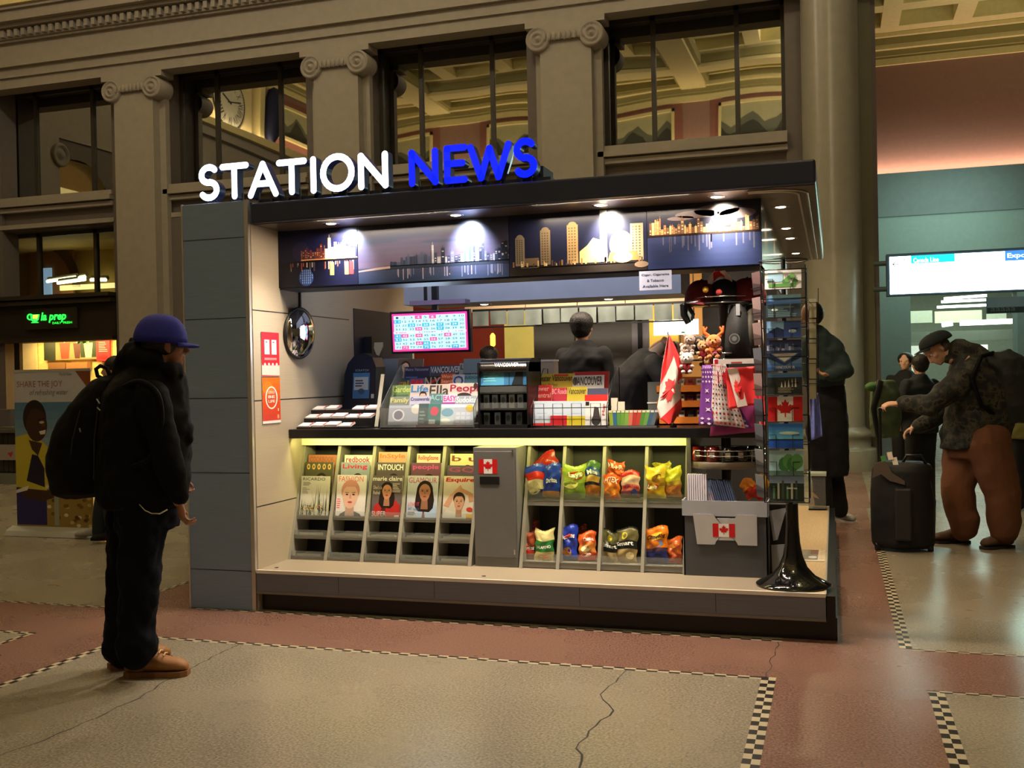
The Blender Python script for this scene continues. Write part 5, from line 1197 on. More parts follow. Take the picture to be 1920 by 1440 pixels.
g = MB(); m = .014; gw, gh = sw_ - 2 * m, sh_ - 2 * m; f3 = f2.sub(m, m, .001); CY_ = lit((188, 236, 240)); NUM = lit((50, 84, 110), .5); T1 = lit((60, 170, 200)); P1 = lit((224, 90, 150)); W1 = lit((250, 240, 255))
g.frect(f3, 0, 0, gw, gh, CY_, 0)
hits_t = {11, 23, 25, 27, 29, 37, 41, 51, 65, 75, 79}; hits_p = {4, 6, 34, 42, 44, 48, 56, 64, 72}
rows = [gh * (1 - .115 * (i + .5)) if i < 4 else gh * (1 - .54 - .115 * (i - 4 + .5)) for i in range(8)]
for i in range(8):
    for j in range(10):
        n = i * 10 + j + 1; cx = gw * (j + .5) / 10; cy = rows[i]; cw, ch = gw * .05, gh * .05
        if n in hits_t: g.frect(f3, cx - cw, cy - ch * 1.05, cx + cw, cy + ch * 1.05, T1, .0006)
        if n in hits_p: g.frect(f3, cx - cw, cy - ch * 1.05, cx + cw, cy + ch * 1.05, P1, .0006)
        tw = cw * (.45 if n < 10 else .8); g.ftext(f3, str(n), cx - tw * .8, cy - ch * .6, cx + tw * .8, cy + ch * .6, W1 if n in hits_t | hits_p else NUM, .0012)
g.frect(f3, -.004, gh * .475, gw + .004, gh * .53, lit((214, 226, 240)), .0005); g.ftext(f3, 'Keno', gw * .02, gh * .478, gw * .18, gh * .525, P1, .0012, bold=.03); g.ftext(f3, '- 2120689 - 1 - 5 - 1:06', gw * .3, gh * .487, gw * .97, gh * .517, NUM, .0012)
g.build('number_grid', tv)
g = MB(); ct = fr.p(W_ / 2, H_ * .7, -.1); g.box((ct.x - .02, ct.y, ct.z), (ct.x + .02, ct.y + .04, 2.36), BLACKM); g.build('ceiling_mount', tv)
a = at(768, 573, 'y', 6.68); b = at(872, 560, 'y', 6.68); g = MB(); g.box((a.x, 6.68, a.z), (b.x, 6.78, b.z), mat('violet_grey_box', (120, 104, 130), .5)); g.box((a.x + .1, 6.7, b.z - .002), (a.x + .12, 6.72, HZ0), BLACKM); tag(g.build('ceiling_box'), 'shallow violet-grey strip box mounted right above the lottery screen', 'box')
lamp('AREA', fr.p(W_ / 2, H_ / 2, .03), 1.2, (200, 225, 255), .3, fr.p(W_ / 2, H_ / 2, 1))
# ---- grey service desk at the rear left with terminal and paper
g = MB(); a = at(592, 760, 'y', 7.0); b = at(748, 672, 'y', 7.0); g.box((a.x, 7.0, ZT_ - .3), (b.x, 7.25, b.z), mat('desk_screen_grey', (136, 140, 148), .6)); g.box((-3.37, 6.72, ZT_ - .6), (b.x, 7.3, ZT_ - .02), BLACKM)
g.box((a.x, 7.0, KZ), (b.x, 7.25, ZT_ - .3), BLACKM); dk = tag(g.build('service_desk'), 'dark grey desk screen behind the counter under the convex mirror', 'desk')
tm = at(685, 760, 'y', 6.6); a = at(642, 760, 'y', 6.6); b = at(700, 660, 'y', 6.6)
g = MB(); fr = Frame((a.x, 6.6, ZT_), (1, 0, 0), (0, .12, 1)); w, h = b.x - a.x, b.z - ZT_
pts = [(0, 0), (w, 0), (w * .98, h * .8), (w * .86, h * .94), (w * .6, h), (w * .3, h * .97), (w * .1, h * .86), (.0, h * .7)]
g.prism([fr.p(u, v, 0) for u, v in pts], (0, .16, 0), mat('terminal_navy', (24, 30, 54), .4)); o = g.build('ticket_terminal', bevel=.006); tag(o, 'navy ticket terminal with a rounded top beside the newspaper rack', 'machine')
g = MB(); g.frect(fr, w * .28, h * .36, w * .8, h * .72, ink((70, 130, 190)), .002); g.frect(fr, w * .32, h * .48, w * .76, h * .66, ink((200, 210, 220)), .003); lines(g, fr, w * .36, h * .52, w * .7, h * .63, 3, (70, 80, 100), .004); g.fell(fr, w * .55, h * .46, w * .1, h * .04, ink((60, 90, 130)), .004); g.ftext(fr, 'SCRATCH', w * .34, h * .74, w * .76, h * .77, ink((150, 180, 220)), .003); g.frect(fr, w * .86, h * .36, w * .95, h * .42, WHITE, .003); g.build('front_label', o)
for (x0p, x1p, y0p, y1p, nm, lb, ct_, col, tp) in ((633, 656, 651, 668, 'paper_card', 'beige card standing on the grey desk screen, left of the dark lamp bags', 'card', (196, 176, 150), 1), (700, 716, 641, 668, 'paper_pennant', 'pale pointed paper hanging beside the dark brushes, left of the lottery screen', 'paper', (206, 190, 160), 2)):
    a = at(x0p, y1p, 'y', 7.1); b = at(x1p, y0p, 'y', 7.1); g = MB(); fr = Frame((a.x, 7.1, a.z), (1, 0, 0), (0, .2, 1)); w, h = b.x - a.x, b.z - a.z
    g.prism([fr.p(u, v) for u, v in ([(0, 0), (w, 0), (w * .86, h), (w * .1, h * .98)] if tp == 1 else [(w * .4, 0), (w * .6, 0), (w, h * .7), (w * .95, h), (0, h), (0, h * .6)])], (0, .01, 0), ink(col)); tag(g.build(nm), lb, ct_)
g = MB(); a = at(657, 672, 'y', 7.15); b = at(700, 634, 'y', 7.15); g.box((a.x, 7.12, a.z - .01), (b.x, 7.3, a.z + .16), mat('dark_holder', (34, 34, 34), .5)); o = tag(g.build('paper_holder'), 'dark holder stuffed with loose papers on top of the grey desk screen', 'holder')
for i in range(5):
    g = MB(); fr = Frame((a.x + .03 + i * .03, 7.115 + i * .002, a.z + .07 + random.uniform(0, .03)), (1, 0, 0), (random.uniform(-.3, .3), .1, 1)); g.fbox(fr, 0, 0, -.001, .03, .07, .001, ink(random.choice([(200, 196, 180), (150, 140, 110), (206, 200, 190)]))); g.build('loose_paper', o)
# ---- acrylic newspaper rack
na = at(716, 804, 'y', 6.02); nb = at(890, 804, 'y', 6.02)
nr = thing('acrylic_newspaper_rack', ((na.x + nb.x) / 2, 6.1, ZT_), 'clear acrylic tiered rack crowded with newspapers and puzzle magazines on the counter', 'rack')
g = MB(); g.box((na.x, 6.0, ZT_), (nb.x, 6.42, ZT_ + .006), ACR); g.box((na.x, 6.0, ZT_), (nb.x, 6.004, ZT_ + .13), ACR); g.build('front_tray', nr)
for x in (na.x - .004, nb.x):
    g = MB(); g.prism([(x, 6.0, ZT_), (x, 6.42, ZT_), (x, 6.42, ZT_ + .42), (x, 6.34, ZT_ + .40), (x, 6.0, ZT_ + .13)], (.004, 0, 0), ACR); g.build('side_panel', nr)
g = MB(); fr = Frame(at(702, 800, 'y', 6.1), (1, 0, 0), (.22, .35, 1)); g.fbox(fr, 0, 0, -.004, .025, .36, 0, mat('acrylic_edge', (170, 166, 150), .2)); g.build('side_brace', nr)
def paper(px0, px1, y0p, y1p, y, bg, title, tcol, label, art=None, name='magazine', cat='magazine', group='papers in the acrylic rack', lean=.25, hext=None):
    a = at(px0, y1p, 'y', y); b = at(px1, y0p, 'y', y); w, h = b.x - a.x, (b.z - a.z) / math.cos(math.atan(lean))
    fr = Frame((a.x, y, a.z), (1, 0, 0), (0, lean, 1)); g = book(fr, w, h, th=.004, bg=bg); g.frect(fr, 0, 0, w, h, ink(bg))
    if art: art(g, fr, w, h)
    if title: 
        tb = .80 if not hext else hext; g.ftext(fr, title, w * .05, h * tb, w * .95, h * .96, ink(tcol), .0024, bold=.02)
    return tag(g.build(name), label, cat, group)
def a_face(sk=0, long=True, cx=.6, cy=.5, s=.3): return lambda g, fr, w, h: face(g, fr, w * cx, h * cy, w * s, SKIN[sk], (40, 30, 30), long, .0008)
def a_lines(col, n=8): return lambda g, fr, w, h: lines(g, fr, w * .08, h * .06, w * .92, h * .7, n, col)
def a_grid(col): return lambda g, fr, w, h: [g.frect(fr, w * (.1 + .27 * (i % 3)), h * (.08 + .2 * (i // 3)), w * (.3 + .27 * (i % 3)), h * (.22 + .2 * (i // 3)), ink(col), .001) for i in range(9)]
# back tier
paper(742, 788, 672, 740, 6.40, (96, 82, 74), None, WHITE, 'brownish tabloid standing tallest at the left rear of the acrylic rack', a_face(0, True, .3, .75, .3))
paper(754, 802, 687, 745, 6.38, (36, 44, 84), 'Metro Vancouver', (150, 150, 170), 'navy magazine in the rear row of the acrylic rack, left', a_lines((90, 110, 170), 7), hext=.86)
paper(801, 862, 684, 745, 6.385, (64, 72, 90), 'VANCOUVER', (200, 205, 214), 'blue-grey city magazine in the rear row under the lottery screen', a_lines((40, 50, 70), 5), hext=.76)
paper(858, 903, 680, 742, 6.37, (150, 160, 160), 'LIVING', (40, 50, 56), 'pale magazine with a dark-haired head in the rear row, right', a_face(3, False, .62, .62, .3), hext=.80)
paper(868, 905, 672, 700, 6.40, (110, 130, 140), None, WHITE, 'pale teal booklet standing behind the right end of the rear row', None)
# second tier
paper(743, 764, 712, 752, 6.31, (60, 90, 110), 'gal', (210, 170, 60), 'thin blue booklet with yellow letters, second row left', hext=.7)
paper(765, 792, 709, 760, 6.30, (70, 100, 150), 'CAA', (224, 60, 100), 'blue magazine with a pink-red banner, second row', lambda g, fr, w, h: g.frect(fr, w * .1, h * .68, w * .9, h * .95, ink((200, 50, 80)), .001), hext=.72)
paper(792, 826, 705, 760, 6.31, (40, 34, 44), 'N.Y.', (190, 180, 170), 'black magazine with a red slash, second row centre', lambda g, fr, w, h: g.fpoly(fr, [(0, h * .6), (w, h * .95), (w, h), (w * .4, h * .86)], ink((190, 50, 50)), .001), hext=.60)
paper(823, 848, 700, 760, 6.29, (214, 90, 56), 'Word\nSearch', (250, 200, 160), 'orange-red puzzle magazine in the second row', None, hext=.7)
paper(846, 866, 702, 760, 6.285, (206, 212, 222), 'O', (60, 90, 160), 'white magazine with a blue letter O in the second row', None, hext=.62)
paper(865, 903, 702, 760, 6.30, (120, 176, 190), 'SUDOKU', (60, 110, 140), 'light teal puzzle magazine in the second row, right', a_lines((90, 140, 160), 6), hext=.86)
# third tier
paper(731, 770, 722, 775, 6.20, (120, 150, 90), 'Garden', (200, 220, 130), 'green magazine in the third row, left', a_lines((80, 110, 90), 5), hext=.74)
paper(766, 801, 720, 775, 6.18, (200, 190, 184), 'Life', (50, 130, 190), 'magazine with a blue title and a capped head, third row', a_face(0, False, .68, .55, .34), hext=.72)
paper(800, 840, 720, 775, 6.19, (206, 196, 184), 'Ella', (70, 60, 60), 'cream magazine with a dark script title, third row centre', None, hext=.60)
paper(838, 896, 718, 778, 6.17, (214, 206, 196), 'Peopl', (170, 30, 70), 'white celebrity magazine with a dark red title, third row right', lambda g, fr, w, h: (g.fell(fr, w * .5, h * .56, w * .26, h * .14, ink((60, 40, 50)), .001), g.fell(fr, w * .85, h * .9, w * .06, h * .1, ink((60, 40, 40)), .003), g.frect(fr, w * .3, h * .48, w * .7, h * .52, ink((190, 190, 60)), .002)), hext=.66)
# fourth tier
paper(728, 765, 744, 790, 6.10, (120, 126, 116), 'Family', (190, 190, 110), 'grey-green magazine, fourth row left', None, hext=.7)
paper(765, 803, 743, 790, 6.095, (170, 172, 190), 'Crosswords', (70, 60, 120), 'lilac puzzle magazine, fourth row', a_lines((120, 110, 150), 6), hext=.82)
paper(802, 830, 738, 790, 6.10, (84, 120, 120), 'ACT', (140, 180, 180), 'teal puzzle magazine, fourth row centre', None, hext=.75)
paper(828, 853, 740, 788, 6.09, (220, 200, 214), 'EASY', (190, 50, 140), 'pink magazine with a purple title, fourth row', lambda g, fr, w, h: g.frect(fr, 0, h * .52, w, h * .7, ink((150, 60, 150)), .001), hext=.74)
paper(851, 890, 742, 790, 6.085, (150, 160, 160), 'Sudoku', (235, 235, 235), 'grey magazine with a white puzzle title, fourth row right', lambda g, fr, w, h: g.fell(fr, w * .75, h * .5, w * .2, h * .14, ink((220, 180, 60)), .001), hext=.72)
# front tier
paper(727, 783, 760, 797, 6.03, (150, 158, 172), None, WHITE, 'large grey-blue paper with a round picture, front row left', lambda g, fr, w, h: (g.fell(fr, w * .33, h * .5, w * .2, h * .3, ink((206, 206, 210)), .001, 20), g.fell(fr, w * .33, h * .5, w * .15, h * .23, ink((110, 110, 130)), .0015, 20), g.fell(fr, w * .9, h * .8, w * .16, h * .24, ink((200, 196, 190)), .001)))
paper(783, 802, 757, 797, 6.028, (60, 80, 84), None, WHITE, 'narrow dark green booklet, front row', a_lines((110, 130, 130), 4))
paper(801, 824, 758, 797, 6.026, (60, 110, 110), None, WHITE, 'teal booklet with a red round badge, front row', lambda g, fr, w, h: (g.fell(fr, w * .5, h * .66, w * .32, h * .22, ink((196, 60, 90)), .001), g.frect(fr, w * .1, h * .05, w * .6, h * .25, ink((190, 200, 200)), .001)))
paper(823, 851, 758, 797, 6.03, (190, 206, 214), None, WHITE, 'white magazine with a blue animal picture, front row', lambda g, fr, w, h: (g.fell(fr, w * .5, h * .6, w * .4, h * .2, ink((110, 160, 190)), .001), g.fell(fr, w * .4, h * .2, w * .3, h * .12, ink((230, 232, 226)), .0014)))
paper(850, 886, 758, 797, 6.025, (186, 196, 214), None, WHITE, 'pale blue grid puzzle paper with a yellow badge, front row right', lambda g, fr, w, h: (a_grid((206, 214, 230))(g, fr, w, h), g.fell(fr, w * .78, h * .8, w * .2, h * .17, ink((214, 180, 60)), .002)))
# ---- souvenir display case
a = at(902, 800, 'y', 6.05); b = at(993, 672, 'y', 6.05); w = b.x - a.x
dc = thing('souvenir_display', ((a.x + b.x) / 2, 6.15, ZT_), 'black countertop souvenir display with a curved chrome header and blue panel', 'display case')
g = MB(); hh = b.z - ZT_
g.box((a.x, 6.0, ZT_), (a.x + .008, 6.3, ZT_ + hh * .95), BLACKM); g.box((b.x - .008, 6.0, ZT_), (b.x, 6.3, ZT_ + hh * .95), BLACKM); g.box((a.x, 6.28, ZT_), (b.x, 6.3, ZT_ + hh), BLACKM); g.box((a.x, 6.0, ZT_), (b.x, 6.3, ZT_ + .02), BLACKM); g.build('case_body', dc)
g = MB(); g.prism([(a.x, 6.02 + .10 * (1 - math.cos(t)), ZT_ + hh - .08 + .085 * math.sin(t)) for t in [PI / 2 * i / 6 for i in range(7)]] + [(a.x, 6.3, ZT_ + hh + .005), (a.x, 6.3, ZT_ + hh - .08)], (w, 0, 0), mat('dark_chrome', (70, 66, 62), .18, metal=.9), True)
fr = Frame((a.x + w * .32, 6.025, ZT_ + hh - .05), (1, 0, 0), (0, .5, 1)); g.ftext(fr, 'VANCOUVER', 0, 0, w * .48, .026, ink((230, 225, 215)), .006); g.build('header', dc)
g = MB(); fr = Frame((a.x + .01, 6.03, ZT_ + hh * .62), (1, 0, 0), (0, .1, 1)); w2, h2 = w - .02, hh * .24; g.fbox(fr, 0, 0, -.004, w2, h2, 0, ink((56, 110, 150))); g.fpoly(fr, [(w2 * .0, 0), (w2 * .5, 0), (w2 * .5, h2 * .8), (w2 * .3, h2)], ink((80, 150, 180)), .001); g.frect(fr, w2 * .6, 0, w2 * .62, h2, ink((40, 60, 70)), .001); g.fpoly(fr, [(w2 * .66, 0), (w2 * .9, 0), (w2 * .9, h2), (w2 * .78, h2)], ink((24, 30, 34)), .0015); lines(g, fr, w2 * .06, h2 * .2, w2 * .5, h2 * .8, 4, (110, 180, 190), .002); g.build('picture_panel', dc)
for z in (.26, .50):
    g = MB(); g.box((a.x + .008, 6.02, ZT_ + hh * z), (b.x - .008, 6.28, ZT_ + hh * z + .008), ACR); g.box((a.x + .008, 6.018, ZT_ + hh * z + .008), (b.x - .008, 6.021, ZT_ + hh * z + .045), ACR); g.build('clear_shelf', dc)
so = None
for r_ in range(2):
    for i in range(4 + r_):
        x = a.x + .035 + i * (w - .07) / (3.6 + r_); z = ZT_ + hh * (.02, .28)[r_]
        g = MB(); c = random.choice([(150, 146, 136), (120, 130, 140), (90, 100, 110), (170, 168, 150)]); g.box((x - .018, 6.06, z + .003), (x + .018, 6.075, z + .085), ink(c)); g.fell(Frame((x, 6.059, z + .05), (1, 0, 0), (0, 0, 1)), 0, 0, .012, .02, ink(tuple(int(q * .6) for q in c)), .001)
        tag(g.build('souvenir_magnet'), '%s souvenir card in the black display case, %s shelf' % (('first', 'second', 'third', 'fourth', 'fifth')[i], ('lower', 'upper')[r_]), 'souvenir', 'souvenirs in the black case')
# ---- wire map rack
a = at(998, 802, 'y', 6.02); b = at(1139, 802, 'y', 6.02)
wr = thing('wire_map_rack', ((a.x + b.x) / 2, 6.1, ZT_), 'black wire rack of yellow, red and white maps on the counter', 'rack')
WIRE = mat('black_wire', (24, 24, 26), .35, metal=.3)
g = MB(); W3 = b.x - a.x
for z in (.012, .12): g.tube([(a.x, 6.4, ZT_ + z), (a.x, 6.0, ZT_ + z), (b.x, 6.0, ZT_ + z), (b.x, 6.4, ZT_ + z)], .0028, WIRE, n=6)
for x in (a.x, b.x): g.tube([(x, 6.0, ZT_), (x, 6.0, ZT_ + .12), (x, 6.3, ZT_ + .36), (x, 6.4, ZT_ + .36), (x, 6.4, ZT_)], .0028, WIRE, n=6)
g.build('wire_frame', wr)
for i in range(4):
    x = a.x + W3 * (i + .18) / 4; g = MB(); g.tube([(x, 5.998, ZT_ + .01), (x, 5.998, ZT_ + .145), (x + W3 * .13, 5.998, ZT_ + .145), (x + W3 * .13, 5.998, ZT_ + .01)], .0024, WIRE, n=6); g.build('wire_loop', wr)
MP = 'maps in the wire rack'
paper(999, 1074, 700, 760, 6.30, (204, 176, 50), 'Greater Vancouver', (90, 60, 30), 'large yellow regional map at the rear left of the wire rack', lambda g, fr, w, h: (g.ftext(fr, 'Fraser Valley', w * .05, h * .58, w * .6, h * .70, ink((90, 60, 30)), .002), g.frect(fr, w * .5, h * .92, w * .85, h * .98, ink((210, 60, 40)), .002)), 'folded_map', 'map', MP, hext=.76)
paper(1072, 1139, 696, 760, 6.32, (180, 44, 40), None, WHITE, 'red map rising behind the white guidebook in the wire rack', None, 'folded_map', 'map', MP)
paper(1072, 1130, 703, 760, 6.29, (214, 208, 196), 'VANCOUVER', (60, 54, 50), 'white city guidebook with black title in the wire rack', lambda g, fr, w, h: (g.ftext(fr, "Michael's", w * .45, h * .84, w * .9, h * .93, ink((90, 84, 80)), .002), g.fell(fr, w * .08, h * .8, w * .08, h * .14, ink((90, 86, 76)), .002)), 'guidebook', 'book', MP, hext=.66)
paper(998, 1032, 722, 775, 6.2, (205, 48, 48), 'Lower\nCentral', (240, 170, 160), 'red folded map, middle row left of the wire rack', None, 'folded_map', 'map', MP, hext=.55)
paper(1032, 1062, 727, 775, 6.205, (190, 44, 60), 'BC Roads', (240, 160, 170), 'crimson folded map, middle row second in the wire rack', None, 'folded_map', 'map', MP, hext=.75)
paper(1062, 1098, 725, 775, 6.195, (206, 186, 56), 'Vancouver', (90, 80, 30), 'yellow folded map, middle row centre of the wire rack', None, 'folded_map', 'map', MP, hext=.72)
paper(1100, 1137, 728, 775, 6.20, (80, 84, 110), None, WHITE, 'blue-grey map, middle row right of the wire rack', a_lines((130, 130, 150), 5), 'folded_map', 'map', MP)
for i, (p0, p1, lo, lb) in enumerate(((1000, 1031, (190, 40, 44), 'white map with a red foot, front row left of the wire rack'), (1032, 1062, (190, 36, 44), 'pale map with a red lower half, front row second in the wire rack'), (1063, 1096, (206, 190, 50), 'pale map with a yellow lower half, front row third in the wire rack'))):
    paper(p0, p1, 752, 799, 6.02, (186, 200, 214), None, WHITE, lb, lambda g, fr, w, h, i=i, lo=lo: (g.frect(fr, 0, 0, w, h * (.12, .42, .40)[i], ink(lo), .001), g.frect(fr, w * .2, h * .5, w * .8, h * .52, ink((150, 170, 190)), .001)), 'folded_map', 'map', MP, lean=.12)
paper(1096, 1138, 740, 799, 6.022, (214, 214, 216), None, WHITE, 'white guide with a red top, front row right of the wire rack', lambda g, fr, w, h: (g.frect(fr, 0, h * .80, w, h, ink((196, 44, 40)), .001), g.frect(fr, w * .04, h * .66, w * .2, h * .78, ink((30, 26, 26)), .0015), g.fell(fr, w * .5, h * .18, w * .2, h * .16, ink((50, 50, 50)), .0015), g.fpoly(fr, [(w * .35, h * .2), (w * .7, h * .2), (w * .6, h * .6), (w * .42, h * .62)], ink((60, 56, 56)), .0018), g.ftext(fr.sub(w * .92, h * .35, 0, PI / 2), 'Map', 0, 0, h * .36, w * .16, ink((200, 50, 50)), .002)), 'guidebook', 'book', MP, lean=.12)
# ---- plastic jug and slips behind
a = at(1004, 702, 'y', 6.6); b = at(1038, 674, 'y', 6.6)
g = MB(); g.box((a.x, 6.6, ZT_ - .06), (b.x, 6.72, b.z), mat('frosted_tub', (190, 176, 160), .35, trans=.4, vary=.1)); g.box((a.x - .003, 6.597, b.z - .012), (b.x + .003, 6.723, b.z), mat('tub_rim', (206, 200, 190), .4)); tag(g.build('plastic_tub'), 'frosted plastic tub behind the yellow map, before the man in the dark coat', 'tub')
# ---- gum packs in a long box
a = at(1143, 800, 'y', 6.02); b = at(1232, 800, 'y', 6.02)
g = MB(); g.box((a.x, 6.0, ZT_), (b.x, 6.10, ZT_ + .01), mat('grey_tray', (90, 90, 92), .5)); g.box((a.x, 6.10, ZT_), (b.x, 6.105, ZT_ + .08), mat('grey_tray', (90, 90, 92), .5)); tag(g.build('pack_tray'), 'low grey tray holding the small coloured packs on the counter', 'tray')
pc_ = [(150, 170, 70), (60, 110, 150), (96, 150, 66), (110, 160, 70), (130, 170, 80), (206, 120, 100), (180, 60, 56), (190, 70, 60), (90, 140, 66), (110, 160, 80), (70, 100, 130), (96, 110, 120)]
lb_ = ['olive green', 'teal blue', 'green', 'mid green', 'light green', 'salmon', 'red', 'second red', 'leaf green', 'pale green', 'slate blue', 'grey blue']
pk = None
for i, c in enumerate(pc_):
    x = a.x + .004 + i * (b.x - a.x - .02) / 12; ln = (-.10 + i * .045); g = MB()
    g.prism([(x, 6.008, ZT_ + .012), (x + .023, 6.008, ZT_ + .012), (x + .023 + ln * .07, 6.008, ZT_ + .10), (x + ln * .07, 6.008, ZT_ + .10)], (0, .085, 0), ink(c, .35))
    g.prism([(x + .002 + ln * .07, 6.007, ZT_ + .088), (x + .021 + ln * .07, 6.007, ZT_ + .088), (x + .021 + ln * .07, 6.007, ZT_ + .1), (x + .002 + ln * .07, 6.007, ZT_ + .1)], (0, .0005, 0), ink((225, 220, 200)))
    tag(g.build('gum_pack'), '%s pack in the low tray by the hand flag, %s from left' % (lb_[i], ('first', 'second', 'third', 'fourth', 'fifth', 'sixth', 'seventh', 'eighth', 'ninth', 'tenth', 'eleventh', 'last')[i]), 'packet', 'coloured packs in the counter tray')
for (q0, q1, t0, t1, lb) in ((1146, 1158, 746, 768, 'left white slip standing behind the coloured packs'), (1157, 1171, 753, 768, 'right white slip standing behind the coloured packs')):
    a1 = at(q0, t1, 'y', 6.14); b1 = at(q1, t0, 'y', 6.14); g = MB(); g.box((a1.x, 6.14, ZT_), (b1.x, 6.15, b1.z), ink((216, 204, 186))); tag(g.build('paper_slip'), lb, 'paper')
# ---- hand flag on a thin stick
sx = at(1252, 622, 'y', 6.0); sb = V(sx.x + .02, 6.02, ZT_)
hf = thing('hand_flag', (sb.x, sb.y, ZT_), 'red and white maple leaf hand flag drooping on a thin stick above the counter', 'flag')
g = MB(); g.tube([sb, V(sx.x, 6.0, sx.z)], .0035, BLACK, n=6); g.lathe([(.02, 0), (.02, .012), (.006, .02)], sb, BLACKM, n=12); g.build('stick', hf)
def fpx(u, v):
    # u 0..1 left to right edge of the cloth in the picture, v 0 top .. 1 bottom
    L = [(1253, 628), (1241, 690), (1236, 742), (1232, 764), (1238, 786), (1252, 795)]; Rr = [(1254, 626), (1266, 650), (1281, 685), (1276, 730), (1279, 765), (1262, 793)]
    t = v * 5; i = min(4, int(t)); f = t - i
    a_ = (L[i][0] + (L[i + 1][0] - L[i][0]) * f, L[i][1] + (L[i + 1][1] - L[i][1]) * f); b_ = (Rr[i][0] + (Rr[i + 1][0] - Rr[i][0]) * f, Rr[i][1] + (Rr[i + 1][1] - Rr[i][1]) * f)
    x, y = a_[0] + (b_[0] - a_[0]) * u, a_[1] + (b_[1] - a_[1]) * u
    return at(x, y, 'y', 5.98 + .02 * math.sin(u * 5 + v * 3) - .012 * math.cos(u * 9) * v)
CR = mat('flag_red_cloth', (222, 30, 34), .6, sheen=.3); CW = mat('flag_white_cloth', (232, 214, 208), .6)
g = MB(); g.grid(lambda u, v: fpx(u, v), 16, 34, CW); g.f = [f[::-1] for f in g.f]
g.build('flag_cloth', hf, solid=.0012)
FO = V(.0008, -.0028, 0)
for f0, f1 in ((lambda u: 0, lambda u: .27 - .1 * (u - .5)), (lambda u: .74 - .1 * (u - .5), lambda u: 1)):
    g = MB(); g.grid(lambda u, v: fpx(u, f0(u) + (f1(u) - f0(u)) * v) + FO, 16, 14, CR); g.f = [f[::-1] for f in g.f]; g.build('red_stripe', hf)
g = MB(); g.grid(lambda u, v: fpx(.80 + .2 * u, .2 + .3 * v) + FO, 4, 8, CR); g.f = [f[::-1] for f in g.f]; g.build('red_fold', hf)
g = MB(); L_ = [fpx(.52 - .48 * q[1] + .10 * q[0], .50 + .165 * q[0] - .03 * q[1]) + FO * 1.6 for q in LEAF]; c_ = fpx(.52, .50) + FO * 1.8; g.add([c_] + L_, [(0, 1 + i, 1 + (i + 1) % len(LEAF)) for i in range(len(LEAF))], CR); g.build('maple_leaf', hf)
# ---- cigar sign on the beam
a = at(1199, 545, 'y', 5.84); b = at(1259, 506, 'y', 5.84); fr = Frame((a.x, 5.84, a.z), (1, 0, 0), (0, 0, 1)); w, h = b.x - a.x, b.z - a.z
g = MB(); g.fbox(fr, 0, 0, -.004, w, h, 0, ink((126, 130, 150)))
for i, (tx, a0, a1) in enumerate((('Cigar, Cigarette', .07, .93), ('& Tobacco', .24, .76), ('Available Here', .1, .9))): g.ftext(fr, tx, w * a0, h * (.72 - i * .29), w * a1, h * (.86 - i * .29), ink((44, 48, 70)), .001, bold=.02)
tag(g.build('notice_sign'), 'small pale sign reading Cigar, Cigarette & Tobacco Available Here under the beam', 'sign')
# ---- orange counter display behind the flag
ORG = mat('orange_display', (206, 116, 36), .5)
a = at(1268, 800, 'y', 6.35); b = at(1332, 706, 'y', 6.35)
od = thing('orange_display_stand', ((a.x + b.x) / 2, 6.4, ZT_), 'orange tiered candy stand on the counter behind the hand flag', 'display stand')
g = MB(); hh = b.z - ZT_; w = b.x - a.x
g.box((a.x - .1, 6.45, ZT_), (b.x, 6.47, ZT_ + hh), ORG)
for z in (.0, .34, .66): g.box((a.x - .1, 6.25, ZT_ + hh * z), (b.x, 6.45, ZT_ + hh * z + .01), ORG); g.box((a.x - .1, 6.25, ZT_ + hh * z), (b.x, 6.255, ZT_ + hh * z + .05), ORG)
g.build('stand_body', od)
for r_, (z, n_) in enumerate(((.012, 5), (.35, 5), (.67, 5))):
    for i in range(n_):
        x = a.x - .08 + i * (w + .06) / n_; c = [(200, 186, 160), (150, 40, 40), (190, 180, 170), (60, 60, 60), (206, 196, 170), (120, 30, 40)][(i + r_ * 2) % 6]
        g = MB(); g.box((x, 6.27, ZT_ + hh * z + .0), (x + .034, 6.33, ZT_ + hh * z + .085), ink(c)); g.box((x + .004, 6.269, ZT_ + hh * z + .06), (x + .03, 6.271, ZT_ + hh * z + .075), ink(tuple(int(q * .5) for q in c)))
        tag(g.build('candy_box'), '%s small box on the %s tier of the orange stand' % (('leftmost', 'second', 'middle', 'fourth', 'rightmost')[i], ('bottom', 'middle', 'top')[r_]), 'candy box', 'small boxes on the orange stand')
g = MB(); a = at(1215, 765, 'y', 6.3); b = at(1240, 716, 'y', 6.3); g.box((a.x, 6.3, ZT_), (b.x, 6.36, b.z), mat('grey_clear_box', (120, 126, 126), .3, trans=.3)); g.box((a.x - .004, 6.296, (ZT_ + b.z) / 2), (b.x + .004, 6.364, (ZT_ + b.z) / 2 + .008), WHITE); tag(g.build('clear_dispenser'), 'small clear dispenser on the counter just left of the hand flag', 'dispenser')
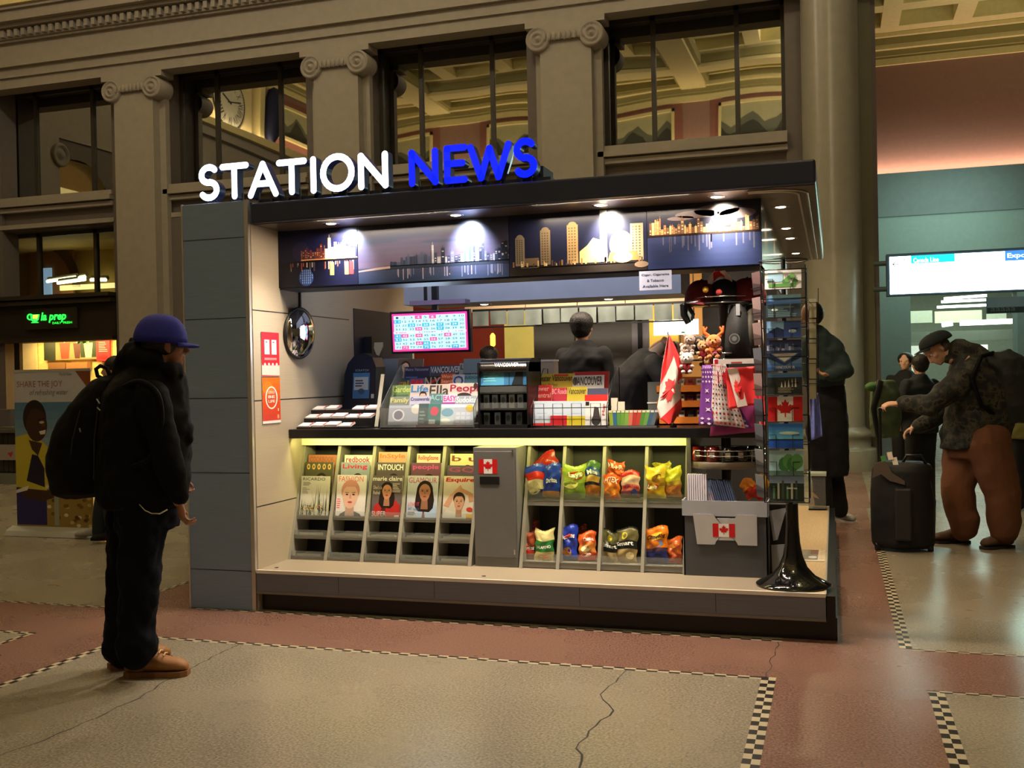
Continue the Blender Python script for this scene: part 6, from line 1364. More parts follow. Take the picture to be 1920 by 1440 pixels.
# ================================================================= ROUND SOUVENIR STAND (between counter and postcards)
SX, SY = at(1362, 870, 'y', 6.15).x, 6.15
st = thing('souvenir_stand', (SX, SY, KZ), 'revolving grey souvenir stand with round shelves, caps, plush toys and hanging bags', 'stand')
def szz(py): return at(1362, py, 'y', SY - .15).z
SHR = .225
g = MB(); g.lathe([(0, 0), (.12, 0), (.12, .03), (.05, .05), (.028, .06), (.028, szz(520) - KZ)], (SX, SY, KZ), mat('stand_post', (90, 84, 78), .4, metal=.5), n=28); g.build('post', st)
zs1 = szz(872)
g = MB(); g.lathe([(0, 0), (SHR, 0), (SHR + .004, .004), (SHR + .004, .036), (SHR, .04), (0, .04)], (SX, SY, zs1 - .02), mat('shelf_stone_grey', (120, 110, 96), .4), n=40); g.build('round_shelf', st)
for dz in (.055, .085):
    g = MB(); g.tube([(SX + SHR * math.cos(t), SY + SHR * math.sin(t), zs1 + dz) for t in [2 * PI * i / 36 for i in range(36)]], .0035, CHROME, n=6, closed=True); g.build('guard_rail', st)
for i in range(8):
    t = 2 * PI * i / 8; g = MB(); g.tube([(SX + SHR * math.cos(t), SY + SHR * math.sin(t), zs1 + .02), (SX + SHR * math.cos(t), SY + SHR * math.sin(t), zs1 + .088)], .003, CHROME, n=5); g.build('rail_post', st)
zs2, zs3 = szz(672), szz(566)
for z, r in ((zs2, .20), (zs3, .21)):
    g = MB(); g.lathe([(0, 0), (r, 0), (r, .008), (0, .008)], (SX, SY, z - .01), mat('smoked_glass_shelf', (60, 60, 60), .1, trans=.5), n=36); g.tube([(SX + r * math.cos(t), SY + r * math.sin(t), z + .03) for t in [2 * PI * i / 36 for i in range(36)]], .0035, CHROME, n=6, closed=True); g.build('round_shelf', st)
# mugs and tins on the low shelf
mugs = [(-.15, -.12, (150, 34, 30), 'red mug with white print, left on the low round shelf'), (-.19, -.02, (190, 190, 176), 'clear glass mug at the left edge of the low round shelf'), (-.06, -.17, (120, 30, 30), 'dark red mug, front of the low round shelf'), (.03, -.18, (30, 32, 40), 'black mug, front centre of the low round shelf'), (.10, -.15, (46, 34, 32), 'dark brown mug, right of the black mug'), (.16, -.09, (40, 40, 40), 'charcoal tin at the right of the low round shelf')]
for dx, dy, c, lb in mugs:
    g = MB(); x, y = SX + dx, SY + dy; m = mat('glaze_%d_%d_%d' % c, c, .15, coat=.5); hgt = .085
    g.lathe([(0, 0), (.034, 0), (.038, .006), (.038, hgt), (.034, hgt), (.034, .01), (0, .01)], (x, y, zs1 + .021), m, n=20); o = g.build('mug')
    g = MB(); g.tube([(x + .036 + .022 * math.sin(t), y, zs1 + .065 + .026 * math.cos(t)) for t in [PI * i / 8 for i in range(9)]], .005, m, n=6); g.build('handle', o)
    g = MB(); fr = Frame((x - .014, y - .0388, zs1 + .045), (1, 0, 0), (0, 0, 1)); g.fbox(fr, 0, 0, -.004, .028, .03, .0006, ink((200, 196, 186)) if c[0] < 180 else ink((180, 40, 40))); g.build('print', o)
    tag(o, lb, 'mug', 'mugs on the round shelf')
# plush toys
FURS = [((196, 176, 160), (1290, 655), .030, 'pale cream plush toy, left end of the toy shelf'), ((150, 130, 120), (1296, 637), .027, 'grey-brown plush toy with a round head, upper left of the toy shelf'), ((190, 180, 172), (1291, 672), .032, 'whitish plush toy at the lower left of the toy shelf'), ((40, 34, 34), (1313, 640), .028, 'black plush toy on the toy shelf'),
        ((170, 120, 70), (1322, 648), .030, 'tan plush toy in a red top, middle of the toy shelf'), ((206, 110, 40), (1341, 640), .036, 'orange plush moose with upright antlers on the toy shelf'), ((46, 40, 44), (1328, 668), .032, 'dark plush toy, lower middle of the toy shelf'), ((206, 160, 90), (1334, 676), .030, 'yellow-brown plush toy, lower front of the toy shelf'), ((120, 24, 40), (1345, 662), .030, 'plush toy in a crimson jersey, right of the toy shelf')]
for i, (c, (px, py), r, lb) in enumerate(FURS):
    f = mat('plush_%d_%d_%d' % c, c, .95, bump=.6, bscale=120, sheen=.5); r *= 1.2; y = SY - .17 - (i % 3) * .03; p = at(px - 3, py, 'y', y); body = mat('toy_red_top', (130, 22, 34), .9, bump=.4, bscale=90)
    o = thing('plush_toy', (p.x, p.y, p.z - r * 2.2), lb, 'plush toy', 'plush toys on the souvenir stand')
    g = MB(); g.ell(p, (r, r * .95, r * .92), f); g.ell(p + V(0, -r * .85, -r * .2), (r * .45, r * .4, r * .36), f, k=6)
    for s in (-1, 1): g.ell(p + V(s * r * .75, 0, r * .7), (r * .34, r * .2, r * .36), f, k=6); g.ell(p + V(s * r * .36, -r * .88, r * .22), r * .10, BLACK, k=4, n=8)
    g.ell(p + V(0, -r * 1.22, -r * .12), r * .14, BLACK, k=4, n=8); g.build('head', o)
    g = MB(); g.ell(p + V(0, 0, -r * 1.4), (r * .85, r * .7, r * .95), body if i % 2 == 0 else f)
    for s in (-1, 1): g.ell(p + V(s * r * .8, -r * .4, -r * 1.2), (r * .3, r * .5, r * .3), f, k=6); g.ell(p + V(s * r * .5, -r * .6, -r * 2.0), (r * .34, r * .6, r * .3), f, k=6)
    g.build('body', o)
    if 'antlers' in lb:
        for s in (-1, 1): g = MB(); g.tube([p + V(s * r * .5, 0, r * .6), p + V(s * r * 1.2, 0, r * 1.2), p + V(s * r * 1.3, 0, r * 2.0)], [.009, .011, .006], mat('antler_orange', (216, 96, 40), .9), n=8); g.tube([p + V(s * r * 1.2, 0, r * 1.2), p + V(s * r * .8, 0, r * 1.9)], [.008, .005], mat('antler_orange', (216, 96, 40), .9), n=8); g.build('antler', o)
    else: pass
# caps and knitted hats on the upper shelf, caps hanging below
def capshape(g, c, r, m, F, brim, bm=None, h=1.0):
    """baseball cap: crown dome and a curved brim towards F"""
    c = Vector(c); F = Vector(F).normalized(); S = V(F.y, -F.x, 0)
    vs = lambda u, v: c + (F * math.cos(u * 2 * PI) * 1.12 + S * math.sin(u * 2 * PI)) * r * math.cos(v * PI / 2) ** .75 + V(0, 0, r * .95 * h * math.sin(v * PI / 2))
    g.grid(vs, 24, 8, m); g.add([c + (F * math.cos(t) * 1.12 + S * math.sin(t)) * r for t in [2 * PI * i / 24 for i in range(24)]], [tuple(range(24))[::-1]], m)
    def br(u, v):
        t = (u - .5) * 1.9; base = c + (F * math.cos(t) * 1.12 + S * math.sin(t)) * r; return base + F * brim * v * math.cos((u - .5) * PI * .96) + V(0, 0, -.12 * brim * v - .5 * r * (u - .5) ** 2 * v)
    b = bm or m; g.grid(br, 14, 4, b); g.grid(lambda u, v: br(1 - u, v) - V(0, 0, .003), 14, 4, b)
    g.ell(c + V(0, 0, r * .95 * h), r * .07, b, k=4, n=8)
hats = [(1316, 545, (96, 20, 26), 'dark red cap with a maple patch on the top round shelf', (-.3, -1, 0)), (1360, 540, (20, 18, 20), 'black cap facing right on the top round shelf', (.8, -.6, 0)), (1402, 545, (110, 24, 32), 'burgundy cap at the right of the top round shelf', (.9, -.3, 0))]
for px, py, c, lb, F in hats:
    p = at(px, 561, 'y', SY - .06); g = MB(); m = mat('cap_%d_%d_%d' % c, c, .8, bump=.2, bscale=150); capshape(g, (p.x, p.y, zs3 + .002), .100, m, F, .07, h=1.45); o = g.build('cap'); tag(o, lb, 'cap', 'caps on the top round shelf')
p = at(1343, 535, 'y', SY - .13); g = MB(); g.grid(lambda u, v: V(p.x - .05 + .14 * u, SY - .14 + .05 * v, zs3 + .13 + .07 * math.sin(u * PI) - .05 * v * v), 12, 6, CW); g.grid(lambda u, v: V(p.x - .02 + .07 * u, SY - .143 + .05 * v, zs3 + .134 + .07 * math.sin((.2 + u * .5) * PI) - .05 * v * v), 8, 4, CR)
tag(g.build('knit_hat', solid=.004), 'red and white flag-patterned hat lying over the dark caps', 'hat')
for px, py, c, lb in ((1323, 543, (214, 170, 60), 'yellow pompom in front of the dark red cap'), (1348, 548, (180, 60, 60), 'pink-red pompom between the caps')):
    q = at(px, py, 'y', SY - .2); g = MB(); g.ell(q, .018, mat('pompom_%d_%d_%d' % c, c, .95, bump=.8, bscale=200)); g.tube([q + V(0, 0, -.014), V(q.x, q.y + .02, zs3)], .003, BLACK, n=5); tag(g.build('pompom'), lb, 'pompom')
# black binocular-like clip heads and hanging gloves at the left of the top shelf
g = MB(); q = at(1282, 575, 'y', SY - .17); e = at(1290, 610, 'y', SY - .17)
GLV = mat('black_leather', (20, 20, 24), .3, coat=.3)
g.tube([at(1310, 566, 'y', SY - .16), at(1294, 570, 'y', SY - .17), q, at(1283, 590, 'y', SY - .17), at(1291, 606, 'y', SY - .17)], [.012, .022, .026, .022, .018], GLV, n=12); g.tube([q + V(.015, -.01, .02), at(1300, 590, 'y', SY - .19), at(1297, 600, 'y', SY - .19)], [.014, .012, .008], GLV, n=8)
tag(g.build('leather_glove'), 'shiny black glove drooping from the left edge of the top round shelf', 'glove')
for i, (px, c, lb) in enumerate(((1384, (28, 27, 28), 'black cap with a round grey badge hanging under the top shelf'), (1408, (62, 56, 46), 'dark khaki cap hanging beside the black one'))):
    m = mat('cap_%d_%d_%d' % c, c, .8, bump=.2, bscale=150); c0 = at(px, 615, 'y', SY - .16 + .05 * i); g = MB()
    vs = lambda u, v: c0 + V((u - .5) * .15 * math.sin(PI * (.12 + .88 * min(1, v * 1.1)) * .55) ** .5 * (1 if i == 0 else .6), -.075 * math.cos((u - .5) * PI) * math.sin(PI * (v * .8 + .1)), .13 - .30 * v)
    g.grid(vs, 16, 14, m); o = g.build('cap', solid=.004); tag(o, lb, 'cap', 'caps hanging on the souvenir stand')
    if i == 0:
        fr = Frame(at(1377, 635, 'y', SY - .248), (1, 0, 0), (0, 0, 1)); g = MB(); g.fell(fr, 0, 0, .030, .030, mat('badge_grey', (90, 90, 90), .6), .0); g.fell(fr, 0, 0, .024, .024, mat('badge_dark', (40, 40, 42), .6), .001); g.fell(fr, 0, 0, .014, .014, mat('badge_grey', (90, 90, 90), .6), .002); g.build('badge', o)
        q = at(1380, 585, 'y', SY - .22); g = MB(); g.box((q.x, q.y - .004, q.z - .02), (q.x + .022, q.y - .001, q.z + .045), ink((120, 120, 126))); g.build('price_tag', o)
# things hanging round the middle
def hang(corners, y, m, name, label, cat, fold=.012, nu=10, nv=14, ph=0, solid=.002):
    tl, tr_, br_, bl_ = [at(x, yy, 'y', y) for x, yy in corners]; g = MB()
    def fn(u, v):
        p = (tl * (1 - u) + tr_ * u) * (1 - v) + (bl_ * (1 - u) + br_ * u) * v; return p + V(0, fold * math.sin(u * 9 + ph + v * 2) * (.4 + v), 0)
    g.grid(fn, nu, nv, m); g.f = [f[::-1] for f in g.f]
    o = g.build(name, solid=solid); tag(o, label, cat); return o, fn
o, fn = hang([(1340, 705), (1416, 700), (1417, 810), (1330, 818)], SY - .25, mat('magenta_cloth', (150, 50, 110), .7), 'pink_bandana', 'plain magenta bandana hanging lowest, behind the purple one', 'bandana')
def decals(fn, items, off=-.004, parent=None, name='print'):
    g = MB()
    for m, shape in items:
        P_ = [fn(u, v) + V(0, off, 0) for u, v in shape]; n = len(P_); cen = sum(P_, V(0, 0, 0)) / n; g.add([cen] + P_, [(0, 1 + i, 1 + (i + 1) % n) for i in range(n)], m)
    return g.build(name, parent)
def dia(u, v, a, b): return [(u - a, v), (u, v + b), (u + a, v), (u, v - b)]
def rect(u, v, a, b): return [(u - a, v - b), (u + a, v - b), (u + a, v + b), (u - a, v + b)]
o, fn = hang([(1317, 685), (1340, 684), (1410, 803), (1309, 797)], SY - .27, mat('purple_cloth', (110, 50, 140), .7), 'purple_bandana', 'purple bandana with white fleur and dot pattern hanging on the souvenir stand', 'bandana')
LV = ink((214, 200, 226)); it = []
for j in range(13):
    for i in range(7):
        if j < 4 or j > 10: it.append((LV, dia((i + .5) / 7, (j + .5) / 13, .045, .022)))
        elif i % 3 == 1 and j % 2: it.append((LV, [((i + .5) / 7 + .09 * math.cos(t) * (1 if k % 2 else .35), (j + .5) / 13 + .045 * math.sin(t) * (1 if k % 2 else .35)) for k, t in enumerate([2 * PI * q / 8 for q in range(8)])]))
decals(fn, it, parent=o)
o, fn = hang([(1338, 672), (1358, 675), (1398, 803), (1332, 795)], SY - .29, mat('white_print_cloth', (214, 206, 206), .6), 'patterned_bandana', 'white bandana with rows of small red and navy flags and leaves', 'bandana', fold=.008)
rr = random.Random(4); RC, NC = ink((170, 24, 40)), ink((50, 50, 80)); it = []
for j in range(14):
    for i in range(8): it.append(((RC, NC)[rr.randrange(2)] if (i + j) % 3 else RC, (rect if j % 2 else dia)((i + .5) / 8, (j + .5) / 14, .032, .016)))
it.append((RC, rect(.6, .28, .32, .09))); it.append((ink((90, 30, 60)), rect(.6, .42, .3, .012)))
decals(fn, it, parent=o)
o, fn = hang([(1360, 690), (1415, 687), (1424, 758), (1366, 768)], SY - .315, mat('flag_red_cloth', (222, 30, 34), .6, sheen=.3), 'folded_flag', 'folded maple leaf flag in clear wrap hanging at the right of the bandanas', 'flag', fold=.006)
wht = [(.06, .02), (.42, .02), (.62, .98), (.30, .98)]
it = [(CW, wht)]; decals(fn, it, -.005, o, 'white_stripe'); decals(fn, [(CR, [(.35 + .17 * q[0] - .04 * q[1], .52 - .24 * q[1] - .03 * q[0]) for q in LEAF])], -.007, o, 'maple_leaf')
a = at(1340, 683, 'y', SY - .33); b = at(1414, 672, 'y', SY - .33); g = MB(); fr = Frame((a.x, a.y, a.z), (1, 0, 0), (0, 0, 1)); g.fbox(fr, 0, 0, -.004, b.x - a.x, b.z - a.z, .004, ink((200, 190, 190))); g.frect(fr, .0, .0, .02, b.z - a.z, RC, .005); g.frect(fr, .09, .004, .15, .010, RC, .005); tag(g.build('header_card'), 'folded card header over the hanging flag, white with red marks', 'card')
o, fn = hang([(1420, 740), (1432, 735), (1436, 800), (1424, 806)], SY - .1, mat('flag_red_cloth', (222, 30, 34), .6, sheen=.3), 'red_pennant', 'narrow red cloth hanging by the left side of the postcard rack', 'flag')
# items left of the postcard rack: white pen packs
# ================================================================= POSTCARD RACK
PY = 5.66; PX0, PX1 = at(1434, 700, 'y', PY).x, at(1509, 700, 'y', PY).x
pcx_ = (PX0 + PX1) / 2
pr = thing('postcard_rack', (pcx_, PY + .1, KZ), 'tall black wire postcard spinner on a trumpet foot at the corner of the step', 'rack')
fx_ = at(1487, 1095, 'y', PY + .02).x; WR = mat('black_wire', (24, 24, 26), .35, metal=.3); GB = mat('gloss_black_plastic', (14, 14, 15), .08, coat=.6)
g = MB(); g.lathe([(0, 0), (.19, 0), (.197, .006), (.195, .012), (.16, .03), (.115, .055), (.075, .10), (.052, .16), (.040, .23), (.034, .32), (.032, .44)], (fx_, PY + .05, KZ), GB, n=48); g.lathe([(0, .44), (.032, .44)], (fx_, PY + .05, KZ), GB, n=20); g.build('trumpet_foot', pr)
zt_ = at(1470, 498, 'y', PY).z
g = MB(); g.tube([(fx_, PY + .05, KZ + .43), (pcx_, PY + .06, .75), (pcx_, PY + .06, zt_ + .05)], .012, WR, n=8); g.build('pole', pr)
# cage uprights
for dx, dy in ((-.02, 0), (.02, 0)): pass
g = MB()
CX = [PX0 - .012, PX1 + .012]; yb = PY + .20
for x in CX:
    for y in (PY - .005, yb): g.tube([(x, y, .70), (x, y, zt_)], .0032, WR, n=6)
for z in [.70 + i * .155 for i in range(9)]:
    g.tube([(CX[0], PY - .005, z), (CX[1], PY - .005, z), (CX[1], yb, z), (CX[0], yb, z)], .0026, WR, n=5, closed=True)
g.build('wire_cage', pr)
g = MB(); g.tube([(pcx_ + .13 * math.cos(t), PY + .1 + .13 * math.sin(t), zt_ + .035) for t in [2 * PI * i / 24 for i in range(24)]], .003, WR, n=5, closed=True); g.tube([(pcx_ - .13, PY + .1, zt_ + .035), (pcx_ + .13, PY + .1, zt_ + .035)], .003, WR, n=5); g.build('top_ring', pr)
cards = [(505, 545, 'sketch', 'white postcard with a green park sketch, top of the postcard rack'), (551, 598, 'bay', 'blue bay postcard, second from the top of the rack front'), (601, 636, 'two', 'blue two-picture postcard, third from the top of the rack front'), (637, 664, 'city', 'dark blue night city postcard, fourth from the top'),
         (654, 697, 'peak', 'postcard of a white mountain peak over blue water, middle of the rack front'), (699, 742, 'boat', 'dark postcard with white sails, below the mountain peak card'), (744, 792, 'flag', 'postcard of the maple leaf flag in the rack front'), (795, 842, 'sea', 'bright blue sea and sky postcard under the flag card'), (846, 893, 'green', 'green forest postcard, second from the bottom of the rack front'), (893, 941, 'totem', 'dark green postcard with pale totem figures, bottom of the rack front')]
BR = 1.5
for i, (t0, t1, kind, lb) in enumerate(cards):
    y = PY - .014; a = at(1436 + i * .6, t1, 'y', y); b = at(1508, t0, 'y', y); w = .188 if kind in ('sketch',) else .178; h = b.z - a.z
    fr = Frame((pcx_ - w / 2, y, a.z + .003), (1, 0, 0), (0, .14, 1)); g = MB(); g.fbox(fr, 0, 0, -.003, w, h, 0, ink((190, 196, 196)))
    if kind == 'sketch': g.frect(fr, w * .08, h * .4, w * .5, h * .88, ink((120, 150, 190)), .001); g.frect(fr, w * .1, h * .12, w * .85, h * .32, ink((70, 110, 60)), .001); [g.fell(fr, w * (.55 + .07 * k), h * (.4 + .1 * (k % 4)), w * .08, h * .14, ink(((60, 100, 56), (84, 124, 70))[k % 2]), .0012 + k * .0001, 9) for k in range(5)]
    elif kind == 'bay': grad(g, fr, 0, h * .6, w, h, (60, 96, 170), (110, 150, 196), 4, .001); g.frect(fr, 0, 0, w, h * .6, ink((36, 50, 60)), .001); [g.frect(fr, w * random.uniform(0, .9), h * random.uniform(.02, .5), w * random.uniform(.3, 1), 0, ink((60, 80, 90)), .0012) for k in range(0)]; lines(g, fr, w * .05, h * .05, w * .95, h * .5, 6, (80, 100, 104), .0014); g.fell(fr, w * .25, h * .35, w * .1, h * .06, ink((150, 170, 180)), .002, 8)
    elif kind == 'two': g.frect(fr, 0, 0, w * .5, h, ink((96, 130, 190)), .001); g.fpoly(fr, [(0, 0), (w * .5, 0), (w * .5, h * .5), (w * .3, h * .65), (0, h * .3)], ink((26, 40, 76)), .0014); g.frect(fr, w * .5, 0, w, h, ink((40, 60, 110)), .001); g.fell(fr, w * .75, h * .4, w * .12, h * .1, ink((130, 150, 190)), .0014, 8)
    elif kind == 'city': g.frect(fr, 0, 0, w, h, ink((26, 36, 70)), .001); skyline(g, fr, 0, w, h * .2, h * .1, h * .5, [(70, 84, 120), (50, 60, 90), (120, 130, 150)], 14, .0014, 5)
    elif kind == 'peak': grad(g, fr, 0, 0, w, h, (30, 56, 96), (130, 160, 196), 6, .001); g.fpoly(fr, [(0, h * .95), (w * .5, h * .42), (w, h * .95)], ink((206, 214, 224)), .0016); g.fpoly(fr, [(0, h * .9), (w * .5, h * .36), (w, h * .9), (w, h * .6), (w * .5, h * .24), (0, h * .6)], ink((30, 46, 80)), .002); g.ftext(fr, 'VANCOUVER', w * .2, h * .1, w * .8, h * .22, ink((190, 200, 214)), .0026)
    elif kind == 'boat': g.frect(fr, 0, 0, w, h, ink((28, 32, 34)), .001); grad(g, fr, 0, h * .8, w, h, (50, 84, 130), (84, 120, 160), 2, .0014); [g.fpoly(fr, [(w * (.38 + k * .1), h * .35), (w * (.44 + k * .1), h * .35), (w * (.41 + k * .1), h * (.6 + .05 * k))], ink((150, 150, 140)), .0018) for k in range(5)]; lines(g, fr, w * .3, h * .1, w * .95, h * .35, 4, (110, 106, 90), .0016)
    elif kind == 'flag': flag_print(g, fr, w, h, .001)
    elif kind == 'sea': grad(g, fr, 0, h * .35, w, h, (80, 140, 196), (40, 90, 170), 5, .001); g.frect(fr, 0, 0, w, h * .36, ink((20, 60, 130)), .001); g.frect(fr, 0, h * .33, w, h * .38, ink((16, 34, 60)), .0014); g.fell(fr, w * .6, h * .62, w * .3, h * .06, ink((150, 180, 210)), .0014, 10)
    elif kind == 'green': g.frect(fr, 0, 0, w, h, ink((110, 140, 150)), .001); [g.fell(fr, w * (.45 + .12 * k), h * (.45 + .12 * (k % 2)), w * .18, h * .3, ink(((40, 84, 50), (60, 104, 60))[k % 2]), .0013 + k * .0001, 10) for k in range(4)]; g.frect(fr, 0, 0, w, h * .2, ink((60, 84, 76)), .002)
    else: g.frect(fr, 0, 0, w, h, ink((28, 38, 36)), .001); g.frect(fr, 0, h * .7, w, h, ink((96, 116, 140)), .0012); [g.fpoly(fr, [(w * (.1 + .13 * k), h * .1), (w * (.16 + .13 * k), h * .1), (w * (.16 + .13 * k), h * (.6 + .1 * (k % 3))), (w * (.1 + .13 * k), h * (.6 + .1 * (k % 3)))], ink(((60, 90, 70), (130, 134, 126), (50, 60, 56))[k % 3]), .0016) for k in range(6)]; g.frect(fr, w * .5, h * .48, w * .8, h * .54, ink((150, 156, 150)), .002)
    tag(g.build('postcard'), lb, 'postcard', 'postcards on the rack front')
    g = MB()
    for sx_ in (.22, .70): g.tube([fr.p(w * sx_, 0, .004), fr.p(w * sx_, h * .55, .004), fr.p(w * (sx_ - .2 if sx_ < .5 else sx_ + .2), h * .55, .004)], .0018, WR, n=5)
    g.tube([fr.p(-.004, .0, .004), fr.p(w + .004, 0, .004)], .0022, WR, n=5); g.build('card_pocket', pr)
BR = 1
# side pockets left (cards seen edge-on) and right (mostly empty clear pockets)
for i in range(9):
    z = .72 + i * .137; g = MB(); fr = Frame((PX0 - .058, PY + .10, z), (.05, -.10, 0), (-.10, 0, 1)); w, h = .112, .122; cc_ = random.choice([(86, 90, 100), (110, 112, 116), (60, 70, 90), (130, 110, 110), (80, 60, 60)])
    g.fbox(fr, 0, 0, -.006, w, h, .0, ink(cc_)); g.fpoly(fr, [(0, 0), (w, 0), (w, h * .4), (0, h * .55)], ink(tuple(int(q * .6) for q in cc_)), .001)
    tag(g.build('postcard'), 'postcard seen edge-on at the left side of the rack, %s from the bottom' % ('first', 'second', 'third', 'fourth', 'fifth', 'sixth', 'seventh', 'eighth', 'ninth')[i], 'postcard', 'postcards on the left side of the rack')
    g = MB(); g.tube([fr.p(-.01, h * .3, .006), fr.p(w + .01, h * .3, .006)], .0022, WR, n=5); g.build('card_pocket', pr)
CARDB = mat('empty_pocket_card', (176, 170, 140), .6)
for i in range(5):
    a = at(1516, 560 + i * 38 + 36, 'y', PY + .05); b = at(1533, 560 + i * 38, 'y', PY + .05); g = MB(); g.box((a.x + .004, PY + .05, a.z), (b.x - .008, PY + .053, b.z), CARDB); o = g.build('backing_card', pr)
    g = MB(); g.tube([(a.x, PY + .045, a.z + .002), (a.x, PY + .045, b.z - .02), (b.x - .006, PY + .045, b.z - .02), (b.x - .006, PY + .045, a.z + .002)], .0018, WR, n=5); g.tube([(a.x - .045, PY + .045, b.z - .02), (b.x, PY + .045, b.z - .02)], .0018, WR, n=5); g.build('card_pocket', pr)
g = MB(); a = at(1534, 540, 'y', PY + .05); b = at(1534, 760, 'y', PY + .05); g.tube([a, b], .002, WR, n=5); g.build('side_wire', pr)
# white fabric / keyring packs, clear bottle, little box on the platform behind the rack
for i, (px, py, c, nm, lb, ct_) in enumerate(((1424, 620, (200, 180, 160), 'wool_scarf', 'pale beige scarf hanging between the caps and the postcard rack', 'scarf'), (1527, 790, (110, 120, 190), 'blue_scarf', 'blue-violet patterned scarf hanging at the right of the postcard rack', 'scarf'))):
    y = PY + .12; m = mat('cloth_%d_%d_%d' % c, c, .85, vary=.4, nscale=40)
    dxp = 8 if i == 0 else 15; hang([(px - dxp * .6, py - 50), (px + dxp * .5, py - 54), (px + dxp, py + 28), (px - dxp * .4, py + 36)], y + (.25 if i == 0 else .06), m, nm, lb, ct_, fold=.01)
# clear box and white triangular side brackets standing on the oak part
YB_ = 8.8; a = at(1516, 953, 'y', YB_); a.z = KZ + .002; b = at(1550, 888, 'y', YB_)
g = MB(); z0 = KZ; xx0, xx1 = a.x, b.x - .006
# tall oak plinth with clear box at its top
OP = thing('display_plinth', ((xx0 + xx1) / 2, YB_, KZ), 'clear acrylic box with leaflets standing on the oak floor behind the postcard rack', 'display case')
g.box((xx0, YB_, a.z), (xx1, YB_ + .2, a.z + .01), ACR); g.box((xx0, YB_, a.z), (xx1, YB_ + .004, b.z), ACR); g.box((xx1 - .004, YB_, a.z), (xx1, YB_ + .2, b.z), ACR); g.box((xx0 - .006, YB_ - .01, b.z - .02), (xx1 + .003, YB_ + .2, b.z), mat('pale_green_lid', (160, 170, 150), .4)); g.build('clear_box', OP)
g = MB(); fr = Frame(at(1524, 938, 'y', 8.86), (1, 0, 0), (.1, 0, 1)); g.fpoly(fr, [(0, .07), (.03, .04), (.06, 0), (.05, .012), (.0, .035)], ink((190, 150, 110)), .001); g.fbox(fr, .0, .02, -.003, .03, .05, -.001, ink((150, 110, 80))); g.build('leaflet', OP)
for (pts, lb) in (([(1442, 958), (1475, 952), (1458, 1012), (1450, 1014)], 'upper pale triangular side panel of the cardboard bin beside the trumpet foot'), ([(1446, 1022), (1480, 1020), (1458, 1076), (1448, 1072)], 'lower pale triangular side panel of the cardboard bin beside the trumpet foot')):
    P_ = [at(x, y, 'y', 5.96) for x, y in pts]; g = MB(); g.prism(P_, (0, .006, 0), mat('pale_bracket', (186, 188, 196), .5)); tag(g.build('side_bracket'), lb, 'bracket')
g = MB(); a = at(1444, 1076, 'y', 5.975); b = at(1474, 946, 'y', 5.975); g.box((a.x, 5.975, KZ), (b.x, 6.2, b.z), mat('dark_crate', (40, 38, 36), .6)); tag(g.build('dark_crate'), 'dark crate between the flag bin and the postcard foot', 'crate')
# newspaper on the oak step
g = MB(); c = [at(x, y, 'z', KZ + .004) for x, y in ((1490, 1012), (1531, 1013), (1529, 1052), (1500, 1051))]
u = (c[2] - c[3]); fr = Frame(c[3], u, c[0] - c[3]); w, h = .14, .42; g.fbox(fr, 0, 0, -.003, w, h, 0, ink((214, 200, 176))); g.frect(fr, 0, h * .1, w * .72, h * .96, ink((120, 116, 104)), .001); g.frect(fr, w * .38, h * .55, w * .7, h * .94, ink((110, 64, 44)), .0014); g.fell(fr, w * .5, h * .3, w * .18, h * .1, ink((206, 206, 204)), .0014); lines(g, fr, w * .03, h * .5, w * .3, h * .95, 5, (160, 150, 120), .0014)
for k in range(6): g.frect(fr, w * (.76 + .03 * (k % 3)), h * (.2 + .12 * k), w * (.96), h * (.22 + .12 * k), ink((170, 140, 110)), .0012)
tag(g.build('newspaper'), 'colour newspaper lying on the oak corner of the kiosk step', 'newspaper')
g = MB(); q = at(1540, 1032, 'z', KZ + .003); fr = Frame(q, (1, -.1, 0), (0, 1, 0)); g.fbox(fr, -.03, -.03, -.002, .03, .03, 0, ink((210, 190, 180))); g.fpoly(fr, [(-.03, -.01), (.02, .0), (.03, .012), (-.02, .01)], RED, .001); tag(g.build('paper_scrap'), 'torn white and red paper scrap beside the newspaper on the step', 'paper')

# ================================================================= HANGING TRANSIT SIGN
y = YW - .45; a = at(1669, 552, 'y', y); b0 = at(1667, 482, 'y', y); e = at(1975, 541, 'y', y)
w = e.x - a.x; h = b0.z - a.z; fr = Frame((a.x, y, a.z), (1, 0, 0), (0, 0, 1))
ts = thing('transit_sign', (a.x + w / 2, y + .1, a.z), 'glowing white hanging sign with an arrow and cyan line names over the passage at right', 'sign')
g = MB(); g.fbox(fr, -.04, -.02, -.22, w + .04, h + .04, -.004, mat('sign_housing', (70, 100, 130), .4)); g.build('housing', ts)
SG = mat('sign_white', (240, 255, 250), .4, emit=7, ecol=(225, 255, 240), vary=0)
g = MB(); g.frect(fr, 0, 0, w, h, SG, 0); g.build('light_face', ts)
CYN = mat('sign_cyan', (30, 210, 215), .4, emit=1.3, vary=0); BLU = mat('sign_blue', (60, 130, 215), .4, emit=1.3, vary=0); WT = mat('sign_lettering', (235, 250, 250), .4, emit=2.2, vary=0); DK = mat('sign_black', (90, 110, 120), .5, emit=.3, vary=0)
def sx2(px, py): p = at(px, py, 'y', y); return p.x - a.x, p.z - a.z
u0, v0 = sx2(1708, 492); u1, v1 = sx2(1790, 476.5); v1 = min(v1, h)
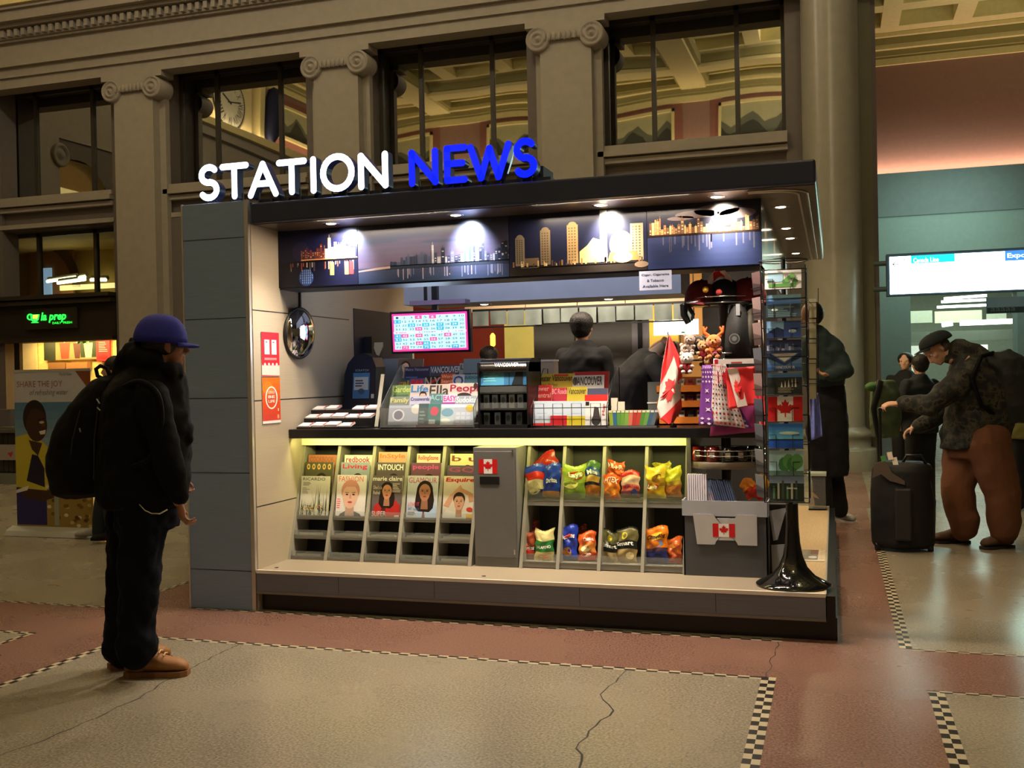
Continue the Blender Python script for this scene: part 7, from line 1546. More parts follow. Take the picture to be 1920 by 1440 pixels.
g = MB(); g.frect(fr, u0, h - .105, u1, h, CYN, .002); g.ftext(fr, 'Canada Line', u0 + .03, h - .095, u1 - .2, h - .03, WT, .004, bold=.02); u2, _ = sx2(1884, 480); g.frect(fr, u2, h - .13, w, h, BLU, .002); g.ftext(fr, 'Expo Line', u2 + .03, h - .11, w - .1, h - .03, WT, .004, bold=.02)
uA, vA = sx2(1673, 496); g.fpoly(fr, [(uA, vA), (uA + .035, vA + .035), (uA + .045, vA + .03), (uA + .022, vA + .005), (uA + .10, vA + .005), (uA + .10, vA - .005), (uA + .022, vA - .005), (uA + .045, vA - .03), (uA + .035, vA - .035)], DK, .002)
uB, vB = sx2(1699, 486); g.frect(fr, uB - .03, vB - .02, uB - .02, vB + .02, DK, .002); g.frect(fr, uB + .02, vB - .02, uB + .03, vB + .02, DK, .002)
g.build('sign_print', ts)
for py in (495, 543):
    p = at(1638, py, 'y', y + .1); g = MB(); g.tube([(xw_ if False else p.x, y + .1, p.z), (a.x - .03, y + .1, p.z)], .035, mat('bracket_grey', (70, 84, 84), .5), n=10); g.build('bracket', ts)
# second smaller sign behind
y2 = YW + 2; a = at(1851, 588, 'y', y2); b = at(1990, 553, 'y', y2); g = MB(); g.box((a.x, y2, a.z), (b.x, y2 + .1, b.z), mat('blue_grey_sign', (110, 144, 156), .5, emit=.1)); fr = Frame((a.x, y2 - .002, a.z), (1, 0, 0), (0, 0, 1)); g.frect(fr, 0, 0, b.x - a.x, .09, mat('dark_teal_strip', (44, 76, 90), .5), .001); g.ftext(fr, 'aaaaa', .05, .03, .4, .085, ink((120, 150, 160)), .002); tag(g.build('overhead_sign'), 'dull blue-grey sign panel hanging beyond the bright transit sign', 'sign')
lamp('AREA', (2.1, YW - .6, 2.9), 40, (205, 255, 235), 1.6, (2.1, YW - 4, 2.2), sizey=.4, name='sign_light')
# ---- things seen through the far doorway: next hall with tube lamps and lit upper glazing
g = MB(); g.box((dx0 - 2, YF + 12, 0), (dx1 + 3, YF + 12.2, 9), mat('far_pale_wall', (206, 214, 190), .7)); g.box((dx0 - 2, YF + .4, 5.3), (dx1 + 3, YF + 12, 5.5), mat('far_ceiling', (130, 140, 130), .7)); tag(g.build('wall_beyond', origin=(0, 0, 0)), kind='structure')
TW = mat('tube_white', (240, 255, 245), .4, emit=5, vary=0); k_ = 0
for (p0, p1, yy) in (((1770, 560), (1850, 554), YF + 3), ((1765, 566), (1850, 562), YF + 4), ((1757, 576), (1850, 572), YF + 5), ((1800, 606), (1901, 602), YF + 6), ((1766, 609), (1786, 606), YF + 6)):
    A, B = at(*p0, 'y', yy), at(*p1, 'y', yy); g = MB(); g.tube([A, B], .05 if k_ < 3 else .10, TW, n=6); tag(g.build('tube_lamp'), ('uppermost thin tube lamp under the transit sign', 'second thin tube lamp under the transit sign', 'third thin tube lamp under the transit sign', 'long thick tube lamp above the bending traveller', 'short lamp just above the bending traveller cap')[k_], 'lamp', 'tube lamps beyond the far doorway'); k_ += 1
def far_box(px0, px1, t0, t1, yy, m, nm, lb, ct_): 
    A = at(px0, t1, 'y', yy); B = at(px1, t0, 'y', yy); g = MB(); g.box((A.x, yy, A.z), (B.x, yy + .1, B.z), m); tag(g.build(nm), lb, ct_)
far_box(1705, 1748, 582, 606, YF + 8, mat('far_pane', (196, 206, 180), .4, emit=.35), 'lit_pane', 'pale lit upper pane at the left of the far doorway', 'window')
far_box(1753, 1841, 581, 606, YF + 8, mat('far_pane2', (220, 224, 190), .4, emit=.5), 'lit_pane', 'cream lit upper pane in the middle of the far doorway', 'window')
far_box(1850, 1887, 586, 602, YF + 8, mat('far_pane', (196, 206, 180), .4, emit=.35), 'lit_pane', 'pale lit pane at the right of the far doorway', 'window')
far_box(1700, 1905, 617, 642, YF + 7, mat('far_beam', (120, 126, 110), .6), 'concrete_beam', 'grey concrete beam crossing the far doorway behind the traveller cap', 'beam')
far_box(1832, 1852, 646, 668, YF + 9, mat('far_bright', (240, 255, 240), .4, emit=1.5), 'lit_pane', 'small bright pane above the traveller backpack', 'window')
far_box(1703, 1730, 648, 760, YF + 9, mat('far_bright2', (220, 230, 210), .4, emit=.6), 'lit_pane', 'tall pale pane behind the standing woman at the far doorway', 'window')
lamp('AREA', ((dx0 + dx1) / 2, YF + 5, 5.2), 260, (225, 255, 235), 5, ((dx0 + dx1) / 2, YF + 5, 0), name='far_light')
lamp('AREA', (3.2, YF - 3, 6.0), 85, (215, 240, 232), 3.0, (3.0, YF, 3.2), name='far_wash')  # unseen cool fill added to brighten the teal wall
# ================================================================= PEOPLE
_tx = None
def soft(mb, name, parent, vox, sm=3, folds=0, fsize=.12, thick=0):
    global _tx
    o = mb.build(name, parent)
    r = o.modifiers.new('r', 'REMESH'); r.mode = 'VOXEL'; r.voxel_size = vox; r.use_smooth_shade = True
    s = o.modifiers.new('s', 'SMOOTH'); s.factor = .5; s.iterations = sm
    if folds:
        t = bpy.data.textures.new('folds', 'CLOUDS'); t.noise_scale = fsize; t.noise_depth = 1
        d = o.modifiers.new('d', 'DISPLACE'); d.texture = t; d.strength = folds; d.mid_level = .5; d.texture_coords = 'LOCAL'
    return o
def loft(mb, rings, m, n=20):
    """rings: (centre, half-width vector, half-depth vector)"""
    vs = []
    for c, a, b in rings:
        for k in range(n):
            t = 2 * PI * k / n; vs.append(Vector(c) + Vector(a) * math.cos(t) + Vector(b) * math.sin(t))
    K = len(rings); fs = [(i * n + k, i * n + (k + 1) % n, (i + 1) * n + (k + 1) % n, (i + 1) * n + k) for i in range(K - 1) for k in range(n)]
    mb.add(vs, fs + [tuple(range(n))[::-1], tuple(range((K - 1) * n, K * n))], m, True)
def limb(mb, pts, rad, m, n=14):
    P_ = [Vector(p) for p in pts]
    # smooth the path a little
    Q, Rr = [], []
    for i in range(len(P_) - 1):
        for t in (0, .25, .5, .75): Q.append(P_[i].lerp(P_[i + 1], t)); Rr.append(rad[i] * (1 - t) + rad[i + 1] * t)
    Q.append(P_[-1]); Rr.append(rad[-1]); mb.tube(Q, Rr, m, n=n)
    for p, r in zip(P_, rad): mb.ell(p, r * .995, m, n=12, k=8)
def head(mb, c, F, U, m, s=1.0):
    """skull, jaw, nose, lips, brow, ears"""
    c = Vector(c); F = Vector(F).normalized(); U = (Vector(U) - F * Vector(U).dot(F)).normalized(); S = F.cross(U)
    rot = Matrix((F, S, U)).transposed()
    p = lambda f, s_, u: c + (F * f + S * s_ + U * u) * s
    mb.ell(p(-.008, 0, .025), (.098 * s, .076 * s, .092 * s), m, n=20, rot=rot, k=14)
    mb.ell(p(.018, 0, -.045), (.070 * s, .058 * s, .072 * s), m, n=18, rot=rot, k=12)
    mb.ell(p(.060, 0, -.088), (.026 * s, .032 * s, .022 * s), m, n=12, rot=rot)
    mb.tube([p(.086, 0, .012), p(.100, 0, -.018), p(.108, 0, -.036), p(.088, 0, -.046)], [.009 * s, .011 * s, .014 * s, .009 * s], m, n=10)
    mb.ell(p(.082, 0, -.062), (.014 * s, .024 * s, .008 * s), m, rot=rot); mb.ell(p(.079, 0, -.074), (.014 * s, .021 * s, .009 * s), m, rot=rot)
    for q in (-1, 1):
        mb.ell(p(.070, q * .034, .024), (.020 * s, .030 * s, .010 * s), m, rot=rot); mb.ell(p(.050, q * .042, -.02), (.030 * s, .022 * s, .022 * s), m, rot=rot)
        mb.ell(p(-.006, q * .080, -.008), (.018 * s, .009 * s, .032 * s), m, rot=rot); mb.ell(p(.0, q * .078, -.034), (.010 * s, .008 * s, .012 * s), m, rot=rot)
    return p, rot
def eyes(c, F, U, parent, s=1.0):
    c = Vector(c); F = Vector(F).normalized(); U = (Vector(U) - F * Vector(U).dot(F)).normalized(); S = F.cross(U)
    for q in (-1, 1):
        e = MB(); p0 = c + (F * .073 + S * q * .034 + U * .006) * s; e.ell(p0, .0125 * s, mat('eye_white', (215, 205, 195), .2)); e.ell(p0 + F * .0085 * s, .0065 * s, mat('iris', (40, 28, 22), .15)); e.build('eye', parent)
def hand(mb, wrist, D, N, m, curl=.6, s=1.0, side=1):
    """D: direction of the fingers, N: palm-facing normal; five unequal bent fingers"""
    w = Vector(wrist); D = Vector(D).normalized(); N = (Vector(N) - D * Vector(N).dot(D)).normalized(); A = D.cross(N) * side
    rot = Matrix((D, A, N)).transposed()
    mb.tube([w - D * .03 * s, w + D * .02 * s], [.026 * s, .027 * s], m, n=12)
    mb.ell(w + D * .05 * s, (.052 * s, .041 * s, .016 * s), m, n=14, rot=rot)
    for i, (o, L, r) in enumerate(((-.030, .068, .0080), (-.010, .078, .0088), (.011, .074, .0086), (.030, .062, .0080))):
        b = w + D * (.085 - .006 * abs(i - 1.3)) * s + A * o * s; d = D + A * o * 1.5; pts = [b]; ang = 0
        for k, fr_ in enumerate((.45, .31, .24)):
            ang += curl * (.55, .9, .7)[k] * (1 + .1 * i); dd = (d.normalized() * math.cos(ang) + N * math.sin(ang)); pts.append(pts[-1] + dd * L * fr_ * s)
        mb.tube(pts, [r * s, r * .98 * s, r * .88 * s, r * .7 * s], m, n=8); [mb.ell(q, r * s * .98, m, n=8, k=6) for q in pts[:-1]]; mb.ell(pts[-1], r * .72 * s, m, n=8, k=6)
    b = w + D * .025 * s - A * .032 * s + N * .008 * s; d = (D * .75 - A * .55 + N * .35).normalized(); q1 = b + d * .036 * s; q2 = q1 + (D * .9 - A * .1 + N * .35 * (1 + curl)).normalized() * .030 * s
    mb.tube([b, q1, q2], [.013 * s, .010 * s, .008 * s], m, n=8); mb.ell(q1, .0101 * s, m, n=8, k=6); mb.ell(q2, .008 * s, m, n=8, k=6)
def shoe(mb, heel, D, m, sole, L=.29, w=.05, h=.085, boot=0):
    heel = Vector(heel); D = Vector(D).normalized(); S = V(D.y, -D.x, 0)
    loft(mb, [(heel + D * t * L + V(0, 0, .022 + hh / 2), S * ww, V(0, 0, hh / 2)) for t, ww, hh in ((0, w * .55, .07), (.06, w * .72, .085), (.25, w * .78, h + boot * .3), (.45, w * .85, h), (.68, w * 1.0, h * .74), (.88, w * .9, h * .62), (.98, w * .55, h * .42), (1.0, w * .3, h * .3))], m)
    if boot: limb(mb, [heel + D * .07 + V(0, 0, .06), heel + D * .065 + V(0, 0, .06 + boot)], [.048, .052], m)
def sole_mesh(mb, heel, D, m, L=.30, w=.052, th=.024):
    heel = Vector(heel); D = Vector(D).normalized(); S = V(D.y, -D.x, 0); pts = []
    out = [(0, .6), (.1, .8), (.3, .74), (.5, .8), (.72, 1.05), (.9, .9), (.99, .5)]
    pts = [heel + D * (t * L) + S * w * q for t, q in out] + [heel + D * (t * L) - S * w * q for t, q in reversed(out)]
    mb.prism([p + V(0, 0, .001) for p in pts], (0, 0, th), m)
SKA, SKB, SKD = mat('skin_medium', (176, 128, 100), .55, bump=.05, bscale=200), mat('skin_pale', (206, 160, 132), .55), mat('skin_tan', (150, 104, 78), .55)
BLKJ = mat('black_jacket_cloth', (12, 12, 13), .85, spec=.15, bump=.25, bscale=25, vary=.3); NVY = mat('dark_navy_denim', (10, 13, 22), .9, spec=.15, bump=.2, bscale=80, vary=.25); BPK = mat('black_backpack_cloth', (8, 8, 10), .75, spec=.2, bump=.2, bscale=120)
TAN = mat('tan_boot_leather', (150, 102, 54), .6, bump=.15, bscale=40, vary=.2); SOLE = mat('tan_boot_sole', (128, 88, 52), .7); CAPB = mat('royal_blue_cap', (26, 34, 140), .75, bump=.15, bscale=150)
HAIR = mat('dark_hair', (20, 16, 14), .6, bump=.6, bscale=90); SHOEG = mat('grey_sneaker', (160, 156, 150), .6); WSOLE = mat('white_sole', (205, 200, 190), .5)

def person_root(mb, label, vox=.007, sm=2):
    o = soft(mb, 'person', None, vox, sm); tag(o, label, 'person'); return o
# ---------------------------------------------------------------- 1 man in front with the blue cap
Y1 = 4.15
def A1(x, y, d=0): return at(x, y, 'y', Y1 + d)
F = V(.66, .75, 0).normalized(); S = V(F.y, -F.x, 0); U = V(0, 0, 1)
hc = A1(309, 645)
b = MB(); head(b, hc, F, V(.10, .05, 1), SKD, .98)
neck = hc - F * .02 - V(0, 0, .17); chest = V(hc.x, hc.y, 0) - F * .09
tz = lambda py: A1(270, py).z
b.tube([hc - V(0, 0, .05) - F * .02, neck + V(0, 0, .03) - F * .035, neck - F * .05 - V(0, 0, .05)], [.055, .054, .06], SKD, n=14)
cx = V(A1(272, 800).x, A1(272, 800).y, 0)
loft(b, [(cx + V(0, 0, tz(940)), F * .11, S * .15), (cx + V(0, 0, tz(880)), F * .11, S * .145), (cx + V(0, 0, tz(800)), F * .12, S * .16), (cx - F * .01 + V(0, 0, tz(735)), F * .115, S * .185), (cx + V(0, 0, tz(700)), F * .08, S * .10)], SKD)
hipN, kneeN, ankN = A1(268, 945, -.05), A1(262, 1080, -.06), A1(258, 1222, -.08)
hipF, kneeF, ankF = A1(248, 945, .10), A1(238, 1080, .09), A1(228, 1222, .08)
for h_, k_2, a_ in ((hipN, kneeN, ankN), (hipF, kneeF, ankF)): limb(b, [h_, k_2, a_], [.085, .055, .04], SKD)
shN = A1(285, 745, -.17); elN = A1(318, 870, -.17); wrN = A1(336, 938, -.10)
shF = A1(250, 740, .17); elF = A1(330, 850, .18); wrF = A1(338, 880, .12)
limb(b, [shN, elN, wrN], [.05, .042, .03], SKD); hand(b, wrN, V(.12, .1, -1), V(.6, .75, .2), SKD, .8, 1.0, 1)
limb(b, [shF, elF, wrF], [.05, .042, .03], SKD); hand(b, wrF, V(-.1, .2, -1), V(.6, .75, 0), SKD, .9, 1.0, -1)
p1 = person_root(b, 'man in a royal blue cap and black jacket standing with his back to the camera', .006)
# jacket
j = MB(); jz = lambda py: V(0, 0, tz(py))
def jr(py, px0, px1, dd, off=0):
    l, r = A1(px0, py), A1(px1, py); c = (l + r) / 2; hw = (r - l).length / 2
    # silhouette half-width in the picture is the projection of an ellipse; depth taken across
    return (V(c.x, c.y, c.z) + V(0, off, 0), V(.79, .61, 0) * hw * 1.04, V(-.61, .79, 0) * dd)
loft(j, [jr(948, 207, 330, .19), jr(930, 200, 337, .21), jr(880, 203, 338, .21), jr(820, 205, 343, .21), jr(770, 208, 342, .22), jr(735, 212, 338, .21), jr(712, 225, 336, .17), jr(698, 240, 334, .12), jr(686, 256, 330, .085)], BLKJ, 28)
limb(j, [shN, elN, wrN + V(0, 0, .02)], [.078, .066, .050], BLKJ); limb(j, [shF, elF, wrF - F * .02], [.078, .066, .050], BLKJ)
limb(j, [A1(343, 805, .05), A1(350, 822, .05)], [.05, .035], BLKJ)
# hood gathered behind the neck and the stand-up collar
limb(j, [A1(230, 682, .0), A1(254, 666, -.04), A1(285, 676, -.07)], [.045, .070, .058], BLKJ); limb(j, [A1(250, 640, .02), A1(262, 662, 0), A1(290, 668, .0)], [.026, .055, .06], BLKJ); limb(j, [A1(222, 690, .0), A1(240, 700, 0)], [.03, .07], BLKJ)
limb(j, [A1(318, 694, -.06), A1(331, 690, -.02)], [.04, .028], BLKJ); limb(j, [A1(332, 696, 0), A1(339, 702, 0)], [.028, .012], BLKJ)
soft(j, 'jacket', p1, .011, 4, .03, .10)
t = MB()
for h_, k_2, a_, n in ((hipN, kneeN, ankN, 1), (hipF, kneeF, ankF, 0)):
    limb(t, [h_ + V(0, 0, .06), h_ - V(0, 0, .10), k_2 + V(0, 0, .10), k_2 - V(0, 0, .04), a_ + V(0, 0, .12), a_ + V(0, 0, .035), a_ + V(0, 0, -.005)], [.125, .118, .098, .094, .086, .098, .078], NVY, 18)
loft(t, [(cx + V(0, 0, tz(990)), V(.79, .61, 0) * .15, V(-.61, .79, 0) * .16), (cx + V(0, 0, tz(920)), V(.79, .61, 0) * .15, V(-.61, .79, 0) * .17)], NVY)
soft(t, 'trousers', p1, .011, 3, .035, .09)
BD = V(.93, .30, 0).normalized(); ht = A1(236, 1262, -.10); h1 = V(ht.x, ht.y, 0)
h1 = at(236, 1268, 'z', .0); h2 = at(204, 1256, 'z', .0)
for i, (hh, dr, nm) in enumerate(((h1, BD, 0), (h2, V(.6, .78, 0).normalized(), 1))):
    bo = MB(); shoe(bo, hh, dr, TAN, SOLE, .30, .052, .095, .10); o = soft(bo, 'boot', p1, .008, 2)
    so_ = MB(); sole_mesh(so_, hh, dr, SOLE, .305, .055, .026); so_.build('boot_sole', o)
    lc = MB(); S_ = V(dr.y, -dr.x, 0)
    for q in range(4): c_ = hh + dr * (.125 + .022 * q) + V(0, 0, .140 - .013 * q); lc.tube([c_ - S_ * .028, c_ + V(0, 0, .008), c_ + S_ * .028], .004, mat('boot_lace', (206, 170, 110), .7), n=6)
    lc.build('laces', o)
cp = MB(); cpos = hc + V(0, 0, .010) - F * .02; capshape(cp, (0, 0, 0), .104, CAPB, (1, 0, 0), .062, h=1.26)
Fc = (V(.79, .61, 0) * .9 + F * .3 + V(0, 0, -.10)).normalized(); Sc = V(Fc.y, -Fc.x, 0).normalized(); Uc = Sc.cross(Fc); q = Matrix((Fc, -Sc, Uc)).transposed()
cp.v = [tuple(q @ Vector(v_) + cpos) for v_ in cp.v]; o = cp.build('cap', p1, solid=.007)
o = MB(); pc_0 = cpos + Uc * .122; o.ell(pc_0, .008, CAPB); o.build('cap_button', p1)
hr = MB(); hr.ell(hc - F * .022 + V(0, 0, .015), (.095, .080, .088), HAIR); hr.ell(hc - F * .055 - V(0, 0, .035), (.045, .062, .05), HAIR); soft(hr, 'hair', p1, .009, 2)
# chain at the hip
g = MB(); ch = [A1(262, 946, -.24), A1(272, 957, -.26), A1(285, 963, -.26), A1(300, 963, -.26), A1(314, 955, -.24)]
g.tube(ch, .0035, CHROME, n=6); g.build('wallet_chain', p1)
# backpack
bp_ = MB(); bk = lambda px, py, d=0: A1(px, py, d)
Bu, Bv = V(.79, .61, 0), V(-.61, .79, 0)
def br_(py, x0p, x1p, dd):
    l, r = A1(x0p, py), A1(x1p, py); c = (l + r) / 2; return (c, Bu * (r - l).length / 2, Bv * dd)
loft(bp_, [br_(932, 128, 200, .07), br_(922, 112, 215, .12), br_(890, 106, 225, .15), br_(850, 104, 228, .16), br_(800, 118, 226, .16), br_(760, 140, 224, .15), br_(730, 162, 222, .13), br_(712, 182, 222, .10), br_(704, 196, 216, .06)], BPK, 26)
bpo = soft(bp_, 'backpack', None, .010, 3, .018, .08); tag(bpo, 'bulging black backpack worn by the man in the blue cap', 'backpack')
g = MB(); g.tube([A1(197, 712, -.03), A1(183, 705, -.03), A1(180, 692, -.03), A1(188, 686, -.03), A1(200, 690, -.03), A1(207, 706, -.03)], .010, BPK, n=8); g.build('carry_loop', bpo)
g = MB(); pts = [A1(222, 730, -.17), A1(262, 715, -.21), A1(296, 740, -.225), A1(302, 800, -.22), A1(280, 860, -.21), A1(225, 880, -.17)]; Q_ = [Vector([.5 * (2 * pts[i][c] + (pts[i + 1][c] - pts[max(i - 1, 0)][c]) * t + (2 * pts[max(i - 1, 0)][c] - 5 * pts[i][c] + 4 * pts[i + 1][c] - pts[min(i + 2, 5)][c]) * t * t + (3 * pts[i][c] - pts[max(i - 1, 0)][c] - 3 * pts[i + 1][c] + pts[min(i + 2, 5)][c]) * t ** 3) for c in range(3)]) for i in range(5) for t in (0, .2, .4, .6, .8)]; g.tube(Q_, .012, BPK, n=8); g.build('shoulder_strap', bpo)
REFL = mat('reflective_grey', (150, 150, 150), .3, metal=.4)
for x0p, y0p, x1p, y1p in ((181, 748, 187, 757), (182, 764, 188, 770), (203, 770, 208, 780), (149, 803, 151, 810), (184, 867, 187, 874)):
    g = MB(); g.tube([A1(x0p, y0p, -.165), A1(x1p, y1p, -.165)], .0035, REFL, n=6); g.build('zip_pull', bpo)
for k_3, (pa, pb_) in enumerate((((150, 770), (130, 880)), ((186, 745), (176, 900)))):
    g = MB(); g.tube([A1(pa[0], pa[1], -.15), A1((pa[0] + pb_[0]) / 2 - 4, (pa[1] + pb_[1]) / 2, -.165), A1(pb_[0], pb_[1], -.15)], .003, mat('zip_dark', (40, 40, 42), .4), n=6); g.build('zip', bpo)
# ---------------------------------------------------------------- 2 traveller bending over the suitcase
Y2 = 8.75
def A2(x, y, d=0): return at(x, y, 'y', Y2 + d)
F2 = V(-.95, -.15, 0).normalized(); S2 = V(0, 1, 0)
CAMO = bpy.data.materials.new('camouflage_cloth'); CAMO.use_nodes = True; nt = CAMO.node_tree; b_ = nt.nodes['Principled BSDF']; b_.inputs['Roughness'].default_value = .85
vo = nt.nodes.new('ShaderNodeTexNoise'); vo.inputs['Scale'].default_value = 16; vo.inputs['Detail'].default_value = 2; tcn = nt.nodes.new('ShaderNodeTexCoord'); rp = nt.nodes.new('ShaderNodeValToRGB'); rp.color_ramp.interpolation = 'CONSTANT'
rp.color_ramp.elements[0].color = lin((24, 26, 24)) + (1,); rp.color_ramp.elements[1].position = .48; rp.color_ramp.elements[1].color = lin((44, 46, 38)) + (1,)
for ps, cl_ in ((.56, (66, 60, 46)), (.64, (20, 22, 20))): e_ = rp.color_ramp.elements.new(ps); e_.color = lin(cl_) + (1,)
nt.links.new(tcn.outputs['Object'], vo.inputs['Vector']); nt.links.new(vo.outputs['Fac'], rp.inputs['Fac']); nt.links.new(rp.outputs['Color'], b_.inputs['Base Color'])
BRN = mat('rust_brown_trousers', (104, 64, 38), .85, bump=.2, bscale=60, vary=.2); BOOT2 = mat('brown_work_boot', (84, 58, 40), .7)
hc2 = A2(1756, 655)
b = MB(); head(b, hc2, V(-.62, -.25, -.68), V(-.7, -.05, .62), SKB, 1.0)
b.tube([hc2 + V(.02, 0, 0), A2(1790, 672)], [.058, .062], SKB, n=14)
loft(b, [(A2(1830, 815), V(0, .16, 0), V(.13, 0, 0)), (A2(1840, 760), V(0, .16, 0), V(.14, 0, .03)), (A2(1826, 705), V(0, .18, 0), V(.12, 0, .05)), (A2(1800, 680), V(0, .17, 0), V(.07, 0, .08))], SKB)
HN, KN, AN = A2(1850, 830, -.10), A2(1880, 925, -.10), A2(1883, 1008, -.08)
HF, KF, AF = A2(1815, 830, .12), A2(1795, 915, .05), A2(1808, 1002, .04)
for h_, k_2, a_ in ((HN, KN, AN), (HF, KF, AF)): limb(b, [h_, k_2, a_], [.10, .062, .045], SKB)
SN, EN, WN = A2(1800, 715, -.22), A2(1745, 760, -.24), A2(1687, 757, -.16)
limb(b, [SN, EN, WN], [.055, .045, .031], SKB); hand(b, WN, V(-1, 0, 0), V(0, .3, -1), SKB, .75, 1.1, 1)
SF, EF, WF = A2(1812, 705, .2), A2(1760, 775, .22), A2(1715, 800, .1)
limb(b, [SF, EF, WF], [.055, .045, .031], SKB); hand(b, WF, V(-.8, -.2, -.5), V(0, -.3, -1), SKB, .7, 1.0, -1)
p2 = person_root(b, 'person in a flat dark cap, camouflage jacket and rust trousers bending over a suitcase', .008); eyes(hc2, V(-.62, -.25, -.68), V(-.7, -.05, .62), p2)
j = MB()
loft(j, [(A2(1823, 838), V(0, .21, 0), V(.245, 0, .02)), (A2(1832, 800), V(0, .22, 0), V(.26, 0, .02)), (A2(1838, 760), V(0, .24, 0), V(.25, 0, .03)), (A2(1830, 725), V(0, .26, 0), V(.22, 0, .06)), (A2(1812, 695), V(0, .25, 0), V(.14, 0, .10)), (A2(1790, 680), V(0, .15, 0), V(.06, 0, .09))], CAMO, 26)
limb(j, [SN, EN, WN + V(.03, 0, 0)], [.105, .088, .062], CAMO); limb(j, [SF, EF, WF + V(.03, 0, 0)], [.10, .085, .06], CAMO); limb(j, [A2(1778, 668), A2(1800, 658), A2(1826, 672), A2(1845, 690)], [.06, .10, .12, .13], CAMO)
soft(j, 'jacket', p2, .014, 3, .04, .13)
t = MB()
for h_, k_2, a_ in ((HN, KN, AN), (HF, KF, AF)): limb(t, [h_ + V(0, 0, .02), (h_ + k_2) / 2, k_2, (k_2 + a_) / 2, a_ + V(0, 0, .12), a_ + V(0, 0, .055)], [.175, .155, .128, .120, .122, .108], BRN, 18)
loft(t, [(A2(1832, 860), V(0, .17, 0), V(.22, 0, 0)), (A2(1830, 805), V(0, .18, 0), V(.24, 0, 0))], BRN); soft(t, 'trousers', p2, .014, 3, .028, .16)
for i, (hx, dr) in enumerate(((at(1898, 1026, 'z', 0), V(-.85, -.55, 0)), (at(1818, 1018, 'z', 0), V(-.97, -.2, 0)))):
    bo = MB(); shoe(bo, hx, dr, BOOT2, BOOT2, .28, .055, .10, .07); o = soft(bo, 'boot', p2, .010, 2); so_ = MB(); sole_mesh(so_, hx, dr, mat('dark_sole', (40, 32, 26), .8), .285, .056, .02); so_.build('boot_sole', o)
cp = MB(); capshape(cp, (0, 0, 0), .116, mat('dark_flat_cap', (26, 34, 38), .85, bump=.2, bscale=100), (1, 0, 0), .055, h=.75)
Fc = V(-.86, -.1, -.42).normalized(); Sc = Fc.cross(V(0, 0, 1)).normalized(); Uc = Sc.cross(Fc); q = Matrix((Fc, -Sc, Uc)).transposed(); cpos = hc2 + Uc * .055 + V(.02, 0, .0)
cp.v = [tuple(q @ Vector(v_) + cpos) for v_ in cp.v]; cp.build('cap', p2, solid=.004)
hr = MB(); hr.ell(hc2 + V(.045, 0, .02), (.06, .076, .075), mat('greying_hair', (84, 76, 70), .7)); soft(hr, 'hair', p2, .01, 2)
# his backpack
bp_ = MB(); loft(bp_, [(A2(1893, 792), V(0, .15, 0), V(.13, 0, 0)), (A2(1897, 760), V(0, .20, 0), V(.17, 0, 0)), (A2(1893, 710), V(0, .20, 0), V(.18, 0, .02)), (A2(1878, 675), V(0, .18, 0), V(.15, 0, .03)), (A2(1866, 660), V(0, .12, 0), V(.10, 0, .02))], mat('dark_olive_pack', (32, 36, 36), .7, bump=.2, bscale=60), 22)
o = soft(bp_, 'backpack', None, .013, 3, .03, .1); tag(o, 'dark backpack on the back of the bending traveller', 'backpack')
g = MB(); g.tube([A2(1862, 662, -.1), A2(1840, 668, -.26), A2(1822, 710, -.30), A2(1840, 760, -.28), A2(1868, 780, -.18)], .018, BPK, n=8); g.build('shoulder_strap', o)
# ---------------------------------------------------------------- suitcase
Cs = at(1697, 1038, 'z', 0); sc0, sc1 = at(1634, 1020, 'y', Cs.y).x, at(1760, 1020, 'y', Cs.y).x; sh = at(1700, 868, 'y', Cs.y).z
SUIT = mat('black_suitcase_cloth', (17, 16, 16), .7, bump=.2, bscale=150); BRNP = mat('brown_grey_panel', (78, 66, 56), .6, vary=.2)
cxs = (sc0 + sc1) / 2; hw = (sc1 - sc0) / 2
su = thing('suitcase', (cxs, Cs.y + .15, 0), 'big black wheeled suitcase with brown corner patch and luggage tags at right', 'suitcase')
g = MB(); loft(g, [(V(cxs, Cs.y + .17, z * sh), V(hw * a_, 0, 0), V(0, .17 * d_, 0)) for z, a_, d_ in ((.03, .88, .7), (.08, .96, .95), (.35, 1.0, 1.05), (.7, .98, 1.05), (.9, .94, .98), (.97, .86, .85), (1.0, .6, .5))], SUIT, 30)
m_ = soft(g, 'case_body', su, .012, 2, .012, .15)
g = MB(); fr = Frame((cxs - hw * .97, Cs.y - .002, sh * .80), (1, 0, -.0), (0, .12, 1)); g.prism([fr.p(u * hw, v, .012) for u, v in ((.03, .02), (.10, .13), (.45, .15), (.62, .06), (1.0, .0), (1.0, -.03), (.55, .0), (.3, .05))], (0, .02, 0), BRNP); g.build('corner_patch', su)
g = MB(); g.box((cxs - hw * .28, Cs.y - .035, .1), (cxs + hw * .22, Cs.y + .04, sh * .72), mat('front_pocket_grey', (36, 34, 34), .6)); g.build('front_pocket', su, bevel=.015)
g = MB(); g.tube([(cxs + hw * .85, Cs.y + .0, .12), (cxs + hw * .92, Cs.y - .01, .4), (cxs + hw * .8, Cs.y, sh * .8)], .006, BLACK, n=6); g.build('side_strap', su)
for sx_ in (-1, 1): g = MB(); g.lathe([(0, -.02), (.035, -.02), (.035, .02), (0, .02)], (cxs + sx_ * hw * .8, Cs.y + .12, .036), BLACKM, axis='x', n=16); g.build('wheel', su)
g = MB(); g.tube([(cxs + .0, Cs.y + .12, sh * .98), (cxs + .03, Cs.y + .08, sh + .05), (cxs + .13, Cs.y + .08, sh + .05), (cxs + .17, Cs.y + .12, sh * .97)], .012, BLACKM, n=8); g.build('carry_handle', su)
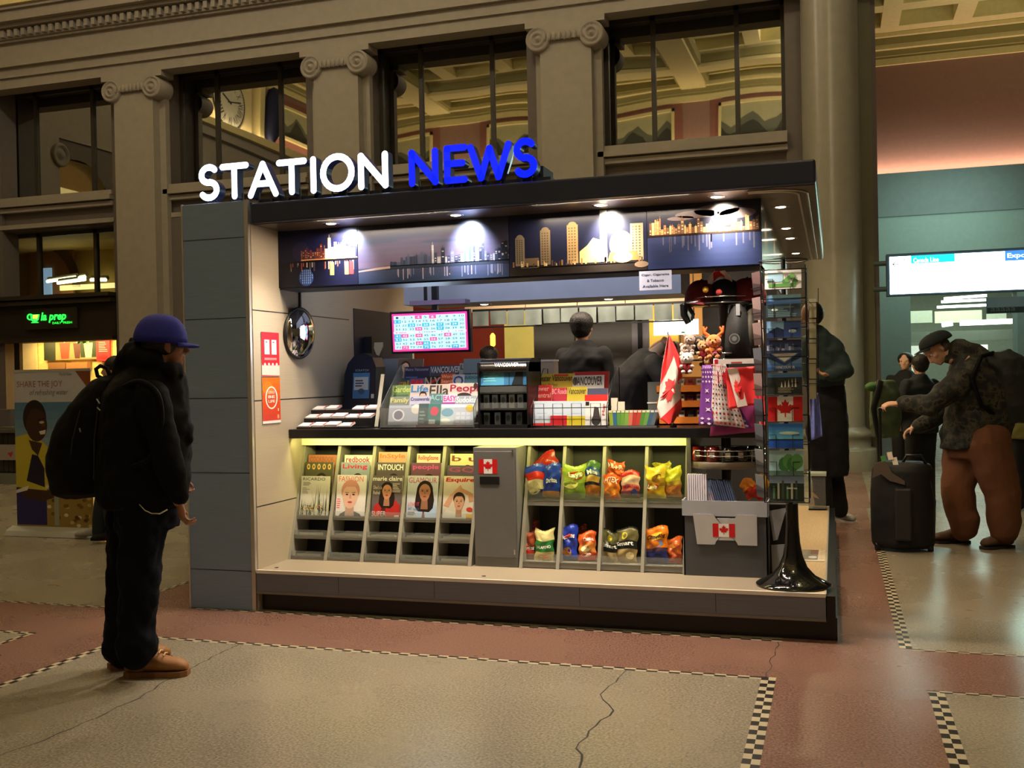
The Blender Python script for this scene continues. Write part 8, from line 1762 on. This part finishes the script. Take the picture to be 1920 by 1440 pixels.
g = MB(); hx = at(1650, 768, 'y', Cs.y + .2); g.tube([(hx.x, Cs.y + .24, sh * .9), (hx.x, Cs.y + .24, hx.z)], .011, BLACKM, n=8); g.tube([(hx.x - .0, Cs.y + .17, hx.z), (hx.x, Cs.y + .33, hx.z)], .016, BLACKM, n=8); g.build('pull_handle', su)
for px, py, c, w_ in ((1656, 862, (70, 130, 60), 6), (1668, 855, (220, 205, 190), 7), (1677, 865, (225, 215, 200), 8)):
    q = at(px, py, 'y', Cs.y + .05); g = MB(); fr = Frame(q, (1, 0, .2), (-.2, .2, 1)); g.fbox(fr, -.015, -.03, -.003, .015 + w_ * .001, .03, 0, ink(c)); g.build('luggage_tag', su)
# ---------------------------------------------------------------- 3 person behind the postcard rack
Y3 = 9.72
def A3(x, y, d=0): return at(x, y, 'y', Y3 + d)
TEALJ = mat('dark_teal_jacket', (34, 50, 50), .8, bump=.15, bscale=40, vary=.2); BLKC = mat('black_coat', (14, 14, 16), .85, bump=.1)
b = MB(); hd = A3(1521, 592); head(b, hd, V(-.4, -.5, -.5), V(0, 0, 1), SKA, 1.0); b.tube([hd - V(0, 0, .04), A3(1527, 632)], [.055, .06], SKA); H3 = MB(); H3.ell(hd + V(.01, .02, .02), (.105, .105, .115), HAIR)
loft(b, [(A3(1540, 800), V(.12, 0, 0), V(0, .13, 0)), (A3(1540, 720), V(.13, 0, 0), V(0, .13, 0)), (A3(1535, 645), V(.16, 0, 0), V(0, .12, 0))], SKA)
la, lb_2 = [A3(1550, 800, .1), A3(1562, 890, .1), A3(1575, 962, .12)], [A3(1535, 800, -.08), A3(1540, 890, -.1), A3(1545, 968, -.1)]
for L_ in (la, lb_2): limb(b, L_, [.085, .06, .045], SKA)
ar = [A3(1562, 652, -.05), A3(1586, 695, -.1), A3(1558, 704, -.25)]; limb(b, ar, [.05, .043, .03], SKA); hand(b, ar[-1], V(-1, -.2, .2), V(0, -.3, 1), SKA, .6)
p3 = person_root(b, 'person in a dark teal jacket and long black coat tails behind the postcard rack', .011)
j = MB(); loft(j, [(A3(1545, 725), V(.18, 0, 0), V(0, .18, 0)), (A3(1545, 690), V(.20, 0, 0), V(0, .18, 0)), (A3(1541, 655), V(.21, 0, 0), V(0, .17, 0)), (A3(1533, 630), V(.14, 0, 0), V(0, .12, 0))], TEALJ); limb(j, ar, [.095, .075, .055], TEALJ); limb(j, [A3(1528, 622), A3(1540, 632)], [.08, .09], TEALJ); soft(j, 'jacket', p3, .014, 3, .03, .1)
soft(H3, 'hair', p3, .01, 2); g = MB(); q = A3(1566, 690, -.22); g.tube([q, A3(1575, 702, -.2)], .008, mat('orange_cuff', (200, 110, 50), .6), n=6); g.build('cuff_band', p3)
j = MB(); loft(j, [(A3(1562, 892), V(.14, 0, 0), V(0, .15, 0)), (A3(1555, 800), V(.17, 0, 0), V(0, .17, 0)), (A3(1548, 722), V(.17, 0, 0), V(0, .17, 0))], BLKC)
for L_ in (la, lb_2): limb(j, [L_[0], L_[1], L_[2] + V(0, 0, .03)], [.12, .09, .075], BLKC)
soft(j, 'black_trousers', p3, .014, 3, .02, .1)
hs = at(1566, 975, 'z', 0)
for hx, dr in ((hs, V(.62, -.78, 0)), (hs + V(-.16, .1, 0), V(.4, -.9, 0))):
    bo = MB(); shoe(bo, hx, dr, SHOEG, WSOLE, .27, .048, .08); o = soft(bo, 'sneaker', p3, .009, 2); so_ = MB(); sole_mesh(so_, hx, dr, WSOLE, .275, .05, .02); so_.build('shoe_sole', o)
# ---------------------------------------------------------------- generic standing figure for the background
def stand(px, ptop, pfoot, y, label, coat, legs, hair, skin, F, wid=.2, vox=.016, base_z=0, lean=0, arms=1, bag=None):
    zt, zb_ = at(px, ptop, 'y', y).z, base_z; H_ = zt - zb_; x = at(px, ptop, 'y', y).x; F = Vector(F).normalized(); S_ = V(F.y, -F.x, 0); k_ = H_ / 1.72
    P_ = lambda f, s_, z: V(x, y, zb_) + F * f * k_ + S_ * s_ * k_ + V(0, 0, z * k_) + F * lean * max(0, z - .9) * k_
    b = MB(); hd = P_(0, 0, 1.60); head(b, hd, F, V(0, 0, 1), skin, k_); b.tube([P_(-.01, 0, 1.55), P_(-.02, 0, 1.42)], [.052 * k_, .058 * k_], skin)
    loft(b, [(P_(0, 0, .88), S_ * .14 * k_, F * .10 * k_), (P_(0, 0, 1.1), S_ * .13 * k_, F * .10 * k_), (P_(0, 0, 1.34), S_ * .17 * k_, F * .11 * k_), (P_(0, 0, 1.44), S_ * .08 * k_, F * .07 * k_)], skin)
    LG = [[P_(0, s_ * .09, .9), P_(.02, s_ * .1, .48), P_(0, s_ * .1, .07)] for s_ in (-1, 1)]; AR = [[P_(0, s_ * .18, 1.36), P_(-.01, s_ * .24, 1.1), P_(.12, s_ * .2, .9)] for s_ in (-1, 1)]
    for L_ in LG: limb(b, L_, [.085 * k_, .058 * k_, .042 * k_], skin)
    for L_, sd in zip(AR, (-1, 1)): limb(b, L_, [.05 * k_, .042 * k_, .03 * k_], skin); hand(b, L_[-1], F * .5 + V(0, 0, -.8), S_ * -sd, skin, .6, k_, sd)
    o = person_root(b, label, vox * .8); eyes(hd, F, V(0, 0, 1), o, k_)
    j = MB(); loft(j, [(P_(0, 0, .80), S_ * wid * k_, F * .15 * k_), (P_(0, 0, 1.1), S_ * wid * .92 * k_, F * .15 * k_), (P_(0, 0, 1.34), S_ * (wid + .01) * k_, F * .14 * k_), (P_(0, 0, 1.43), S_ * .12 * k_, F * .10 * k_), (P_(-.01, 0, 1.49), S_ * .075 * k_, F * .075 * k_)], coat)
    for L_ in AR: limb(j, [L_[0], L_[1], L_[2] + V(0, 0, .03)], [.078 * k_, .066 * k_, .05 * k_], coat)
    soft(j, 'coat', o, vox, 3, .02, .1)
    j = MB(); [limb(j, [L_[0], L_[1], L_[2]], [.115 * k_, .085 * k_, .07 * k_], legs) for L_ in LG]; soft(j, 'trousers', o, vox, 3)
    for L_ in LG: bo = MB(); shoe(bo, L_[2] - V(0, 0, L_[2].z - zb_) - F * .07, F, BLKC, BLKC, .27, .05, .09); soft(bo, 'shoe', o, vox * .7, 1)
    h_ = MB(); h_.ell(hd - F * .022 * k_ + V(0, 0, .035 * k_), (.104 * k_, .104 * k_, .094 * k_), hair); h_.ell(hd - F * .03 * k_, (.088 * k_, .088 * k_, .10 * k_), hair); soft(h_, 'hair', o, vox * .7, 2)
    return o
stand(1092, 586, 900, 8.0, 'man with short black hair and a dark coat seen from behind inside the kiosk', mat('charcoal_coat', (26, 26, 28), .85, bump=.1, vary=.2), BLKC, HAIR, SKA, (.25, 1, 0), .235, .013, KZ)
stand(915, 649, 900, 8.75, 'person with dark hair mostly hidden below the lottery screen', BLKC, BLKC, HAIR, SKA, (-.6, .8, 0), .2, .014, KZ)
stand(1190, 656, 900, 10.9, 'distant person with dark hair beyond the kiosk, right of the man in the dark coat', BLKC, BLKC, HAIR, SKA, (-1, -.2, 0), .2, .016, 0)
stand(1697, 661, 900, 13.6, 'pale-faced woman with dark hair standing beyond the bending traveller', BLKC, BLKC, HAIR, SKB, (-.3, -1, 0), .19, .016, 0)
stand(1724, 664, 900, 11.6, 'person in dark clothes standing right behind the traveller arm', mat('black_navy_coat', (16, 20, 26), .85), BLKC, HAIR, SKA, (-.5, .8, 0), .22, .016, 0, lean=-.0)
stand(1925, 668, 900, 11.0, 'person at the right edge of the picture behind the dark backpack', mat('olive_yellow_coat', (96, 92, 40), .85), BLKC, HAIR, SKA, (.2, .9, 0), .24, .016, 0)
# walking person behind the man in the cap
o = stand(212, 668, 1012, 7.7, 'walker in light trousers and sneakers, mostly hidden by the man in the cap', mat('brown_coat', (60, 44, 36), .85), mat('grey_trousers', (44, 50, 50), .85), HAIR, SKB, (-.9, -.35, 0), .2, .014, 0)
sn = MB(); hx = at(196, 1010, 'z', 0); shoe(sn, hx, V(-.95, -.2, 0), SHOEG, WSOLE, .28, .05, .085); soft(sn, 'white_sneaker', o, .009, 2)
g = MB(); limb(g, [at(196, 935, 'y', 7.65), at(188, 975, 'y', 7.62), at(186, 1000, 'y', 7.6)], [.085, .07, .06], mat('dark_jeans', (26, 34, 44), .85)); soft(g, 'forward_leg', o, .014, 2)
# green-grey rucksack held near the standing people
q = at(1660, 765, 'y', 11.2); g = MB(); loft(g, [(q + V(0, 0, -.30), V(.13, 0, 0), V(0, .1, 0)), (q + V(0, 0, -.1), V(.16, 0, 0), V(0, .13, 0)), (q + V(0, 0, .15), V(.15, 0, 0), V(0, .13, 0)), (q + V(0, 0, .28), V(.09, 0, 0), V(0, .08, 0))], mat('grey_green_rucksack', (70, 84, 60), .8, vary=.5, nscale=10)); o = soft(g, 'rucksack', None, .016, 3, .03, .1); tag(o, 'grey-green rucksack between the column and the dark-clothed travellers', 'rucksack')
g = MB(); g.tube([q + V(-.05, -.12, .28), q + V(-.12, -.18, .0), q + V(-.08, -.14, -.3), V(q.x - .06, q.y - .1, .02)], [.035, .03, .02, .015], BLACKM, n=8); g.ell(q + V(-.12, -.1, .22), (.08, .06, .05), mat('bright_green_cloth', (60, 96, 44), .8)); g.build('strap', o)
# ---------------------------------------------------------------- bending shopkeeper
Y4 = 7.45
def A4(x, y, d=0): return at(x, y, 'y', Y4 + d)
CH = mat('charcoal_sweater', (30, 29, 32), .85, vary=.2); PALE = mat('pale_beige_sleeve', (150, 132, 118), .8)
b = MB(); hd = A4(1262, 668, .1); head(b, hd, V(.6, -.2, -.8), V(.75, 0, .6), SKA, .95)
b.tube([hd, A4(1240, 680)], [.055, .06], SKA); loft(b, [(A4(1185, 790), V(.13, 0, 0), V(0, .14, 0)), (A4(1180, 740), V(.13, 0, -.02), V(0, .15, 0)), (A4(1215, 690), V(.05, 0, -.11), V(0, .16, 0)), (A4(1243, 675), V(.03, 0, -.08), V(0, .09, 0))], SKA)
L1_, L2_ = [A4(1175, 800, -.1), A4(1180, 870, -.1), V(A4(1175, 900, -.1).x, Y4 - .1, KZ + .08)], [A4(1190, 800, .1), A4(1195, 870, .1), V(A4(1190, 900, .1).x, Y4 + .1, KZ + .08)]
for L_ in (L1_, L2_): limb(b, L_, [.09, .06, .045], SKA)
a1, a2_ = [A4(1228, 684, -.16), A4(1250, 720, -.2), A4(1262, 755, -.25)], [A4(1215, 672, .12), A4(1232, 652, .1), A4(1248, 640, -.02)]
for L_, sd in ((a1, 1), (a2_, -1)): limb(b, L_, [.05, .042, .03], SKA); hand(b, L_[-1], V(.5, -.3, -.5), V(0, -.5, -1), SKA, .6, 1, sd)
p4 = person_root(b, 'shopkeeper in a charcoal top bending forward behind the counter packs', .010)
j = MB(); loft(j, [(A4(1182, 800), V(.17, 0, 0), V(0, .18, 0)), (A4(1178, 755), V(.175, 0, -.03), V(0, .19, 0)), (A4(1190, 715), V(.13, 0, -.10), V(0, .2, 0)), (A4(1216, 690), V(.06, 0, -.15), V(0, .19, 0)), (A4(1240, 680), V(.03, 0, -.10), V(0, .12, 0))], CH); limb(j, a1, [.08, .066, .05], CH); soft(j, 'sweater', p4, .012, 3, .02, .1)
j = MB(); limb(j, [A4(1178, 700, -.05), A4(1205, 678, -.06), A4(1228, 662, -.04), A4(1240, 650, -.03)], [.05, .06, .045, .035], PALE); soft(j, 'pale_shoulder', p4, .01, 2)
j = MB(); [limb(j, L_, [.12, .09, .07], BLKC) for L_ in (L1_, L2_)]; soft(j, 'trousers', p4, .014, 2)
h_ = MB(); h_.ell(hd + V(-.02, 0, .03), (.10, .085, .085), mat('grey_hair', (70, 68, 66), .7)); soft(h_, 'hair', p4, .009, 2)
# ================================================================= ROLL-UP BANNER AT THE LEFT
ba, bb = at(38, 998, 'z', .08), at(150, 1003, 'z', .08)
yb_2 = 7.86; x0b = at(33, 1000, 'y', yb_2).x; x1b = at(176, 1000, 'y', yb_2).x; zt_b = at(38, 696, 'y', yb_2).z
bn2 = thing('banner_stand', ((x0b + x1b) / 2, yb_2, 0), 'roll-up charity banner SHARE THE JOY with a laughing child in a yellow shirt', 'banner stand')
g = MB(); c_ = [(.0, .07, 0)]; g.prism([(x0b - .06, yb_2 - .10, .004), (x0b - .06, yb_2 + .08, .004), (x0b - .06, yb_2 + .06, .06), (x0b - .06, yb_2 - .0, .085), (x0b - .06, yb_2 - .08, .05)], (x1b - x0b + .06, 0, 0), mat('silver_cassette', (190, 192, 190), .45, metal=.1)); g.build('base_cassette', bn2)
fr = Frame((x0b, yb_2, .07), (1, 0, 0), (0, 0, 1)); w, h = x1b - x0b, zt_b - .07
g = MB(); g.fbox(fr, 0, 0, -.002, w, h, 0, ink((120, 130, 150)))
BPAL = lambda c: ink(c)
g.frect(fr, 0, h * .76, w, h, BPAL((196, 200, 214))); grad(g, fr, 0, h * .35, w, h * .80, (170, 186, 196), (84, 128, 172), 8, .0008); g.frect(fr, 0, h * .82, w, h, BPAL((196, 200, 214)), .001)
g.frect(fr, 0, 0, w, h * .36, BPAL((150, 128, 66)), .0009); rr = random.Random(9)
for i in range(40): x = w * rr.uniform(.4, .98); z = h * rr.uniform(.02, .33); g.fell(fr, x, z, w * .03, h * .012, BPAL(rr.choice([(120, 84, 30), (196, 170, 96), (90, 60, 30), (220, 210, 190)])), .0012 + i * .00002, 6)
g.ftext(fr, 'SHARE THE JOY', w * .04, h * .885, w * .64, h * .935, BPAL((170, 110, 110)), .003); g.ftext(fr, 'of refreshing water', w * .20, h * .835, w * .70, h * .880, BPAL((110, 110, 120)), .003, shear=.25); g.ftext(fr, 'World Vision', w * .60, h * .965, w * .76, h * .985, BPAL((100, 90, 100)), .003)
g.fpoly(fr, [(w * .80, h), (w, h), (w, h * .86)], BPAL((140, 80, 50)), .003)
Kd = (66, 42, 34)
g.fpoly(fr, [(0, h * .02), (w * .40, h * .02), (w * .40, h * .26), (w * .3, h * .32), (0, h * .32)], BPAL((44, 40, 110)), .0014)
g.fpoly(fr, [(w * -.0, h * .26), (w * .38, h * .22), (w * .50, h * .34), (w * .46, h * .50), (w * .32, h * .57), (w * .16, h * .60), (w * .0, h * .58)], BPAL((196, 184, 64)), .0017)
g.fpoly(fr, [(w * .14, h * .30), (w * .38, h * .26), (w * .38, h * .38), (w * .30, h * .46), (w * .22, h * .47)], BPAL((26, 24, 56)), .002)
g.fpoly(fr, [(w * .18, h * .56), (w * .36, h * .54), (w * .30, h * .46), (w * .22, h * .50)], BPAL(Kd), .0022)
g.fell(fr, w * .265, h * .70, w * .155, h * .115, BPAL((40, 30, 30)), .0023, 26); g.fpoly(fr, [(w * (.29 + .14 * math.cos(t)), h * (.655 + .105 * math.sin(t))) for t in [2 * PI * i / 22 for i in range(22)]], BPAL(Kd), .0026)
g.fell(fr, w * .36, h * .672, w * .035, h * .009, BPAL((190, 170, 160)), .0030, 8); g.fpoly(fr, [(w * .32, h * .615), (w * .41, h * .625), (w * .40, h * .598), (w * .34, h * .595)], BPAL((226, 216, 206)), .0030); g.fell(fr, w * .33, h * .69, w * .025, h * .006, BLACK, .0031, 8); g.fell(fr, w * .385, h * .695, w * .02, h * .006, BLACK, .0031, 8); g.fell(fr, w * .38, h * .655, w * .02, h * .014, BPAL((90, 60, 48)), .0031, 8)
g.fpoly(fr, [(w * .02, h * .26), (w * .14, h * .25), (w * .40, h * .24), (w * .54, h * .26), (w * .54, h * .20), (w * .34, h * .17), (w * .1, h * .19)], BPAL(Kd), .0027); g.frect(fr, w * .50, h * .02, w * .56, h * .30, BPAL((150, 160, 150)), .0029)
g.fpoly(fr, [(0, h * .24), (w * .17, h * .27), (w * .15, h * .24), (0, h * .22)], BPAL((226, 224, 220)), .0030)
g.fell(fr, w * .62, h * .56, w * .10, h * .06, BPAL((190, 196, 206)), .0014, 14); g.fell(fr, w * .60, h * .49, w * .05, h * .035, BPAL((50, 56, 70)), .0016, 12)
g.build('banner_print', bn2)
g = MB(); g.fbox(fr, -.006, h - .012, -.012, w + .006, h + .012, .006, mat('silver_cassette', (190, 192, 190), .45, metal=.1)); g.build('top_rail', bn2)
g = MB(); g.tube([(x0b + w / 2, yb_2 + .03, .05), (x0b + w / 2, yb_2 + .03, zt_b)], .008, CHROME, n=8); g.build('support_pole', bn2)
# ================================================================= HALL LIGHTING
W = bpy.data.worlds.new('hall_ambience'); SC.world = W; W.use_nodes = True
W.node_tree.nodes['Background'].inputs['Color'].default_value = lin((150, 150, 120)) + (1,); W.node_tree.nodes['Background'].inputs['Strength'].default_value = .05
zc0 = ZT + 1.44
cove((-8, YW - .5, zc0), (-8, YW - 3.2, ZC + 1.5), 14, .25, 420, YEL)
cove((-1.2, YW - .5, zc0), (-1.2, YW - 3.2, ZC + 1.5), 2, .25, 30, YEL)
cove((-5, YO + .3, 8.8), (-5, YO + .9, ZC), 20, .2, 260, WARM)
cove((XE + .3, 6, zE), (XE + .9, 6, ZC), 16, .2, 150, WARM)
cove((5, YF - .22, zl + .04), (5, YF + .0, zl + 1.5), 8.5, .12, 110, (255, 214, 184))
cove((7, YF - 4.5, 8.6), (7, YF - 4.51, ZC + 1), 9, 1.2, 90, YEL)  # uplight added for the far ceiling, floating free of any ledge
lamp('AREA', (-14.2, YW + 1.2, 2.28), 70, (255, 214, 130), 2.4, (-14.2, YW + 1.6, 0), sizey=.5, name='shop_light')  # area fill added to brighten the shop interior, no fixture modelled
# fill lamps added below the hall ceiling, without any fixtures
for x, y, pw in ((-9.5, 8.5, 310), (-4.5, 8.5, 290), (1.0, 9.5, 180), (.3, 0, 350)):
    lamp('POINT', (x, y, ZC - .6), pw, (255, 238, 212), .16, name='coffer_light')

lamp('AREA', (-1.9, 7.95, 2.34), 55, (255, 232, 205), 1.6, (-1.9, 8.9, 1.2), sizey=.5, name='kiosk_inner_light')  # unseen fill added to brighten the rear partition and sleeve strip
for x in (-2.6, -1.2): lamp('AREA', (x, KY0 + .22, HZ0 - .02), 12, (255, 232, 205), .9, (x, 5.5, .3), sizey=.06, name='soffit_fill')  # fill pair added under the roof to brighten magazines and bags
